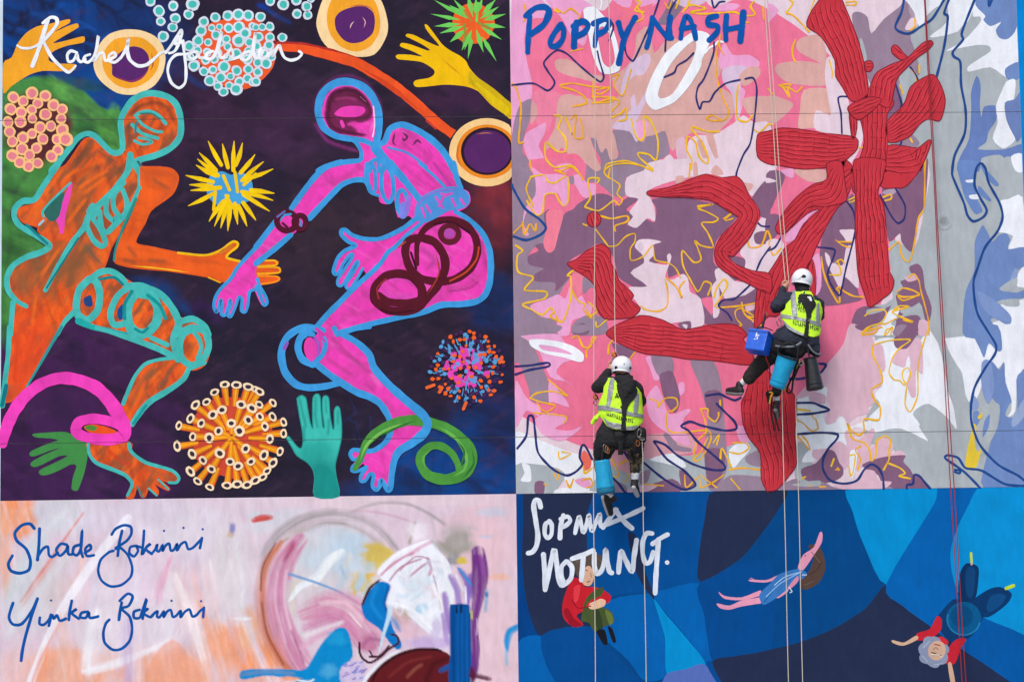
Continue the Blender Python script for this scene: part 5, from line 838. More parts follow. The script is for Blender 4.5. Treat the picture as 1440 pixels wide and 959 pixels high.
for p, w_, c, al in (('C2 105,380 130,290 210,200 320,140 450,115 600,135 700,200 780,300', [14, 20, 22, 16, 12], (158, 150, 152), .85), ('C2 100,330 170,210 290,130 470,100', 11, (170, 160, 164), .7), ('C2 230,220 380,160 500,160 620,210 720,290', 16, (190, 176, 182), .8), ('C2 340,200 420,160 520,160', 10, (150, 140, 140), .7), ('C2 540,110 680,60 830,65 940,115 1020,170', 8, (166, 156, 160), .8), ('C2 560,100 700,110 840,150 900,200', 6, (206, 158, 180), .8), ('C2 940,120 960,180 970,250', 7, (190, 180, 186), .7), ('C2 200,260 260,210 330,190', 12, (176, 170, 150), .6),
                      ('C2 300,240 400,190 560,210', 16, (196, 212, 224), .7), ('C2 240,230 180,280 120,380', 6, (150, 90, 70), .8)):
    K(p, w_, c, al, .9, .5, 7)
K('C2 200,260 120,370 98,520 122,690 200,840 270,920', [12, 20, 24, 26, 28, 22], (204, 120, 92), .95, .6, .4); K('C2 170,260 105,380 95,500', 4, (110, 60, 50), .8, .8, .4); K('C2 100,560 130,720 210,870', 5, (150, 74, 54), .8, .8, .4); K('C2 150,560 190,740 260,880', 8, (238, 170, 140), .8, .8, .4)
K('C2 290,250 210,370 180,520 215,700 290,850 330,900', [26, 36, 42, 44, 42, 34], (206, 134, 168), .97, .35, .4); K('C2 260,270 220,340', 16, (160, 60, 100), .8, .9, .4); K('C2 180,400 170,560 220,760', 5, (228, 176, 200), .9, .7, .4); K('C2 225,400 215,560 260,740', 6, (232, 190, 210), .8, .7, .5); K('C2 250,700 310,860', 6, (176, 96, 140), .7, .8, .4)
K('C2 240,460 230,540 270,660 310,730', 14, (214, 204, 210), .8, .8, .5); K('C2 290,440 250,500 260,600', 10, (216, 206, 190), .8, .8, .5)
B(690, 330, 90, 70, (216, 190, 88), .95, t=t, rough=.5, seed=31); B(600, 460, 60, 60, (218, 190, 96), .85, t=t, rough=.6, seed=32); K('C2 620,270 700,290 760,320', 14, (214, 186, 92), .9, .6, .5); K('C2 560,510 600,440 660,420', 12, (222, 184, 70), .9, .7, .5); B(640, 380, 40, 30, (190, 206, 210), .7, t=t); K('C2 500,380 520,440', 8, (150, 190, 222), .7, .8, .4); K('C2 620,440 580,500', 8, (170, 200, 222), .8, .8, .4)
for k in range(12):
    x, y = RNG.uniform(380, 640), RNG.uniform(230, 480); K('C2 %g,%g %g,%g' % (x, y, x-30, y+70), RNG.uniform(6, 13), RNG.choice([(176, 206, 228), (206, 216, 224), (190, 204, 214), (222, 214, 200)]), .6, .8, .5, k)
K('C2 500,310 440,350 380,430 290,480 240,550', [15, 17, 16, 12, 6], (234, 240, 244), .95, .4, .4); K('C2 470,320 420,400 370,470', 8, (240, 240, 240), .8, .6, .4)
K('C2 235,415 380,462 500,512 605,575', [6, 5, 5, 4], (112, 156, 206), .9, .6, .3)
K('C2 320,610 440,575 560,625 640,710 680,790', [28, 48, 64, 58, 36], (214, 146, 176), .97, .4, .5, 3); K('C2 400,560 520,560 600,640', 10, (232, 190, 204), .9, .7, .5); K('C2 330,690 460,640 540,700 600,780', [22, 30, 30, 18], (206, 130, 170), .9, .6, .6, 5); K('C2 320,720 420,690 500,660', 12, (236, 224, 232), .8, .7, .6); K('C2 300,780 380,730 470,690', 14, (224, 168, 196), .8, .7, .6); K('C2 540,610 600,680', 5, (240, 222, 226), .8, .7, .5)
B(640, 760, 60, 60, (196, 120, 156), .9, t=t); K('C2 600,780 640,740 700,750', 9, (170, 96, 140), .7, .8, .4)
B(1080, 260, 100, 80, (164, 160, 154), .9, t=t, seed=41); B(1060, 340, 40, 40, (110, 126, 136), .7, t=t); B(1105, 350, 36, 20, (212, 186, 70), .95, t=t); K('C2 840,260 860,200 870,160', 7, (140, 132, 104), .9, .8, .3)
K('C1 1272,146 1310,136 1356,132', [9, 12, 9], (206, 84, 80), 1, .3, .2)
# white rag with magenta streaks
cv.poly('C2 680,410 700,370 770,310 830,280 900,255 970,240 990,300 1030,345 1050,400 1065,480 1060,590 1015,620 1005,720 990,740 920,700 830,620 750,580 715,550 750,480 700,440', (236, 238, 246))
B(880, 200, 60, 60, (236, 226, 234), .9, t=t); K('C2 960,250 900,280 850,320', 8, (222, 170, 196), .8, .6, .4)
for p, w_ in (('C2 700,420 760,360 860,310', 4), ('C2 740,450 800,380 900,340', 4), ('C2 790,400 870,330 940,340', 3), ('C2 840,430 900,380 950,350', 5), ('C2 935,340 950,390 940,420', 7), ('C2 960,420 985,520 1000,600', 3), ('C2 720,400 800,340', 3)): K(p, w_, (176, 84, 128), .8, .7, .6)
K('C2 690,425 780,350 880,290', 5, (222, 160, 184), .7, .7, .5); B(880, 480, 60, 70, (216, 232, 240), .8, t=t); B(900, 590, 40, 30, (150, 206, 232), .7, t=t); B(960, 700, 40, 50, (228, 230, 240), .7, t=t); B(980, 380, 20, 60, (240, 240, 246), .9, t=t)
B(800, 630, 60, 40, (186, 160, 140), .8, t=t, ang=40); K('C2 760,640 820,700 900,760', 40, (226, 186, 200), .9, .7, .4); B(930, 760, 140, 40, (196, 172, 216), .9, t=t); B(980, 700, 40, 70, (206, 190, 222), .8, t=t); K('C2 760,640 790,690', 14, (70, 140, 196), .8, .8, .5)
for k in range(26):
    x, y = RNG.uniform(740, 980), RNG.uniform(330, 640); K('C2 %g,%g %g,%g %g,%g' % (x, y, x+RNG.uniform(10, 50), y+RNG.uniform(-50, 40), x+RNG.uniform(40, 80), y+RNG.uniform(-70, 60)), RNG.uniform(4, 10), RNG.choice([(246, 246, 250), (222, 228, 240), (214, 206, 226), (228, 210, 222), (196, 218, 234)]), .6, .8, .6, k)
for p, w_, c in (('C2 1000,330 1030,420 1040,520', 9, (246, 246, 250)), ('C2 960,470 1000,560 1010,660', 10, (250, 250, 252)), ('C2 700,400 790,310 930,250', 6, (250, 248, 250)), ('C2 760,560 860,600 950,690', 7, (248, 248, 252)), ('C2 960,250 1010,300 1060,330', 12, (176, 172, 170)), ('C2 1010,210 1090,180 1160,190', 22, (196, 182, 186)), ('C2 1000,260 1060,300 1120,290', 20, (158, 152, 142))): K(p, w_, c, .75, .8, .5)
# lilac ribbons
for p, w_, c in (('C2 1050,430 1080,500 1090,580', 12, (160, 134, 200)), ('C2 1100,400 1130,460 1130,570', 12, (140, 110, 190)), ('C2 1020,520 1030,620 1035,700', 13, (156, 122, 192)), ('C2 1150,430 1150,520', 14, (130, 100, 186)), ('C2 1010,620 1030,760', 10, (176, 150, 206)), ('C2 1075,420 1110,500', 4, (230, 226, 244)), ('C2 1120,480 1125,560', 4, (236, 232, 246)), ('C2 1085,385 1120,430 1160,480', 5, (60, 140, 206))): K(p, w_, c, .95, .5, .4)
K('C2 1185,310 1195,400 1185,530 1165,650 1172,790 1165,930', [22, 27, 17, 11, 14, 11], (114, 52, 132), 1, .2, .2); K('C2 1200,330 1215,420', 9, (146, 76, 160), .8, .8, .4); K('C2 1180,640 1178,720', 3, (206, 170, 214), .8, .7, .4); K('C2 1150,600 1155,640', 4, (206, 196, 60), .8, .5)
K('C2 1230,500 1222,600', 8, (120, 170, 206), .8, .8, .5); B(1228, 520, 10, 16, (50, 120, 176), .9, t=t)
# solid blues and maroons
cv.poly('C2 690,455 745,472 722,560 735,600 760,690 800,760 790,800 745,765 690,690 620,640 600,572 640,500', (4, 118, 194)); K('C2 680,480 650,560 700,640', 10, (24, 140, 210), .7, .8, .4); K('C2 735,480 715,560 730,620', 5, (10, 90, 160), .8, .6, .3)
K('C2 745,585 735,640 710,720 690,805', [9, 7, 5, 3], (196, 226, 242), .95, .4, .3)
cv.poly('C2 0,900 120,890 250,895 320,890 360,830 400,765 470,692 520,688 545,740 556,830 510,880 490,910 510,965 300,965 240,940 120,925 0,945', (6, 138, 204)); B(480, 740, 60, 40, (30, 160, 216), .8, t=t); B(440, 900, 50, 40, (90, 180, 222), .6, t=t); K('C2 0,920 120,905 260,915', 8, (96, 140, 190), .9, .6, .4)
K('C2 240,940 330,955 360,945', 4, (230, 240, 244), .9, .5); B(240, 940, 60, 14, (244, 160, 116), .9, t=t)
cv.poly('C2 500,965 500,880 560,850 620,870 600,965', (206, 190, 220), .9)
for k in range(22):
    x, y = RNG.uniform(505, 620), RNG.uniform(860, 955); K('C2 %g,%g %g,%g' % (x, y, x+16, y-8), 2.6, RNG.choice([(40, 80, 180), (90, 120, 206), (150, 100, 190)]), .9, .6, .2)
cv.poly('C2 600,965 640,900 720,830 800,790 760,850 680,920 650,965', (232, 232, 240), .9)
cv.poly('C2 645,970 665,905 720,850 790,810 870,788 960,788 1050,830 1050,970', (98, 26, 32)); K('C2 655,950 690,890 780,825 880,795 980,795', 5, (54, 16, 24), 1, .5, .2); K('C2 830,930 870,890 900,870', 8, (156, 84, 70), .7, .9, .5); K('C2 740,930 830,860 950,830', 8, (128, 44, 44), .7, .9, .5); K('C2 920,960 960,870 1030,840', 12, (74, 20, 26), .8, .9, .4); K('C2 960,790 1000,800', 4, (40, 14, 20), 1, .4)
cv.poly('C2 1042,590 1060,568 1130,568 1144,590 1148,700 1146,970 1040,970 1045,800', (2, 78, 150))
for x in (1060, 1082, 1105, 1128): K('C2 %d,580 %d,760 %d,960' % (x, x, x+2), 4, RNG.choice([(0, 56, 116), (16, 100, 176)]), .8, .7, .5, x)
K('C2 1075,570 1078,610', 3, (10, 20, 50), 1, .4); K('C2 1100,570 1100,610', 3, (10, 20, 50), 1, .4); K('C2 1040,880 1000,900', 10, (0, 84, 160), .9, .4, .6); K('C2 1150,920 1200,930 1240,940', 9, (90, 26, 60), .9, .4, .7); K('C2 1155,890 1160,960', 9, (90, 26, 50), .9, .5, .5)
K('C2 690,447 640,490 605,568', [3, 4.5, 4], (62, 24, 36), 1, .3, .1); K('C2 590,760 596,825 640,860 690,835 740,790 785,762 778,728 742,716', [3.5, 4, 4, 4.5, 4, 3], (64, 22, 44), 1, .3, .1); K('C2 640,830 690,825 740,775', 3, (64, 22, 44), 1, .3, .1); K('C2 640,800 655,825', 3, (64, 22, 44), 1, .3)
K('C2 1388,680 1345,705 1330,750 1330,800', [11, 13, 12, 6], (34, 150, 214), 1, .4, .3); K('C2 1325,800 1330,870', 8, (140, 190, 222), .8, .8, .6)
pC = Art().canvas(cv).build('mural_panel', wall, 'loosely brushed pink and orange mural with blue and maroon strokes')
base(.0026); BL2 = (12, 84, 164)
a = Art(); a2 = Art()
for p, w_ in (('C1 172,188 150,165 110,172 75,210 85,250 130,290 152,345 145,395 100,412 55,400 42,365 62,325', 3.6), ('C1 198,190 195,270 188,345', 3.6), ('C1 188,330 215,290 240,280 245,320 262,330 290,310', 3.2), ('C1 335,270 305,265 282,295 300,325 330,300 340,275 342,315 360,318', 3.2), ('C1 398,270 372,280 365,310 385,322 405,290 412,195 405,290 415,330', 3.4), ('C1 425,310 455,290 450,270 428,290 435,325 470,322', 3.2),
              ('C1 560,218 580,190 620,172 655,180 658,215 635,250 590,280 580,290', 3.2), ('C1 612,200 598,260 590,325', 3.4), ('C1 580,285 600,282 640,320 662,380 655,430 610,470 555,478 510,450 492,400 505,345 545,308 568,300', 3)):
    (a if float(p.split()[1].split(',')[0]) < 500 else a2).stroke(p, w_*1.25, BL2)
for p, w_ in (('C1 685,275 655,280 648,310 672,328 692,300 685,278 705,282', 3), ('C1 722,200 718,260 712,318 735,280 755,265 730,290 760,315', 3.2), ('C1 760,315 778,292 788,268 785,296 798,302 816,270 815,302 828,276 848,264 856,298 872,294 888,264 887,298 906,268 930,256 942,290 965,286 990,262 1012,238', 3), ('C1 1012,236 1008,260 1002,286', 3.2)): a2.stroke(p, w_*1.25, BL2)
for q in ((822, 200), (920, 185), (1016, 192)): a2.disc(*q, 6, 6, BL2, 0, 'C1', 8)
piece('painted_signature', a, 'blue handwritten name reading Shade', pC); piece('painted_signature', a2, 'blue handwritten surname reading Bokinni after Shade', pC)
a = Art(); a2 = Art(); base(.0026)
for p, w_ in (('C1 65,562 45,630 65,668 110,665 160,600 188,540', 3.4), ('C1 186,545 160,620 130,720 112,800 106,850', 3.6), ('C1 200,635 198,665 220,670 245,645 255,620', 3.2), ('C1 245,675 260,620 270,640 285,622 300,650 330,640', 3.2), ('C1 360,550 350,600 345,645', 3.4), ('C1 345,620 385,590 360,612 395,640', 3.2), ('C1 440,605 410,610 402,632 430,635 445,608 450,635 480,632 492,628', 3.2),
              ('C1 610,560 602,600 596,645', 3.4), ('C1 600,550 640,515 665,530 645,575 610,590 650,630 662,690 650,750 610,790 565,795 525,760 518,710 530,665 548,645', 3.2), ('C1 700,595 672,605 672,635 700,635 712,605 735,540 722,600 715,640', 3.2), ('C1 715,600 742,590 720,612 755,632 775,610', 3), ('C1 755,632 775,612 790,602 787,628 800,632 822,602 820,632 836,606 856,596 866,630 884,624 906,600 905,633 926,606 950,594 964,628 984,622 1004,600 1022,586', 3), ('C1 1022,585 1018,632', 3.2)): (a if float(p.split()[1].split(',')[0]) < 500 else a2).stroke(p, w_*1.25, BL2)
for q in ((256, 548), (860, 550), (1008, 552)): (a if q[0] < 500 else a2).disc(*q, 6, 6, BL2, 0, 'C1', 8)
piece('painted_signature', a, 'blue handwritten name reading Yinka', pC); piece('painted_signature', a2, 'blue handwritten surname reading Bokinni after Yinka', pC)
# ================================================================== mural D: blue discs with three small painted people
base(.002)
DB, DK, MB, LB, CY, PU = (0, 70, 132), (35, 46, 76), (0, 78, 148), (0, 96, 172), (0, 140, 204), (84, 108, 180)
cv = Canvas(726, 690, 1460, 990, 8, DB); edge_fit(cv, XM, lambda y: XR(y)+0, YB, None)
pD = Art().canvas(cv).build('mural_panel', wall, 'blue painted mural of overlapping discs with three small falling people')
A = pD
def clampD(p): return [(min(max(x, XM(y)+.1), XR(y)-.1), max(y, YB(x)+.1)) for x, y in p]
LV[0] = 0
for c, s in (((0, 64, 132), 'D1 20,40 90,40 55,200 55,420 90,620 140,740 25,770'), (DK, 'D1 80,20 395,20 400,500 405,690 250,715 130,732 75,590 50,400 55,180'), (MB, 'D1 395,20 1000,20 930,180 905,350 910,475 690,520 480,545 405,690'), (LB, 'D1 25,768 140,735 190,850 250,990 20,990'), ((0, 74, 142), 'D1 140,735 400,690 480,800 620,950 600,1000 250,1000'),
             (LB, 'D1 400,690 480,560 680,525 910,480 930,640 965,860 940,880 860,760 740,620 685,555 725,680 745,920 640,950 560,850'), ((0, 72, 140), 'D1 910,475 1250,370 1250,812 1080,830 970,860 930,640'), (DK, 'D1 560,240 605,258 630,380 690,555 640,500 590,400'), (CY, 'D1 685,558 740,625 860,765 935,872 840,895 748,918 738,740'), (PU, 'D1 748,918 840,895 930,872 1010,990 745,990'), (DK, 'D1 985,20 1320,20 1290,120 1210,235 1100,365 910,472 903,350 930,180'),
             ((0, 72, 142), 'D1 940,875 965,860 1040,990 1010,990'), (DK, 'D1 968,860 1080,832 1237,808 D2 0,818 200,772 380,702 540,602 640,488 720,590 860,692 1040,812 1340,1000 0,1000 D1 1050,1000'), (CY, 'D2 465,10 895,10 870,100 800,230 640,486 530,290 480,140'), ((0, 96, 172), 'D2 640,486 870,100 900,10 1110,10 1020,130 960,300 960,420 1000,560 1120,650 1340,750 1340,1010 1280,965 1040,812 860,692 720,590'), ((4, 142, 208), 'D2 1105,10 1350,10 1350,760 1250,705 1120,650 1020,590 965,460 950,330 985,210 1040,100'), ((0, 86, 160), 'D2 990,560 1120,650 1340,760 1340,1000 1100,860 860,692 900,620')):
    LV[0] += 1; base(.0022+LV[0]*.00003); Art().poly(clampD(smooth(P(s), True, 4)), c, 1).build('painted_disc_segment', pD)
base(.0034); a = Art()
for c, s in (((88, 76, 70), 'D1 285,375 330,345 385,330 430,345 442,385 420,425 395,440 340,430 320,450 300,420'), ((218, 174, 146), 'D1 330,425 370,395 392,420 395,460 378,492 350,490 332,462'), ((196, 32, 46), 'D1 300,452 335,468 352,498 400,498 450,518 480,545 462,578 430,562 385,600 330,622 312,640 345,680 300,692 250,650 244,580 268,500'), ((72, 88, 48), 'D1 440,498 432,540 385,560 358,592 400,590 445,598 482,620 494,668 445,690 400,715 372,672 335,662 340,620 355,560 390,520'), ((106, 122, 60), 'D1 450,610 480,625 490,665 470,680'), ((50, 66, 40), 'D1 395,600 420,610 440,690 415,705'), ((232, 188, 156), 'D1 370,588 425,555 452,565 446,590 400,606 378,604'), ((26, 26, 34), 'D1 408,712 448,705 462,772 442,774'), ((26, 26, 34), 'D1 462,690 485,700 503,760 487,764'), ((150, 22, 40), 'D1 250,620 290,690 340,682 300,650 270,600'), ((222, 60, 70), 'D1 300,500 330,490 320,560 300,570')): a.poly(s, c)
for p, w_, c in (('D1 355,415 365,420', 1, (60, 40, 40)), ('D1 380,430 384,450', 1, (160, 110, 96)), ('D1 362,475 376,470', 1.2, (130, 60, 60)), ('D1 340,350 400,350 430,375', 2, (100, 84, 76)), ('D1 310,380 350,365', 2, (110, 92, 84)), ('D1 290,560 320,600 380,590', 1.5, (140, 20, 36)), ('D1 375,580 395,570', 1, (240, 206, 180))): a.stroke(p, w_, c)
piece('painted_person', a, 'painted child in a red jumper hugging green trousered knees', pD)
a = Art(); base(.0034); PK = (226, 152, 178)
for c, s in ((PK, 'D1 1000,522 1030,542 1110,548 1195,516 D2 35,520 D1 1200,540 1110,562 1030,556 1005,535'), (PK, 'D1 990,577 1050,588 1110,563 1200,548 D2 35,548 D2 35,576 D1 1205,577 1110,592 1050,608 1005,600'), (PK, 'D2 -20,462 60,465 115,442 118,458 60,476 -15,472'), (PK, 'D2 70,556 110,515 160,500 165,520 120,552 95,545'), ((86, 66, 60), 'D2 262,298 312,298 340,350 344,420 310,482 250,512 226,490 230,430 262,430 290,350'), (PK, 'D2 214,398 240,342 290,306 318,236 332,240 328,285 292,342 244,412 220,424'), ((56, 118, 186), 'D2 28,532 80,480 120,438 170,420 215,412 258,432 230,462 190,470 150,520 60,582 35,572'), ((214, 140, 168), 'D2 165,500 210,445 215,470 180,505')): a.poly(s, c)
for p, w_, c in (('D2 60,545 130,480 220,430', 1.2, (150, 190, 230)), ('D2 100,490 150,450 230,425', 1.2, (170, 206, 236)), ('D2 50,570 90,520', 1.2, (24, 84, 150)), ('D2 170,500 185,520 175,525', 1.4, (190, 220, 240)), ('D2 235,440 255,440', 1.2, (206, 216, 240)), ('D2 280,330 320,380', 1, (120, 96, 84)), ('D2 260,440 300,420 325,380', 1, (60, 44, 42)), ('D2 245,490 290,470', 1, (120, 96, 84)), ('D2 245,350 252,345', 1, (90, 50, 60)), ('D2 0,462 -15,455', 1, PK)): a.stroke(p, w_, c)
piece('painted_person', a, 'painted long haired swimmer in a blue dress with one arm raised', pD)
a = Art(); base(.0034)
for c, s in (((10, 56, 104), 'D2 880,660 905,620 960,560 1010,560 1075,575 1110,620 1090,690 1040,745 965,768 912,725'), ((8, 50, 96), 'D2 1000,422 1030,383 1082,398 1087,450 1068,562 1000,572 988,500'), ((8, 54, 104), 'D2 1058,565 1130,512 1190,498 1247,530 1222,582 1132,645 1072,622'), ((14, 74, 128), 'D2 1125,590 1150,540 1190,530 1220,545 1190,590 1140,620'), ((14, 66, 116), 'D2 1022,440 1040,400 1070,420 1060,540 1030,540')): a.poly(s, c)
a.poly(ell(1015, 652, 85, 82, 0, 24, 'D2'), (6, 88, 140)).stroke(ell(1015, 652, 80, 78, 0, 24, 'D2')[1:14], 2, (30, 120, 170)).poly(ell(1005, 640, 55, 52, 0, 20, 'D2'), (4, 76, 126))
for c, s in (((194, 36, 52), 'D2 878,650 890,638 908,655 905,705 862,742 792,757 788,722 850,702'), ((194, 36, 52), 'D2 942,792 982,750 1027,750 1002,792 972,868 928,866'), ((206, 44, 58), 'D2 885,750 905,736 940,760 930,785 900,770'), ((206, 168, 142), 'D2 785,732 792,752 722,782 672,768 668,754 700,762 730,765'), ((206, 168, 142), 'D2 938,872 956,868 974,965 955,975')): a.poly(s, c)
for x, y, r in ((850, 770, 34), (826, 800, 32), (832, 838, 32), (872, 855, 34), (908, 840, 32), (915, 800, 28), (875, 765, 28)): a.disc(x, y, r, r, (136, 146, 172), 0, 'D2', 14, .06)
a.poly(ell(885, 805, 42, 48, 20, 18, 'D2'), (206, 168, 144))
for p, w_, c in (('D2 860,815 880,820', 1.6, (70, 60, 70)), ('D2 890,828 905,830', 1.6, (70, 60, 70)), ('D2 870,800 880,790 890,800', 1.2, (150, 100, 90)), ('D2 875,775 900,780', 1.6, (160, 60, 66)), ('D2 855,822 885,825 910,836', .9, (230, 230, 220)), ('D2 815,830 840,860', 1.2, (176, 184, 204)), ('D2 820,790 850,760', 1.2, (176, 184, 204)), ('D2 870,875 910,868', 1.2, (176, 184, 204))): a.stroke(p, w_, c)
a.stroke('D2 1050,335 1053,382', 3.6, (190, 216, 52)).stroke('D2 1220,505 1255,492', 5, (190, 216, 52)).stroke('D2 1052,378 1053,390', 2.4, (220, 170, 170))
piece('painted_person', a, 'painted grey haired person falling upside down with red sleeves', pD)
base(.0052); a = Art(); WD = (220, 227, 239)
for p, w_ in (('D1 138,112 130,82 112,80 105,110 115,180 125,250 118,300 100,328 78,335', 7), ('D1 185,182 162,195 158,240 172,262 190,245 192,200 180,180', 6), ('D1 232,262 235,205 248,152', 6.5), ('D1 235,170 268,158 282,178 262,200 238,212', 6), ('D1 305,238 315,190 325,158 335,200 345,235 362,190 372,150 378,195 388,228 408,180 425,145 425,190 440,212', 6), ('D1 440,212 470,170 505,125', 6.5), ('D1 500,125 520,155 550,190 580,215', 7), ('D1 430,205 500,180 580,145 635,118', 6.5),
              ('D1 160,512 158,430 152,342', 7), ('D1 162,508 182,410 203,318 214,370 222,440 238,490 262,480', 7), ('D1 262,375 240,400 238,445 258,480 285,455 290,405 268,375', 6.5), ('D1 290,362 340,345 392,322', 7), ('D1 345,350 340,410 335,465', 7), ('D1 398,335 398,390 408,432 432,420 448,370 452,318 460,370 470,420 482,430', 7), ('D1 515,428 520,370 528,325 550,370 580,425 590,350 602,272', 7), ('D1 678,240 650,240 632,280 632,340 645,382 668,375 682,330', 6.5), ('D1 680,290 720,262 752,245', 6.5), ('D1 708,268 702,350 696,440 692,528', 7)):
    a.stroke(p, w_, WD, jit=.1)
a.disc(750, 380, 11, 11, WD, 0, 'D1', 10)
piece('painted_lettering', a, 'white painted letters reading SOPHIA NOTUNG', pD)
# ================================================================== ropes
def tube(name, pts, r, mat, parent=None, n=8, twist=True):
    pts = [Vector(p) for p in pts]; V = []; F = []
    up = Vector((0, -1, 0))
    for i, p in enumerate(pts):
        t = (pts[min(i+1, len(pts)-1)]-pts[max(i-1, 0)]).normalized()
        a = t.cross(up)
        if a.length < .05: a = t.cross(Vector((1, 0, 0)))
        a.normalize(); b = t.cross(a).normalized()
        for k in range(n):
            u = 2*math.pi*k/n; V.append(p+a*math.cos(u)*r+b*math.sin(u)*r)
    for i in range(len(pts)-1):
        for k in range(n):
            F.append((i*n+k, i*n+(k+1) % n, (i+1)*n+(k+1) % n, (i+1)*n+k))
    F.append(tuple(range(n))[::-1]); F.append(tuple((len(pts)-1)*n+k for k in range(n)))
    return mesh_obj(name, V, F, mat, parent)
def rope_material(name, c1, c2):
    m, N, L, b = new_mat(name)
    tc = N.new('ShaderNodeTexCoord'); wv = N.new('ShaderNodeTexWave'); wv.wave_type = 'BANDS'; wv.bands_direction = 'DIAGONAL'
    wv.inputs['Scale'].default_value = 28; wv.inputs['Distortion'].default_value = 1.5
    L.new(tc.outputs['Object'], wv.inputs['Vector'])
    mx = N.new('ShaderNodeMix'); mx.data_type = 'RGBA'
    mx.inputs[6].default_value = lin(c1)+(1,); mx.inputs[7].default_value = lin(c2)+(1,)
    L.new(wv.outputs[0], mx.inputs[0]); L.new(mx.outputs[2], b.inputs['Base Color']); b.inputs['Roughness'].default_value = .85
    return m
ROPE_W = rope_material('pale_rope', (226, 216, 200), (186, 170, 150)); ROPE_R = rope_material('red_rope', (176, 36, 52), (126, 24, 38))
def dense(pts, d):
    q = smooth([tuple(p) for p in pts], False, 4); return q
def rope(pts, mat, label, group, r=.0048, top=True, bottom=True, name='hanging_rope'):
    """pts: photo x, y and metres from the wall"""
    P3 = [Vector(U(*p)) for p in pts]
    if top:
        dv = (P3[0]-P3[1]).normalized(); k = (ZT+.10-P3[0].z)/dv.z
        e = P3[0]+dv*k; e.y = -.10
        P3 = [Vector((e.x, .45, ZT+.10)), Vector((e.x, -.06, ZT+.105)), Vector((e.x, -.10, ZT+.07))]+P3
    if bottom:
        dv = (P3[-1]-P3[-2]).normalized(); k = (.02-P3[-1].z)/dv.z
        P3.append(P3[-1]+dv*k); e = P3[-1]; P3 += [e+Vector((.05, -.12, -.008)), e+Vector((.02, -.5, -.012))]
    out = []
    for a, b in zip(P3, P3[1:]):
        m = max(1, int((b-a).length/.25))
        out += [a.lerp(b, i/m) for i in range(m)]
    out.append(P3[-1])
    ph = pts[0][0]                                     # a little slack and sway
    for i, q in enumerate(out[3:-3]): q.x += .0035*math.sin(q.z*2.1+ph)*math.sin(q.z*.7+ph*2); q.y += .006*math.sin(q.z*1.3+ph)
    o = tube(name, out, r, mat); o['label'] = label; o['category'] = 'rope'; o['group'] = group
    return o
GW = 'white access ropes hanging down the mural'; GR = 'red ropes hanging down the mural'
rope([(837, 0, .32), (837.3, 240, .34), (835, 470, .36), (835, 560, .36), (835, 700, .36), (837.2, 959, .36)], ROPE_W, 'white rope hanging straight past the elbow of the worker with camouflage trousers', GW)
rope([(856, 0, .30), (861, 240, .33), (865, 470, .36), (866.3, 500, .36), (868, 530, .30), (878, 585, .34), (896, 606, .44), (902.5, 612, .68), (904, 640, .66), (904.5, 700, .56), (908.5, 959, .5)], ROPE_W, 'white rope running into the harness of the worker with camouflage trousers', GW)
rope([(1075, 0, .30), (1085.3, 150, .34), (1091, 240, .36), (1104.5, 396, .42), (1106, 420, .42), (1107, 470, .48), (1103, 520, .52), (1099.5, 553, .50), (1103, 700, .46), (1109, 959, .42)], ROPE_W, 'white rope gripped by the worker in the navy jacket, passing the red knit', GW)
rope([(1079, 0, .30), (1089.6, 150, .34), (1096, 240, .36), (1109.3, 394, .42), (1110.5, 420, .42), (1116, 480, .46), (1117.5, 520, .50), (1119, 560, .50), (1122.8, 700, .46), (1129, 959, .42)], ROPE_W, 'white rope beside the bucket of the worker in the navy jacket', GW)
rope([(1299.5, 0, .10), (1312.5, 235, .12), (1324.5, 465, .15), (1331.5, 600, .17), (1337, 690, .18), (1353.5, 959, .22)], ROPE_R, 'thin red rope of the pair, on the side of the knitted branches', GR, .0056)
rope([(1301, 0, .11), (1314.5, 235, .13), (1327, 465, .16), (1336, 600, .18), (1342, 690, .19), (1358.5, 959, .23)], ROPE_R, 'thin red rope of the pair, on the side of the blue border strip', GR, .0056)

# ================================================================== workers
from mathutils import noise as mnoise
def capsule(bm, p0, r0, p1, r1, sx=1.0):
    p0, p1 = Vector(p0), Vector(p1); ax = p1-p0; L = max(ax.length, 1e-4); q = ax.to_track_quat('Z', 'Y').to_matrix()
    rings = []; n = 14
    prof = [(-r0*math.cos(a), r0*math.sin(a)) for a in (.25, .7, 1.15)]+[(0, r0)]+[(L*.5, (r0+r1)/2), (L, r1)]+[(L+r1*math.cos(a), r1*math.sin(a)) for a in (1.15, .7, .25)]
    for z, r in prof:
        rings.append([bm.verts.new(p0+q@Vector((r*math.cos(2*math.pi*k/n)*sx, r*math.sin(2*math.pi*k/n), z))) for k in range(n)])
    for a, b in zip(rings, rings[1:]):
        for k in range(n): bm.faces.new((a[k], a[(k+1) % n], b[(k+1) % n], b[k]))
    bm.faces.new(rings[0][::-1]); bm.faces.new(rings[-1])
def ellipsoid(bm, c, r, rot=None):
    m = Matrix.Translation(Vector(c)) @ (rot.to_4x4() if rot else Matrix.Identity(4)) @ Matrix.Diagonal((r[0], r[1], r[2], 1))
    bmesh.ops.create_uvsphere(bm, u_segments=20, v_segments=12, radius=1, matrix=m)
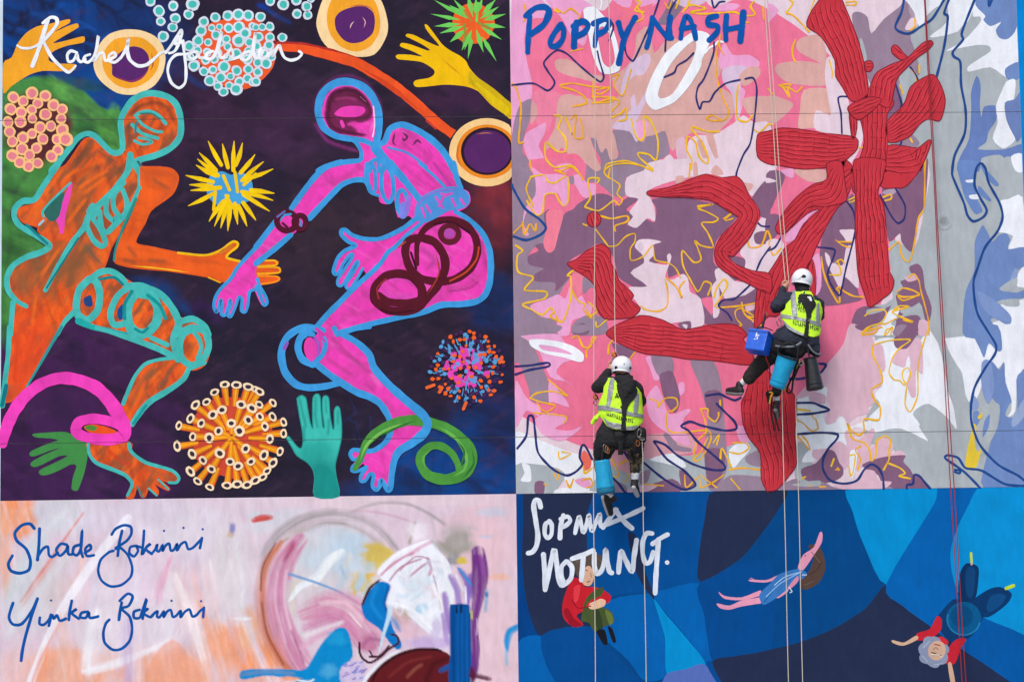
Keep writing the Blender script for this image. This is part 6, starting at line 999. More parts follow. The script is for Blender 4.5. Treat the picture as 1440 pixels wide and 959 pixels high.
def volume(name, shapes, mat, parent, voxel=.013, it=5, fold=0.0, fs=9.0, seed=0, cut=None):
    bm = bmesh.new()
    for s in shapes:
        if s[0] == 'c': capsule(bm, *s[1:])
        else: ellipsoid(bm, *s[1:])
    me = bpy.data.meshes.new(name); bm.to_mesh(me); bm.free()
    o = bpy.data.objects.new(name, me); COL.objects.link(o)
    r = o.modifiers.new('r', 'REMESH'); r.mode = 'VOXEL'; r.voxel_size = voxel
    if it: s_ = o.modifiers.new('s', 'SMOOTH'); s_.iterations = it; s_.factor = .5
    dg = bpy.context.evaluated_depsgraph_get(); dg.update()
    m2 = bpy.data.meshes.new_from_object(o.evaluated_get(dg)); o.modifiers.clear(); o.data = m2; m2.name = name
    if fold:
        nr = [v.normal.copy() for v in m2.vertices]
        for v, n_ in zip(m2.vertices, nr):
            c = v.co*fs+Vector((seed*7.3, seed*3.1, 0))
            k = mnoise.noise(c)+.6*abs(mnoise.noise(Vector((c.x*1.3+c.z*1.5, c.y, c.z*2.6-c.x))))*1.5-.45+.35*mnoise.noise(c*2.7)
            v.co += n_*k*fold
    m2.materials.clear(); m2.materials.append(mat)
    m2.polygons.foreach_set('use_smooth', [True]*len(m2.polygons))
    o.parent = parent
    return o
def camo_material():
    m, N, L, b = new_mat('camouflage_cloth')
    tc = N.new('ShaderNodeTexCoord'); n = N.new('ShaderNodeTexNoise'); n.inputs['Scale'].default_value = 16; n.inputs['Detail'].default_value = 2
    L.new(tc.outputs['Object'], n.inputs['Vector']); r = N.new('ShaderNodeValToRGB'); r.color_ramp.interpolation = 'CONSTANT'
    e = r.color_ramp.elements; e[0].position = 0; e[0].color = lin((34, 30, 28))+(1,); e[1].position = .44; e[1].color = lin((92, 76, 56))+(1,)
    for p_, c in ((.5, (58, 54, 40)), (.56, (140, 120, 92)), (.62, (44, 38, 34)), (.7, (110, 92, 68))):
        x = e.new(p_); x.color = lin(c)+(1,)
    L.new(n.outputs[0], r.inputs[0]); L.new(r.outputs[0], b.inputs['Base Color']); b.inputs['Roughness'].default_value = .9
    return m
BLACK = plain('black_cloth', (30, 29, 33), .85, .25, 20, bump=.5, bscale=60); NAVY = plain('navy_cloth', (38, 42, 58), .8, .22, 18, bump=.4, bscale=60); DTROU = plain('dark_brown_cloth', (40, 35, 34), .85, .25, 16, bump=.4)
HIVIS = plain('hi_vis_fabric', (196, 248, 44), .7, .1, 22, bump=.5, bscale=35); REFL = plain('reflective_tape', (146, 148, 152), .45, .1, 40, metal=.2); REFB = plain('grey_piping', (112, 118, 126), .5, .1, 30)
HELM = plain('white_helmet_shell', (236, 238, 244), .35, .03, 6, spec=.5); VENT = plain('black_plastic', (26, 26, 30), .5, .1, 20); SKIN = plain('skin', (206, 150, 126), .55, .08, 30)
SOCK = plain('white_sock', (226, 226, 232), .9, .08, 50, bump=.4, bscale=160); SHOE = plain('black_shoe_leather', (34, 32, 34), .6, .25, 25); SOLE = plain('grey_rubber_sole', (120, 118, 118), .8, .15, 30); SOLEW = plain('pale_rubber_sole', (196, 194, 192), .8, .1, 30)
CYAN = plain('cyan_tarpaulin', (20, 160, 208), .45, .14, 9, bump=.35, bscale=22); CYAN_D = plain('dark_teal_tarpaulin', (14, 112, 146), .5, .12, 12); BLUEB = plain('royal_blue_tarpaulin', (14, 92, 208), .4, .12, 9, bump=.3, bscale=20); BLKT = plain('glossy_black_tarpaulin', (30, 30, 34), .25, .2, 14, spec=.6, bump=.4, bscale=18)
WEB = plain('black_webbing', (24, 23, 26), .8, .2, 60); STEEL = plain('steel_hardware', (140, 134, 128), .3, .1, 30, metal=.9); ORNG = plain('orange_anodised_metal', (186, 108, 48), .35, .15, 30, metal=.5); YCORD = plain('yellow_cord', (220, 168, 50), .8, .1, 40); RCORD = plain('red_cord', (176, 40, 46), .8, .1, 40); CAMO = camo_material()
INK = plain('black_print', (22, 30, 20), .7, .1, 30); WINK = plain('white_print', (226, 228, 232), .6, .05, 30)

class Zm:                      # a magnified window of the photograph: converts its pixels to points d metres off the wall
    def __init__(s, ox, oy, k): s.o = (ox, oy); s.k = k
    def px(s, x, y): return s.o[0]+x/s.k, s.o[1]+y/s.k
    def __call__(s, x, y, d): return Vector(U(*s.px(x, y), d))
    def m(s, r): return r/s.k/FPX*DIST
Z1, Z2, Z3, Z4 = Zm(825, 490, 7.99), Zm(825, 595, 7.99), Zm(1070, 370, 7.38), Zm(1015, 470, 6.393)
def pts2(s): return [tuple(map(float, k.split(','))) for k in s.split()]
def shell(name, zm, rows, poly, off, mat, parent, na=84, nz=84, amax=112, thick=.003, wr=.004, seed=0, holes=()):
    """cloth wrapped round a torso: rows of (y, centre x, half width) in window pixels plus centre distance and depth radius in metres;
       only the part inside the outlines (seen from behind) is kept"""
    ys = np.linspace(rows[0][0], rows[-1][0], nz); R = np.array(rows)
    col = lambda i: np.interp(ys, R[:, 0], R[:, i])
    xc, hw, dc, dr = col(1), col(2), col(3), col(4)
    an = np.radians(np.linspace(-amax, amax, na)); V = []; XY = np.zeros((nz, na, 2))
    for i, y in enumerate(ys):
        for j, a in enumerate(an):
            w_ = hw[i]+off/zm.m(1)
            k = wr*mnoise.noise(Vector((a*3.1+seed, y*.018, seed*2.0)))+wr*.6*mnoise.noise(Vector((a*7+seed, y*.05+a*2, 3.0)))
            x = xc[i]+w_*math.sin(a); d = dc[i]+(dr[i]+off+k)*math.cos(a)
            V.append(zm(x, y, d)); XY[i, j] = (x, y)
    cx = (XY[:-1, :-1]+XY[1:, 1:])/2
    keep = np.zeros(cx.shape[:2], bool)
    for p in ([poly] if isinstance(poly, str) else poly):
        keep |= inside(smooth(pts2(p), True, 3), cx[..., 0], cx[..., 1])
    F = [(i*na+j, (i+1)*na+j, (i+1)*na+j+1, i*na+j+1) for i in range(nz-1) for j in range(na-1) if keep[i, j]]
    used = sorted({k for f in F for k in f}); mp = {k: i for i, k in enumerate(used)}
    o = mesh_obj(name, [V[k] for k in used], [tuple(mp[k] for k in f) for f in F], mat, parent)
    if thick: s_ = o.modifiers.new('thickness', 'SOLIDIFY'); s_.thickness = thick; s_.offset = 0
    return o
def helmet(parent, c, r, rot, cutz=-.45):
    """hard hat: dome, flared rim, vents"""
    n, V, F = 32, [], []
    prof = []
    for k in range(13):
        t = math.pi/2*(1-k/12*1.28); prof.append((math.cos(t), math.sin(t)))
    rows = [(1e-3, 1.0)]+[p for p in prof[1:] if p[1] > cutz]+[(math.sqrt(1-cutz*cutz)*1.0, cutz), (math.sqrt(1-cutz*cutz)*1.07, cutz-.06), (math.sqrt(1-cutz*cutz)*1.05, cutz-.11), (math.sqrt(1-cutz*cutz)*.92, cutz-.05)]
    M3 = rot
    for u, z in rows:
        for k in range(n):
            a = 2*math.pi*k/n; ridge = 1+.018*(max(0, math.cos(3*a))**6)*(1 if u < .97 else 0)
            V.append(Vector(c)+M3@Vector((u*r[0]*math.cos(a)*ridge, u*r[1]*math.sin(a)*ridge, z*r[2])))
    for i in range(len(rows)-1):
        for k in range(n): F.append((i*n+k, (i+1)*n+k, (i+1)*n+(k+1) % n, i*n+(k+1) % n))
    h = mesh_obj('helmet', V, F, HELM, parent)
    return h
def vent(parent, c, r, rot, lon, lat, s, mat=None, name='vent'):
    """a dark slot let into the helmet shell at a longitude and latitude (degrees)"""
    lo, la = math.radians(lon), math.radians(lat); V = []; F = []
    for (u, v) in ((-1, -.5), (-.2, -.8), (1, -.3), (.7, .6), (-.6, .7)):
        l2, a2 = lo+u*s/r[0], la+v*s/r[2]
        V.append(Vector(c)+rot@Vector((1.022*r[0]*math.cos(a2)*math.cos(l2), 1.022*r[1]*math.cos(a2)*math.sin(l2), 1.022*r[2]*math.sin(a2))))
    F.append(tuple(range(5)))
    o = mesh_obj(name, V, F, mat or VENT, parent); o.modifiers.new('t', 'SOLIDIFY').thickness = .003
    return o
def shoe(parent, ankle, toe, up, sole_mat):
    ankle, toe, up = Vector(ankle), Vector(toe), Vector(up).normalized(); f = (toe-ankle); L = f.length; f.normalize()
    up = (up-f*up.dot(f)).normalized()
    heel = ankle-f*.035-up*.055
    o = volume('shoe', [('c', heel, .040, heel+f*(L*.55), .042), ('c', heel+f*(L*.5), .042, heel+f*(L+.02)-up*.008, .033), ('c', ankle-up*.03, .042, ankle+up*.012, .044)], SHOE, parent, .009, 3)
    s = volume('sole', [('c', heel-up*.032-f*.012, .026, heel-up*.032+f*(L*.55), .030), ('c', heel-up*.032+f*(L*.5), .030, heel+f*(L+.03)-up*.03, .026)], sole_mat, o, .009, 2)
    return o
def band(name, pts, w_, mat, parent, nrm=(0, -1, 0), t=.003):
    """flat webbing along 3D points"""
    pts = [Vector(p) for p in smooth3(pts)]; V = []; F = []
    for i, p in enumerate(pts):
        tg = (pts[min(i+1, len(pts)-1)]-pts[max(i-1, 0)]).normalized(); s = tg.cross(Vector(nrm)).normalized()
        V += [p-s*w_/2, p+s*w_/2]
    F = [(2*i, 2*i+1, 2*i+3, 2*i+2) for i in range(len(pts)-1)]
    o = mesh_obj(name, V, F, mat, parent); o.modifiers.new('t', 'SOLIDIFY').thickness = t
    return o
def smooth3(pts, sub=6):
    pts = [Vector(p) for p in pts]; out = []
    for i in range(len(pts)-1):
        p0, p1, p2, p3 = pts[max(i-1, 0)], pts[i], pts[i+1], pts[min(i+2, len(pts)-1)]
        for k in range(sub):
            t = k/sub; out.append(.5*((2*p1)+(p2-p0)*t+(2*p0-5*p1+4*p2-p3)*t*t+(3*p1-p0-3*p2+p3)*t**3))
    return out+[pts[-1]]
def cord(name, pts, r, mat, parent): return tube(name, smooth3(pts), r, mat, parent, 7)
def ring(name, c, rx, rz, r, mat, parent, rot=0, n=18):
    c = Vector(c); pts = []
    for k in range(n+1):
        a = 2*math.pi*k/n; x, z = rx*math.cos(a), rz*math.sin(a); pts.append(c+Vector((x*math.cos(rot)-z*math.sin(rot), .004*math.sin(a*2), x*math.sin(rot)+z*math.cos(rot))))
    return tube(name, pts, r, mat, parent, 7)
def hand(parent, wrist, grip, r=.0085):
    """closed hand round a rope: palm, four curled fingers, thumb"""
    w_, g = Vector(wrist), Vector(grip); f = (g-w_).normalized(); side = Vector((0, 0, 1)); side = (side-f*side.dot(f)).normalized(); out = f.cross(side).normalized()
    sh = [('c', w_, .026, w_+f*.03, .030), ('c', w_+f*.03+side*.022, .018, g-f*.012+side*.028-out*.02, .015), ('c', w_+f*.03-side*.022, .018, g-f*.012-side*.026-out*.02, .015), ('c', w_+f*.03, .02, g-f*.012-out*.02, .017)]
    for k, ln in enumerate((.95, 1.05, 1.0, .8)):
        b = g-f*.006+side*(.030-.020*k)-out*.024
        m1 = b+f*.024*ln+out*.008; m2 = m1+out*.024*ln-f*.004; tip = m2-f*.022*ln+out*.004
        sh += [('c', b, r*1.08, m1, r), ('c', m1, r, m2, r*.95), ('c', m2, r*.95, tip, r*.85)]
    t0 = w_+f*.03+side*.03; t1 = t0+f*.02+side*.018+out*.014; t2 = g+side*.030+out*.022
    sh += [('c', t0, .012, t1, .0105), ('c', t1, .0105, t2, .009)]
    return sh
def bodyshape(pel, chest, neck, head, limbs, hands):
    sh = [('c', pel, .10, chest, .115), ('c', chest, .115, neck, .055), ('c', neck, .05, head, .055), ('e', head, (.072, .092, .108)), ('e', Vector(head)+Vector((0, .088, -.022)), (.014, .022, .024)),
          ('e', Vector(head)+Vector((-.074, .005, -.01)), (.012, .02, .03)), ('e', Vector(head)+Vector((.074, .005, -.01)), (.012, .02, .03))]
    for chain in limbs:
        for (p, r), (q, s) in zip(chain, chain[1:]): sh.append(('c', p, r, q, s))
    for h in hands: sh += h
    return sh

# ---------------------------------------------------------------- worker with camouflage trousers
def worker_a():
    rows = [(330, 395, 150, .50, .115), (420, 398, 196, .52, .135), (520, 392, 208, .53, .145), (640, 378, 232, .54, .150), (740, 384, 232, .555, .150), (840, 396, 218, .565, .150), (925, 400, 205, .57, .148)]
    pel, chest, neck, head = Z2(370, 170, .57), Z1(385, 560, .53), Z1(400, 340, .49), Z1(395, 215, .44)
    root = empty('person', U(*Z2.px(370, 190), .57), 'person in hi-vis vest and camouflage trousers hanging on ropes, cyan bag at the leg', 'person', 'rope access workers on the mural')
    shL, elL, haL = Z1(225, 410, .50), Z1(120, 430, .42), Z1(262, 235, .32)
    shR, elR, haR = Z1(555, 470, .50), Z1(600, 600, .42), Z1(520, 560, .25)
    hipL, knL, anL = Z2(250, 210, .57), Z2(150, 420, .42), Z2(262, 800, .40)
    midL = Z2(190, 610, .40)
    hipR, knR, anR = Z2(500, 210, .57), Z2(560, 400, .42), Z2(540, 590, .40)
    gripL = Z1(318, 150, .33)
    body = volume('body', bodyshape(pel, chest, neck, head, [[(shL, .045), (elL, .038), (haL, .027)], [(shR, .045), (elR, .038), (haR, .027)], [(hipL, .07), (knL, .05), (anL, .035)], [(hipR, .07), (knR, .05), (anR, .035)]],
                  [hand(None, haL, gripL), hand(None, haR, Z1(505, 500, .26))]), SKIN, root, .0075, 2)
    jk = [('e', chest, (.19, .125, .20)), ('c', Z1(385, 480, .53), .15, Z1(390, 720, .56), .165), ('c', Z1(300, 850, .57), .13, Z1(470, 850, .57), .13), ('c', Z2(260, 90, .57), .125, Z2(490, 90, .57), .125),
          ('c', shL, .088, Z1(140, 420, .43), .082), ('c', Z1(130, 425, .42), .078, Z1(248, 262, .34), .052), ('c', shR, .085, elR, .074), ('c', elR, .07, Z1(540, 570, .28), .05),
          ('c', Z1(260, 400, .5), .085, Z1(540, 450, .5), .09), ('e', Z1(400, 330, .48), (.085, .08, .06))]
    volume('jacket', jk, BLACK, root, .012, 4, .012, 9, 1)
    volume('hood', [('e', Z1(452, 430, .655), (.098, .05, .115)), ('e', Z1(405, 345, .58), (.10, .06, .05)), ('e', Z1(500, 400, .62), (.06, .05, .06)), ('c', Z1(440, 470, .67), .055, Z1(430, 570, .69), .03), ('e', Z1(470, 335, .56), (.06, .05, .05))], BLACK, root, .010, 3, .012, 14, 4)
    v = shell('vest', Z1, rows, '205,330 300,330 360,420 470,480 548,470 556,430 606,490 640,560 650,720 650,800 590,868 520,918 330,908 230,872 180,800 120,735 120,640 178,520 196,400', .018, HIVIS, root, seed=1, wr=.008)
    for p in ('262,350 312,350 262,650 222,642', ):
        shell('reflective_band', Z1, rows, p, .0245, REFL, v, 150, 150, seed=1, wr=.008)
    shell('reflective_band', Z1, rows, '120,640 225,642 300,664 402,690 402,728 280,702 120,688', .0245, REFL, v, 150, 150, seed=1, wr=.008)
    shell('reflective_band', Z1, rows, '450,706 520,722 640,742 640,780 500,758 450,748', .0245, REFL, v, 150, 150, seed=1, wr=.008)
    shell('reflective_band', Z1, rows, '552,520 588,520 572,724 524,722', .0245, REFL, v, 150, 150, seed=1, wr=.008)
    shell('reflective_band', Z1, rows, '190,772 250,822 390,850 390,905 320,900 240,872', .0245, REFL, v, 150, 150, seed=1, wr=.008)
    shell('reflective_band', Z1, rows, '440,880 575,866 578,884 520,916 440,914', .0245, REFL, v, 150, 150, seed=1, wr=.008)
    gl = []
    r = random.Random(3)
    for x0, x1, y0, sl in ((225, 395, 712, .33), (448, 525, 785, .12)):
        x = x0
        while x < x1:
            y = y0+(x-x0)*sl; h = 36
            gl.append('%d,%d %d,%d %d,%d %d,%d' % (x, y, x+6, y, x+7, y+h, x+1, y+h))
            if r.random() < .8: yy = y+r.choice([0, 14, 30]); gl.append('%d,%d %d,%d %d,%d %d,%d' % (x, yy, x+15, yy+4, x+15, yy+11, x, yy+7))
            x += 20
    gl += ['318,545 336,515 342,518 326,552', '336,515 346,515 362,556 352,556', '320,540 352,544 352,551 320,547', '360,530 385,540 383,548 358,538', '330,505 350,500 350,508 330,512']
    mark(shell('vest_print', Z1, rows, gl, .0235, INK, v, 300, 300, thick=.001, seed=1, wr=.008), 'stuff')
    shell('harness_strap', Z1, rows, '350,380 560,440 552,540 470,640 442,760 440,925 385,925 398,760 392,600 352,500', .030, WEB, root, 120, 120, seed=1, wr=.006)
    volume('vest_tie', [('c', Z1(140, 745, .60), .02, Z1(95, 790, .62), .032), ('c', Z1(95, 790, .62), .03, Z1(55, 835, .62), .02), ('c', Z1(110, 800, .62), .018, Z1(70, 850, .62), .012)], HIVIS, root, .008, 2, .010, 24, 2)
    # lower body
    volume('trouser_seat', [('c', Z2(215, 175, .58), .125, Z2(500, 175, .58), .12), ('c', Z2(200, 230, .57), .115, Z2(165, 330, .50), .10), ('c', Z2(530, 230, .57), .11, Z2(560, 290, .50), .085)], BLACK, root, .012, 4, .014, 11, 16)
    volume('trousers', [('c', Z2(235, 150, .56), .120, Z2(500, 150, .56), .125), ('c', hipL, .115, knL, .088), ('c', knL, .086, midL, .07), ('c', midL, .07, Z2(240, 740, .40), .06), ('c', hipR, .115, Z2(555, 330, .44), .09), ('c', Z2(555, 330, .44), .088, Z2(545, 520, .42), .066)], CAMO, root, .012, 4, .014, 10, 6)
    h = volume('harness_belt', [('c', Z2(190, 120, .60), .09, Z2(540, 120, .60), .09), ('c', Z2(370, 130, .66), .085, Z2(380, 200, .66), .07)], WEB, root, .012, 4, .014, 12, 8)
    volume('leg_loop', [('c', Z2(170, 250, .60), .06, Z2(270, 290, .60), .05), ('c', Z2(150, 330, .56), .05, Z2(240, 370, .54), .045)], WEB, root, .011, 3, .010, 14, 9)
    volume('leg_loop', [('c', Z2(500, 260, .60), .055, Z2(600, 260, .56), .05), ('c', Z2(530, 340, .52), .045, Z2(600, 350, .50), .035)], WEB, root, .011, 3, .010, 14, 10)
    band('harness_strap', [Z2(385, 200, .73), Z2(383, 290, .72), Z2(380, 355, .70)], .055, WEB, root)
    volume('sock', [('c', Z2(240, 790, .40), .038, Z2(285, 845, .39), .037)], SOCK, root, .008, 2)
    volume('sock', [('c', Z2(545, 560, .42), .046, Z2(540, 630, .41), .040)], SOCK, root, .008, 2)
    shoe(root, Z2(285, 850, .39), Z2(335, 1010, .22), (.3, -.6, .5), SOLEW); shoe(root, Z2(540, 650, .41), Z2(575, 730, .20), (-.1, -.5, .8), SOLEW)
    hc, hr, rot = Z1(393, 205, .455), (.116, .14, .118), Matrix.Rotation(math.radians(7), 3, 'Y') @ Matrix.Rotation(math.radians(-8), 3, 'X')
    hm = helmet(root, hc, hr, rot, -.55); vent(hm, hc, hr, rot, -128, -20, .022); vent(hm, hc, hr, rot, -36, -12, .020); vent(hm, hc, hr, rot, -82, 0, .009, REFL, 'badge')
    # hardware on the harness
    ring('carabiner', Z2(210, 285, .70), .020, .045, .005, STEEL, root, .25); ring('carabiner', Z2(232, 300, .71), .018, .04, .005, ORNG, root, .3); ring('carabiner', Z2(590, 110, .74), .02, .045, .006, STEEL, root, -.2); ring('carabiner', Z2(620, 175, .74), .03, .012, .005, STEEL, root, -.2); ring('carabiner', Z2(575, 225, .70), .02, .03, .004, ORNG, root, .1)
    volume('tool_pouch', [('c', Z2(625, 90, .66), .045, Z2(640, 190, .66), .03)], WEB, root, .009, 3)
    return root
pa = worker_a()
def device(c, label, cat, name, s=1.0, body=None):
    r = empty(name, c, label, cat); c = Vector(c)
    volume('plate', [('e', c, (.022*s, .012, .036*s)), ('e', c+Vector((.012*s, -.004, -.012*s)), (.014*s, .012, .016*s))], body or ORNG, r, .005, 1)
    ring('carabiner', c+Vector((0, -.01, -.055*s)), .016*s, .030*s, .005, STEEL, r)
    volume('handle', [('c', c+Vector((.018*s, -.012, .012*s)), .007, c+Vector((.034*s, -.012, -.03*s)), .006)], VENT, r, .004, 1)
    return r
device(Z1(305, 68, .36), 'small orange brown rope clamp just above the white helmet of the camouflage trousered worker', 'rope clamp', 'rope_clamp', 1.15)
device(Z1(95, 545, .40), 'small amber back-up device on the rope below the black elbow', 'rope clamp', 'rope_clamp', 1.1)

def bag(name, label, cat, top, rt, bot, rb, mat, mat2, parent=None, sides=20, flat=1.0, closed=True, seed=0, group=None, rim=True):
    """tapered fabric bag or bucket with a rolled rim, a seam and a darker base"""
    top, bot = Vector(top), Vector(bot); ax = (bot-top); L = ax.length; q = ax.to_track_quat('Z', 'Y').to_matrix()
    root = empty(name, bot, label, cat, group); V = []; F = []; nr = 22
    for i in range(nr+1):
        t = i/nr; r = rt+(rb-rt)*t
        if t > .93: r *= 1-.25*((t-.93)/.07)**2
        for k in range(sides):
            a = 2*math.pi*k/sides; w_ = 1+.035*mnoise.noise(Vector((math.cos(a)*2+seed, math.sin(a)*2, t*5)))
            V.append(top+q@Vector((r*w_*math.cos(a), r*w_*math.sin(a)*flat, L*t)))
    for i in range(nr):
        for k in range(sides): F.append((i*sides+k, i*sides+(k+1) % sides, (i+1)*sides+(k+1) % sides, (i+1)*sides+k))
    cut = int(nr*.82)*sides
    mesh_obj('side', V, F[:cut], mat, root).modifiers.new('t', 'SOLIDIFY').thickness = .004
    b = F[cut:]+[tuple(nr*sides+k for k in range(sides))]
    us = sorted({k for f in b for k in f}); mp = {k: i for i, k in enumerate(us)}
    mesh_obj('base', [V[k] for k in us], [tuple(mp[k] for k in f) for f in b], mat2, root)
    if rim:
        tp = []
        for k in range(sides+1):
            a = 2*math.pi*k/sides; tp.append(top+q@Vector((rt*1.03*math.cos(a), rt*1.03*math.sin(a)*flat, .004)))
        tube('rim', tp, .009, WEB, root, 7)
    if closed:
        mesh_obj('top', [top+q@Vector((rt*.99*math.cos(2*math.pi*k/sides), rt*.99*math.sin(2*math.pi*k/sides)*flat, .012)) for k in range(sides)], [tuple(range(sides))[::-1]], mat2, root)
    return root, q
b1, q = bag('dry_bag', 'cyan roll-top bag hanging against the camouflage trouser leg', 'bag', Z2(172, 415, .64), .080, Z2(222, 795, .62), .106, CYAN, CYAN_D, seed=3, sides=14, rim=False)
band('carry_strap', [Z2(205, 400, .70), Z2(235, 520, .705), Z2(262, 640, .71), Z2(285, 720, .71)], .012, CYAN_D, b1); band('hang_strap', [Z2(180, 300, .66), Z2(176, 380, .65), Z2(172, 430, .64)], .03, WEB, b1)

# ---------------------------------------------------------------- worker in the navy jacket
def worker_b():
    rows = [(285, 445, 100, .50, .10), (340, 445, 150, .52, .125), (420, 442, 178, .54, .14), (520, 424, 200, .57, .148), (600, 410, 195, .60, .15), (700, 415, 190, .63, .15), (775, 425, 180, .65, .15)]
    pel, chest, neck, head = Z4(600, 110, .66), Z3(430, 470, .55), Z3(430, 300, .49), Z3(425, 190, .45)
    root = empty('person', U(*Z4.px(600, 130), .66), 'person in hi-vis vest and navy jacket gripping twin ropes, blue box bag at the hip', 'person', 'rope access workers on the mural')
    shL, elL, haL = Z3(275, 375, .54), Z3(150, 455, .50), Z3(235, 262, .44)
    shR, elR, haR = Z3(590, 430, .52), Z3(600, 540, .36), Z3(560, 480, .22)
    grip = Z3(268, 205, .43)
    hipL, knL, anL = Z4(470, 150, .62), Z4(330, 290, .50), Z4(170, 440, .42)
    hipR, knR, anR = Z4(590, 170, .58), Z4(510, 420, .34), Z4(490, 570, .36)
    volume('body', bodyshape(pel, chest, neck, head, [[(shL, .045), (elL, .038), (haL, .026)], [(shR, .045), (elR, .038), (haR, .027)], [(hipL, .07), (knL, .05), (anL, .034)], [(hipR, .07), (knR, .05), (anR, .034)]],
           [hand(None, haL, grip), hand(None, haR, Z3(540, 430, .22))]), SKIN, root, .0075, 2)
    jk = [('e', chest, (.17, .12, .19)), ('c', Z3(430, 420, .55), .14, Z3(410, 650, .60), .155), ('c', Z3(330, 700, .62), .12, Z3(500, 700, .62), .12), ('c', Z3(250, 770, .66), .125, Z3(480, 800, .66), .13), ('c', Z3(160, 790, .64), .07, Z3(300, 720, .64), .10),
          ('c', Z3(530, 790, .66), .09, Z3(570, 900, .68), .06), ('c', shL, .085, Z3(165, 450, .505), .08), ('c', Z3(160, 455, .50), .076, Z3(226, 285, .45), .045), ('c', shR, .085, elR, .07), ('c', elR, .068, Z3(560, 490, .25), .05), ('c', Z3(310, 370, .54), .08, Z3(560, 420, .53), .085)]
    volume('jacket', jk, NAVY, root, .012, 4, .014, 9, 12)
    volume('balaclava', [('e', Z3(425, 200, .45), (.088, .10, .115)), ('c', Z3(420, 230, .46), .08, Z3(440, 300, .50), .075)], BLACK, root, .01, 3, .006, 14, 3)
    v = shell('vest', Z3, rows, '258,285 340,290 400,300 440,290 520,300 560,380 610,400 660,480 660,540 640,600 640,690 600,750 540,768 470,748 440,742 360,695 280,645 200,560 190,520 246,480 262,400', .016, HIVIS, root, seed=5, wr=.008)
    for p in ('306,285 354,285 374,552 330,556', '582,430 606,430 612,610 574,604', '196,528 340,550 450,575 520,590 640,636 640,668 500,622 360,588 200,566', '225,590 290,650 370,698 446,738 440,756 350,722 270,672'):
        shell('reflective_band', Z3, rows, p, .0225, REFL, v, 150, 150, seed=5, wr=.008)
    gl = []; r = random.Random(8)
    for x0, x1, y0, sl, h in ((332, 458, 592, .22, 44), (512, 600, 640, .3, 40), (385, 440, 385, .5, 30), (380, 440, 425, .5, 30), (385, 450, 465, .4, 30)):
        x = x0
        while x < x1:
            y = y0+(x-x0)*sl
            gl.append('%d,%d %d,%d %d,%d %d,%d' % (x, y, x+6, y, x+7, y+h, x+1, y+h))
            if r.random() < .8: yy = y+r.choice([0, h*.4, h*.8]); gl.append('%d,%d %d,%d %d,%d %d,%d' % (x, yy, x+14, yy+4, x+14, yy+11, x, yy+7))
            x += 19
    mark(shell('vest_print', Z3, rows, gl, .0215, INK, v, 300, 300, thick=.001, seed=5, wr=.008), 'stuff')
    hn = shell('harness_yoke', Z3, rows, '390,335 450,322 525,330 560,395 572,440 532,500 520,560 502,610 488,775 445,775 468,600 470,520 428,420', .027, WEB, root, 140, 140, seed=5, wr=.005)
    shell('yoke_print', Z3, rows, ['478,352 512,346 528,362 500,366', '498,366 526,366 522,384 505,380', '505,384 530,378 526,396'], .031, WINK, hn, 220, 220, thick=.001, seed=5, wr=.005)
    ring('buckle', Z3(485, 588, .765), .022, .012, .004, STEEL, root)
    # hem piping of the jacket, the flap of its tail, belt
    cord('jacket_hem', [Z3(100, 835, .70), Z3(160, 862, .76), Z3(260, 870, .80), Z3(350, 862, .81), Z3(420, 822, .80)], .013, REFB, root); cord('jacket_hem', [Z3(490, 845, .80), Z3(530, 905, .79), Z3(575, 940, .77), Z3(635, 950, .74)], .010, REFB, root)
    volume('harness_belt', [('c', Z4(470, 110, .66), .105, Z4(700, 110, .66), .10), ('c', Z4(600, 120, .72), .09, Z4(690, 170, .70), .07), ('c', Z4(760, 90, .70), .08, Z4(860, 190, .70), .035)], BLACK, root, .012, 4, .012, 12, 21)
    volume('trousers', [('c', Z4(520, 130, .62), .115, Z4(680, 130, .62), .11), ('c', hipL, .11, Z4(360, 250, .54), .098), ('c', Z4(360, 250, .54), .098, Z4(245, 395, .47), .078), ('c', hipR, .11, knR, .075), ('c', knR, .072, Z4(490, 530, .38), .055)], DTROU, root, .012, 4, .012, 10, 22)
    volume('sock', [('c', Z4(205, 415, .44), .040, Z4(158, 462, .41), .036)], SOCK, root, .008, 2); volume('sock', [('c', Z4(490, 545, .37), .040, Z4(492, 620, .36), .036)], SOCK, root, .008, 2)
    shoe(root, Z4(160, 462, .42), Z4(60, 455, .28), (.45, -.35, .75), SOLE); shoe(root, Z4(492, 628, .37), Z4(500, 690, .16), (0, -.45, .85), SOLE)
    hc, hr, rot = Z3(428, 172, .455), (.115, .132, .122), Matrix.Rotation(math.radians(12), 3, 'Y') @ Matrix.Rotation(math.radians(-4), 3, 'X')
    hm = helmet(root, hc, hr, rot, -.42); vent(hm, hc, hr, rot, -92, 5, .026); cord('helmet_groove', [Z3(335, 190, .57), Z3(380, 170, .588), Z3(430, 130, .585), Z3(450, 110, .57)], .0025, REFL, hm)
    # straps, cords and hardware
    band('leg_strap', [Z4(450, 560, .44), Z4(445, 700, .40), Z4(462, 800, .40), Z4(472, 870, .40)], .020, WEB, root); band('leg_strap', [Z4(460, 640, .44), Z4(480, 740, .41), Z4(515, 868, .40)], .020, WEB, root)
    volume('foot_loop', [('c', Z4(410, 530, .44), .022, Z4(425, 610, .44), .022), ('c', Z4(420, 520, .46), .022, Z4(500, 520, .46), .026)], WEB, root, .008, 2, .006, 20, 5); cord('yellow_strap', [Z4(425, 520, .48), Z4(455, 530, .49), Z4(440, 570, .48), Z4(430, 625, .47)], .010, YCORD, root)
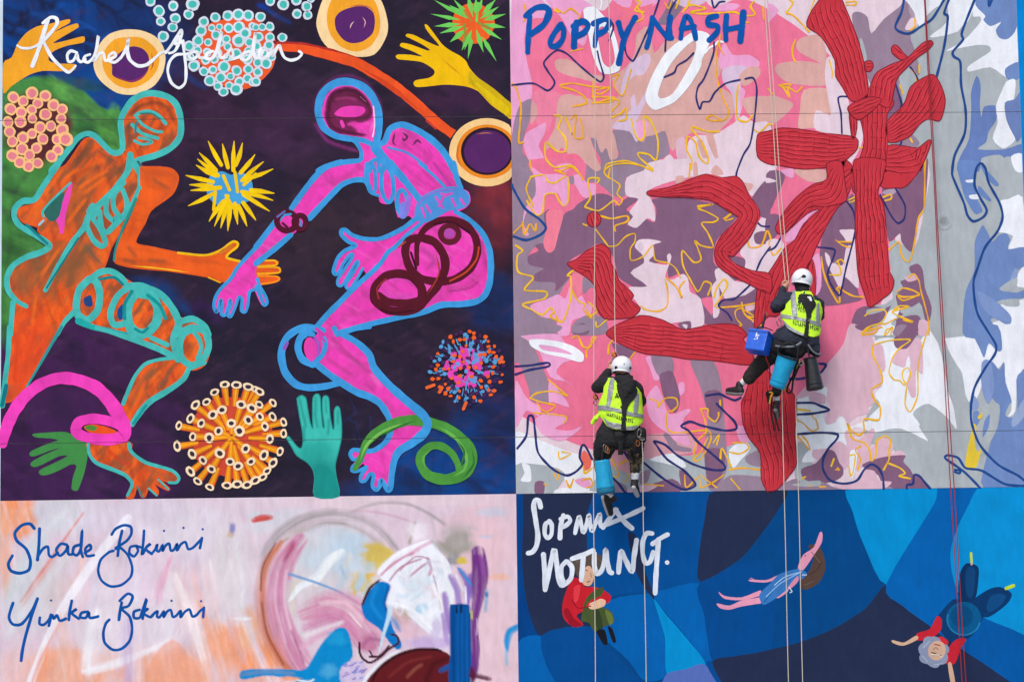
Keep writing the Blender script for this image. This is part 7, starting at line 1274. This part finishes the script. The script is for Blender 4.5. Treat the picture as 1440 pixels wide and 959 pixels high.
    cord('red_cord', [Z4(388, 165, .76), Z4(405, 230, .74), Z4(430, 310, .66), Z4(434, 480, .52)], .008, RCORD, root); cord('accessory_cord', [Z4(700, 230, .76), Z4(660, 330, .74), Z4(600, 440, .66), Z4(560, 510, .60)], .007, YCORD, root)
    for p in ('690,220,.78 650,330,.77 640,420,.74 625,520,.70 585,510,.68 610,430,.70 640,380,.72', '720,240,.76 680,320,.76 648,400,.74', '750,230,.76 700,290,.77 660,340,.76'):
        cord('gear_sling', [Z4(*map(float, k.split(','))) for k in p.split()], .011, WEB, root)
    ring('carabiner', Z3(188, 620, .76), .022, .04, .006, STEEL, root, .2); ring('carabiner', Z4(712, 262, .78), .03, .018, .005, STEEL, root, .5); ring('carabiner', Z4(310, 190, .70), .02, .035, .005, STEEL, root, -.6)
    return root
worker_b()
b2, q = bag('bucket', 'cyan fabric bucket with black rim hanging below the navy jacket', 'bucket', Z4(592, 200, .82), .112, Z4(492, 480, .74), .088, CYAN, CYAN, closed=False, seed=5)
mesh_obj('contents', [Z4(592, 200, .82)+q@Vector((.105*math.cos(a*.3142), .105*math.sin(a*.3142), .05)) for a in range(20)], [tuple(range(20))], WEB, b2)
for x in (505, 672): cord('handle', [Z4(x, 160 if x < 600 else 240, .86), Z4(x+10, 120, .84), Z4(600, 80, .80)], .008, WEB, b2)
b3, q = bag('pouch', 'glossy black rope pouch hanging beside the cyan bucket', 'pouch', Z4(795, 210, .74), .068, Z4(842, 505, .72), .098, BLKT, BLKT, seed=9, sides=16)
cord('hang_strap', [Z4(790, 215, .78), Z4(780, 170, .77), Z4(770, 120, .74)], .009, WEB, b3)
def box_bag():
    root = empty('tool_box_bag', Z4(340, 160, .84), 'royal blue box bag hanging at the left hip of the navy jacketed worker', 'bag')
    c = (Z4(335, 75, .78)); M3 = Matrix.Rotation(math.radians(11), 3, 'Y') @ Matrix.Rotation(math.radians(-28), 3, 'Z') @ Matrix.Rotation(math.radians(-10), 3, 'X')
    def bx(name, x0, x1, y0, y1, z0, z1, mat, bev=.006):
        o = box(name, x0, x1, y0, y1, z0, z1, mat, root, bev)
        o.matrix_parent_inverse = Matrix.Identity(4)
        for v in o.data.vertices: v.co = M3@v.co+c-Vector(root.location)
        return o
    bx('body', -.112, .112, -.09, .09, -.115, .105, BLUEB, .014); bx('lid', -.116, .116, -.094, .094, .098, .12, BLUEB, .006); bx('rim_tape', -.1145, .1145, -.0925, .0925, .084, .094, plain('dark_blue_tape', (12, 62, 150), .5), .002)
    for k, (x, z, w_, h) in enumerate(((-.02, .03, .012, .05), (-.008, .045, .03, .012), (.0, .005, .012, .03), (-.03, .0, .02, .010))): bx('white_mark', x, x+w_, -.0925, -.0895, z, z+h, WINK, 0)
    cord('strap', [Vector((0, 0, 0))+M3@Vector((-.10, -.05, .10))+c-Vector(root.location), M3@Vector((0, -.02, .17))+c-Vector(root.location), M3@Vector((.12, .02, .16))+c-Vector(root.location)], .006, WEB, root)
    return root
bb = box_bag()
t = empty('paint_brush', Z3(20, 640, .80), 'black handled brush standing up out of the blue box bag', 'brush')
volume('handle', [('c', Z3(18, 660, .80), .015, Z3(45, 540, .80), .012)], VENT, t, .005, 1); cord('lanyard', [Z3(50, 545, .80), Z3(48, 450, .70), Z3(46, 340, .55)], .0025, WEB, t); ring('hook', Z3(52, 525, .80), .012, .018, .003, STEEL, t)
def fix_children():
    bpy.context.view_layer.update()
    for o in list(COL.objects):
        if o.parent and o.parent.type == 'EMPTY' and o.parent.name != 'mural_wall' and not o.parent.name.startswith('tool_box_bag'):
            o.matrix_parent_inverse = o.parent.matrix_world.inverted()
fix_children()
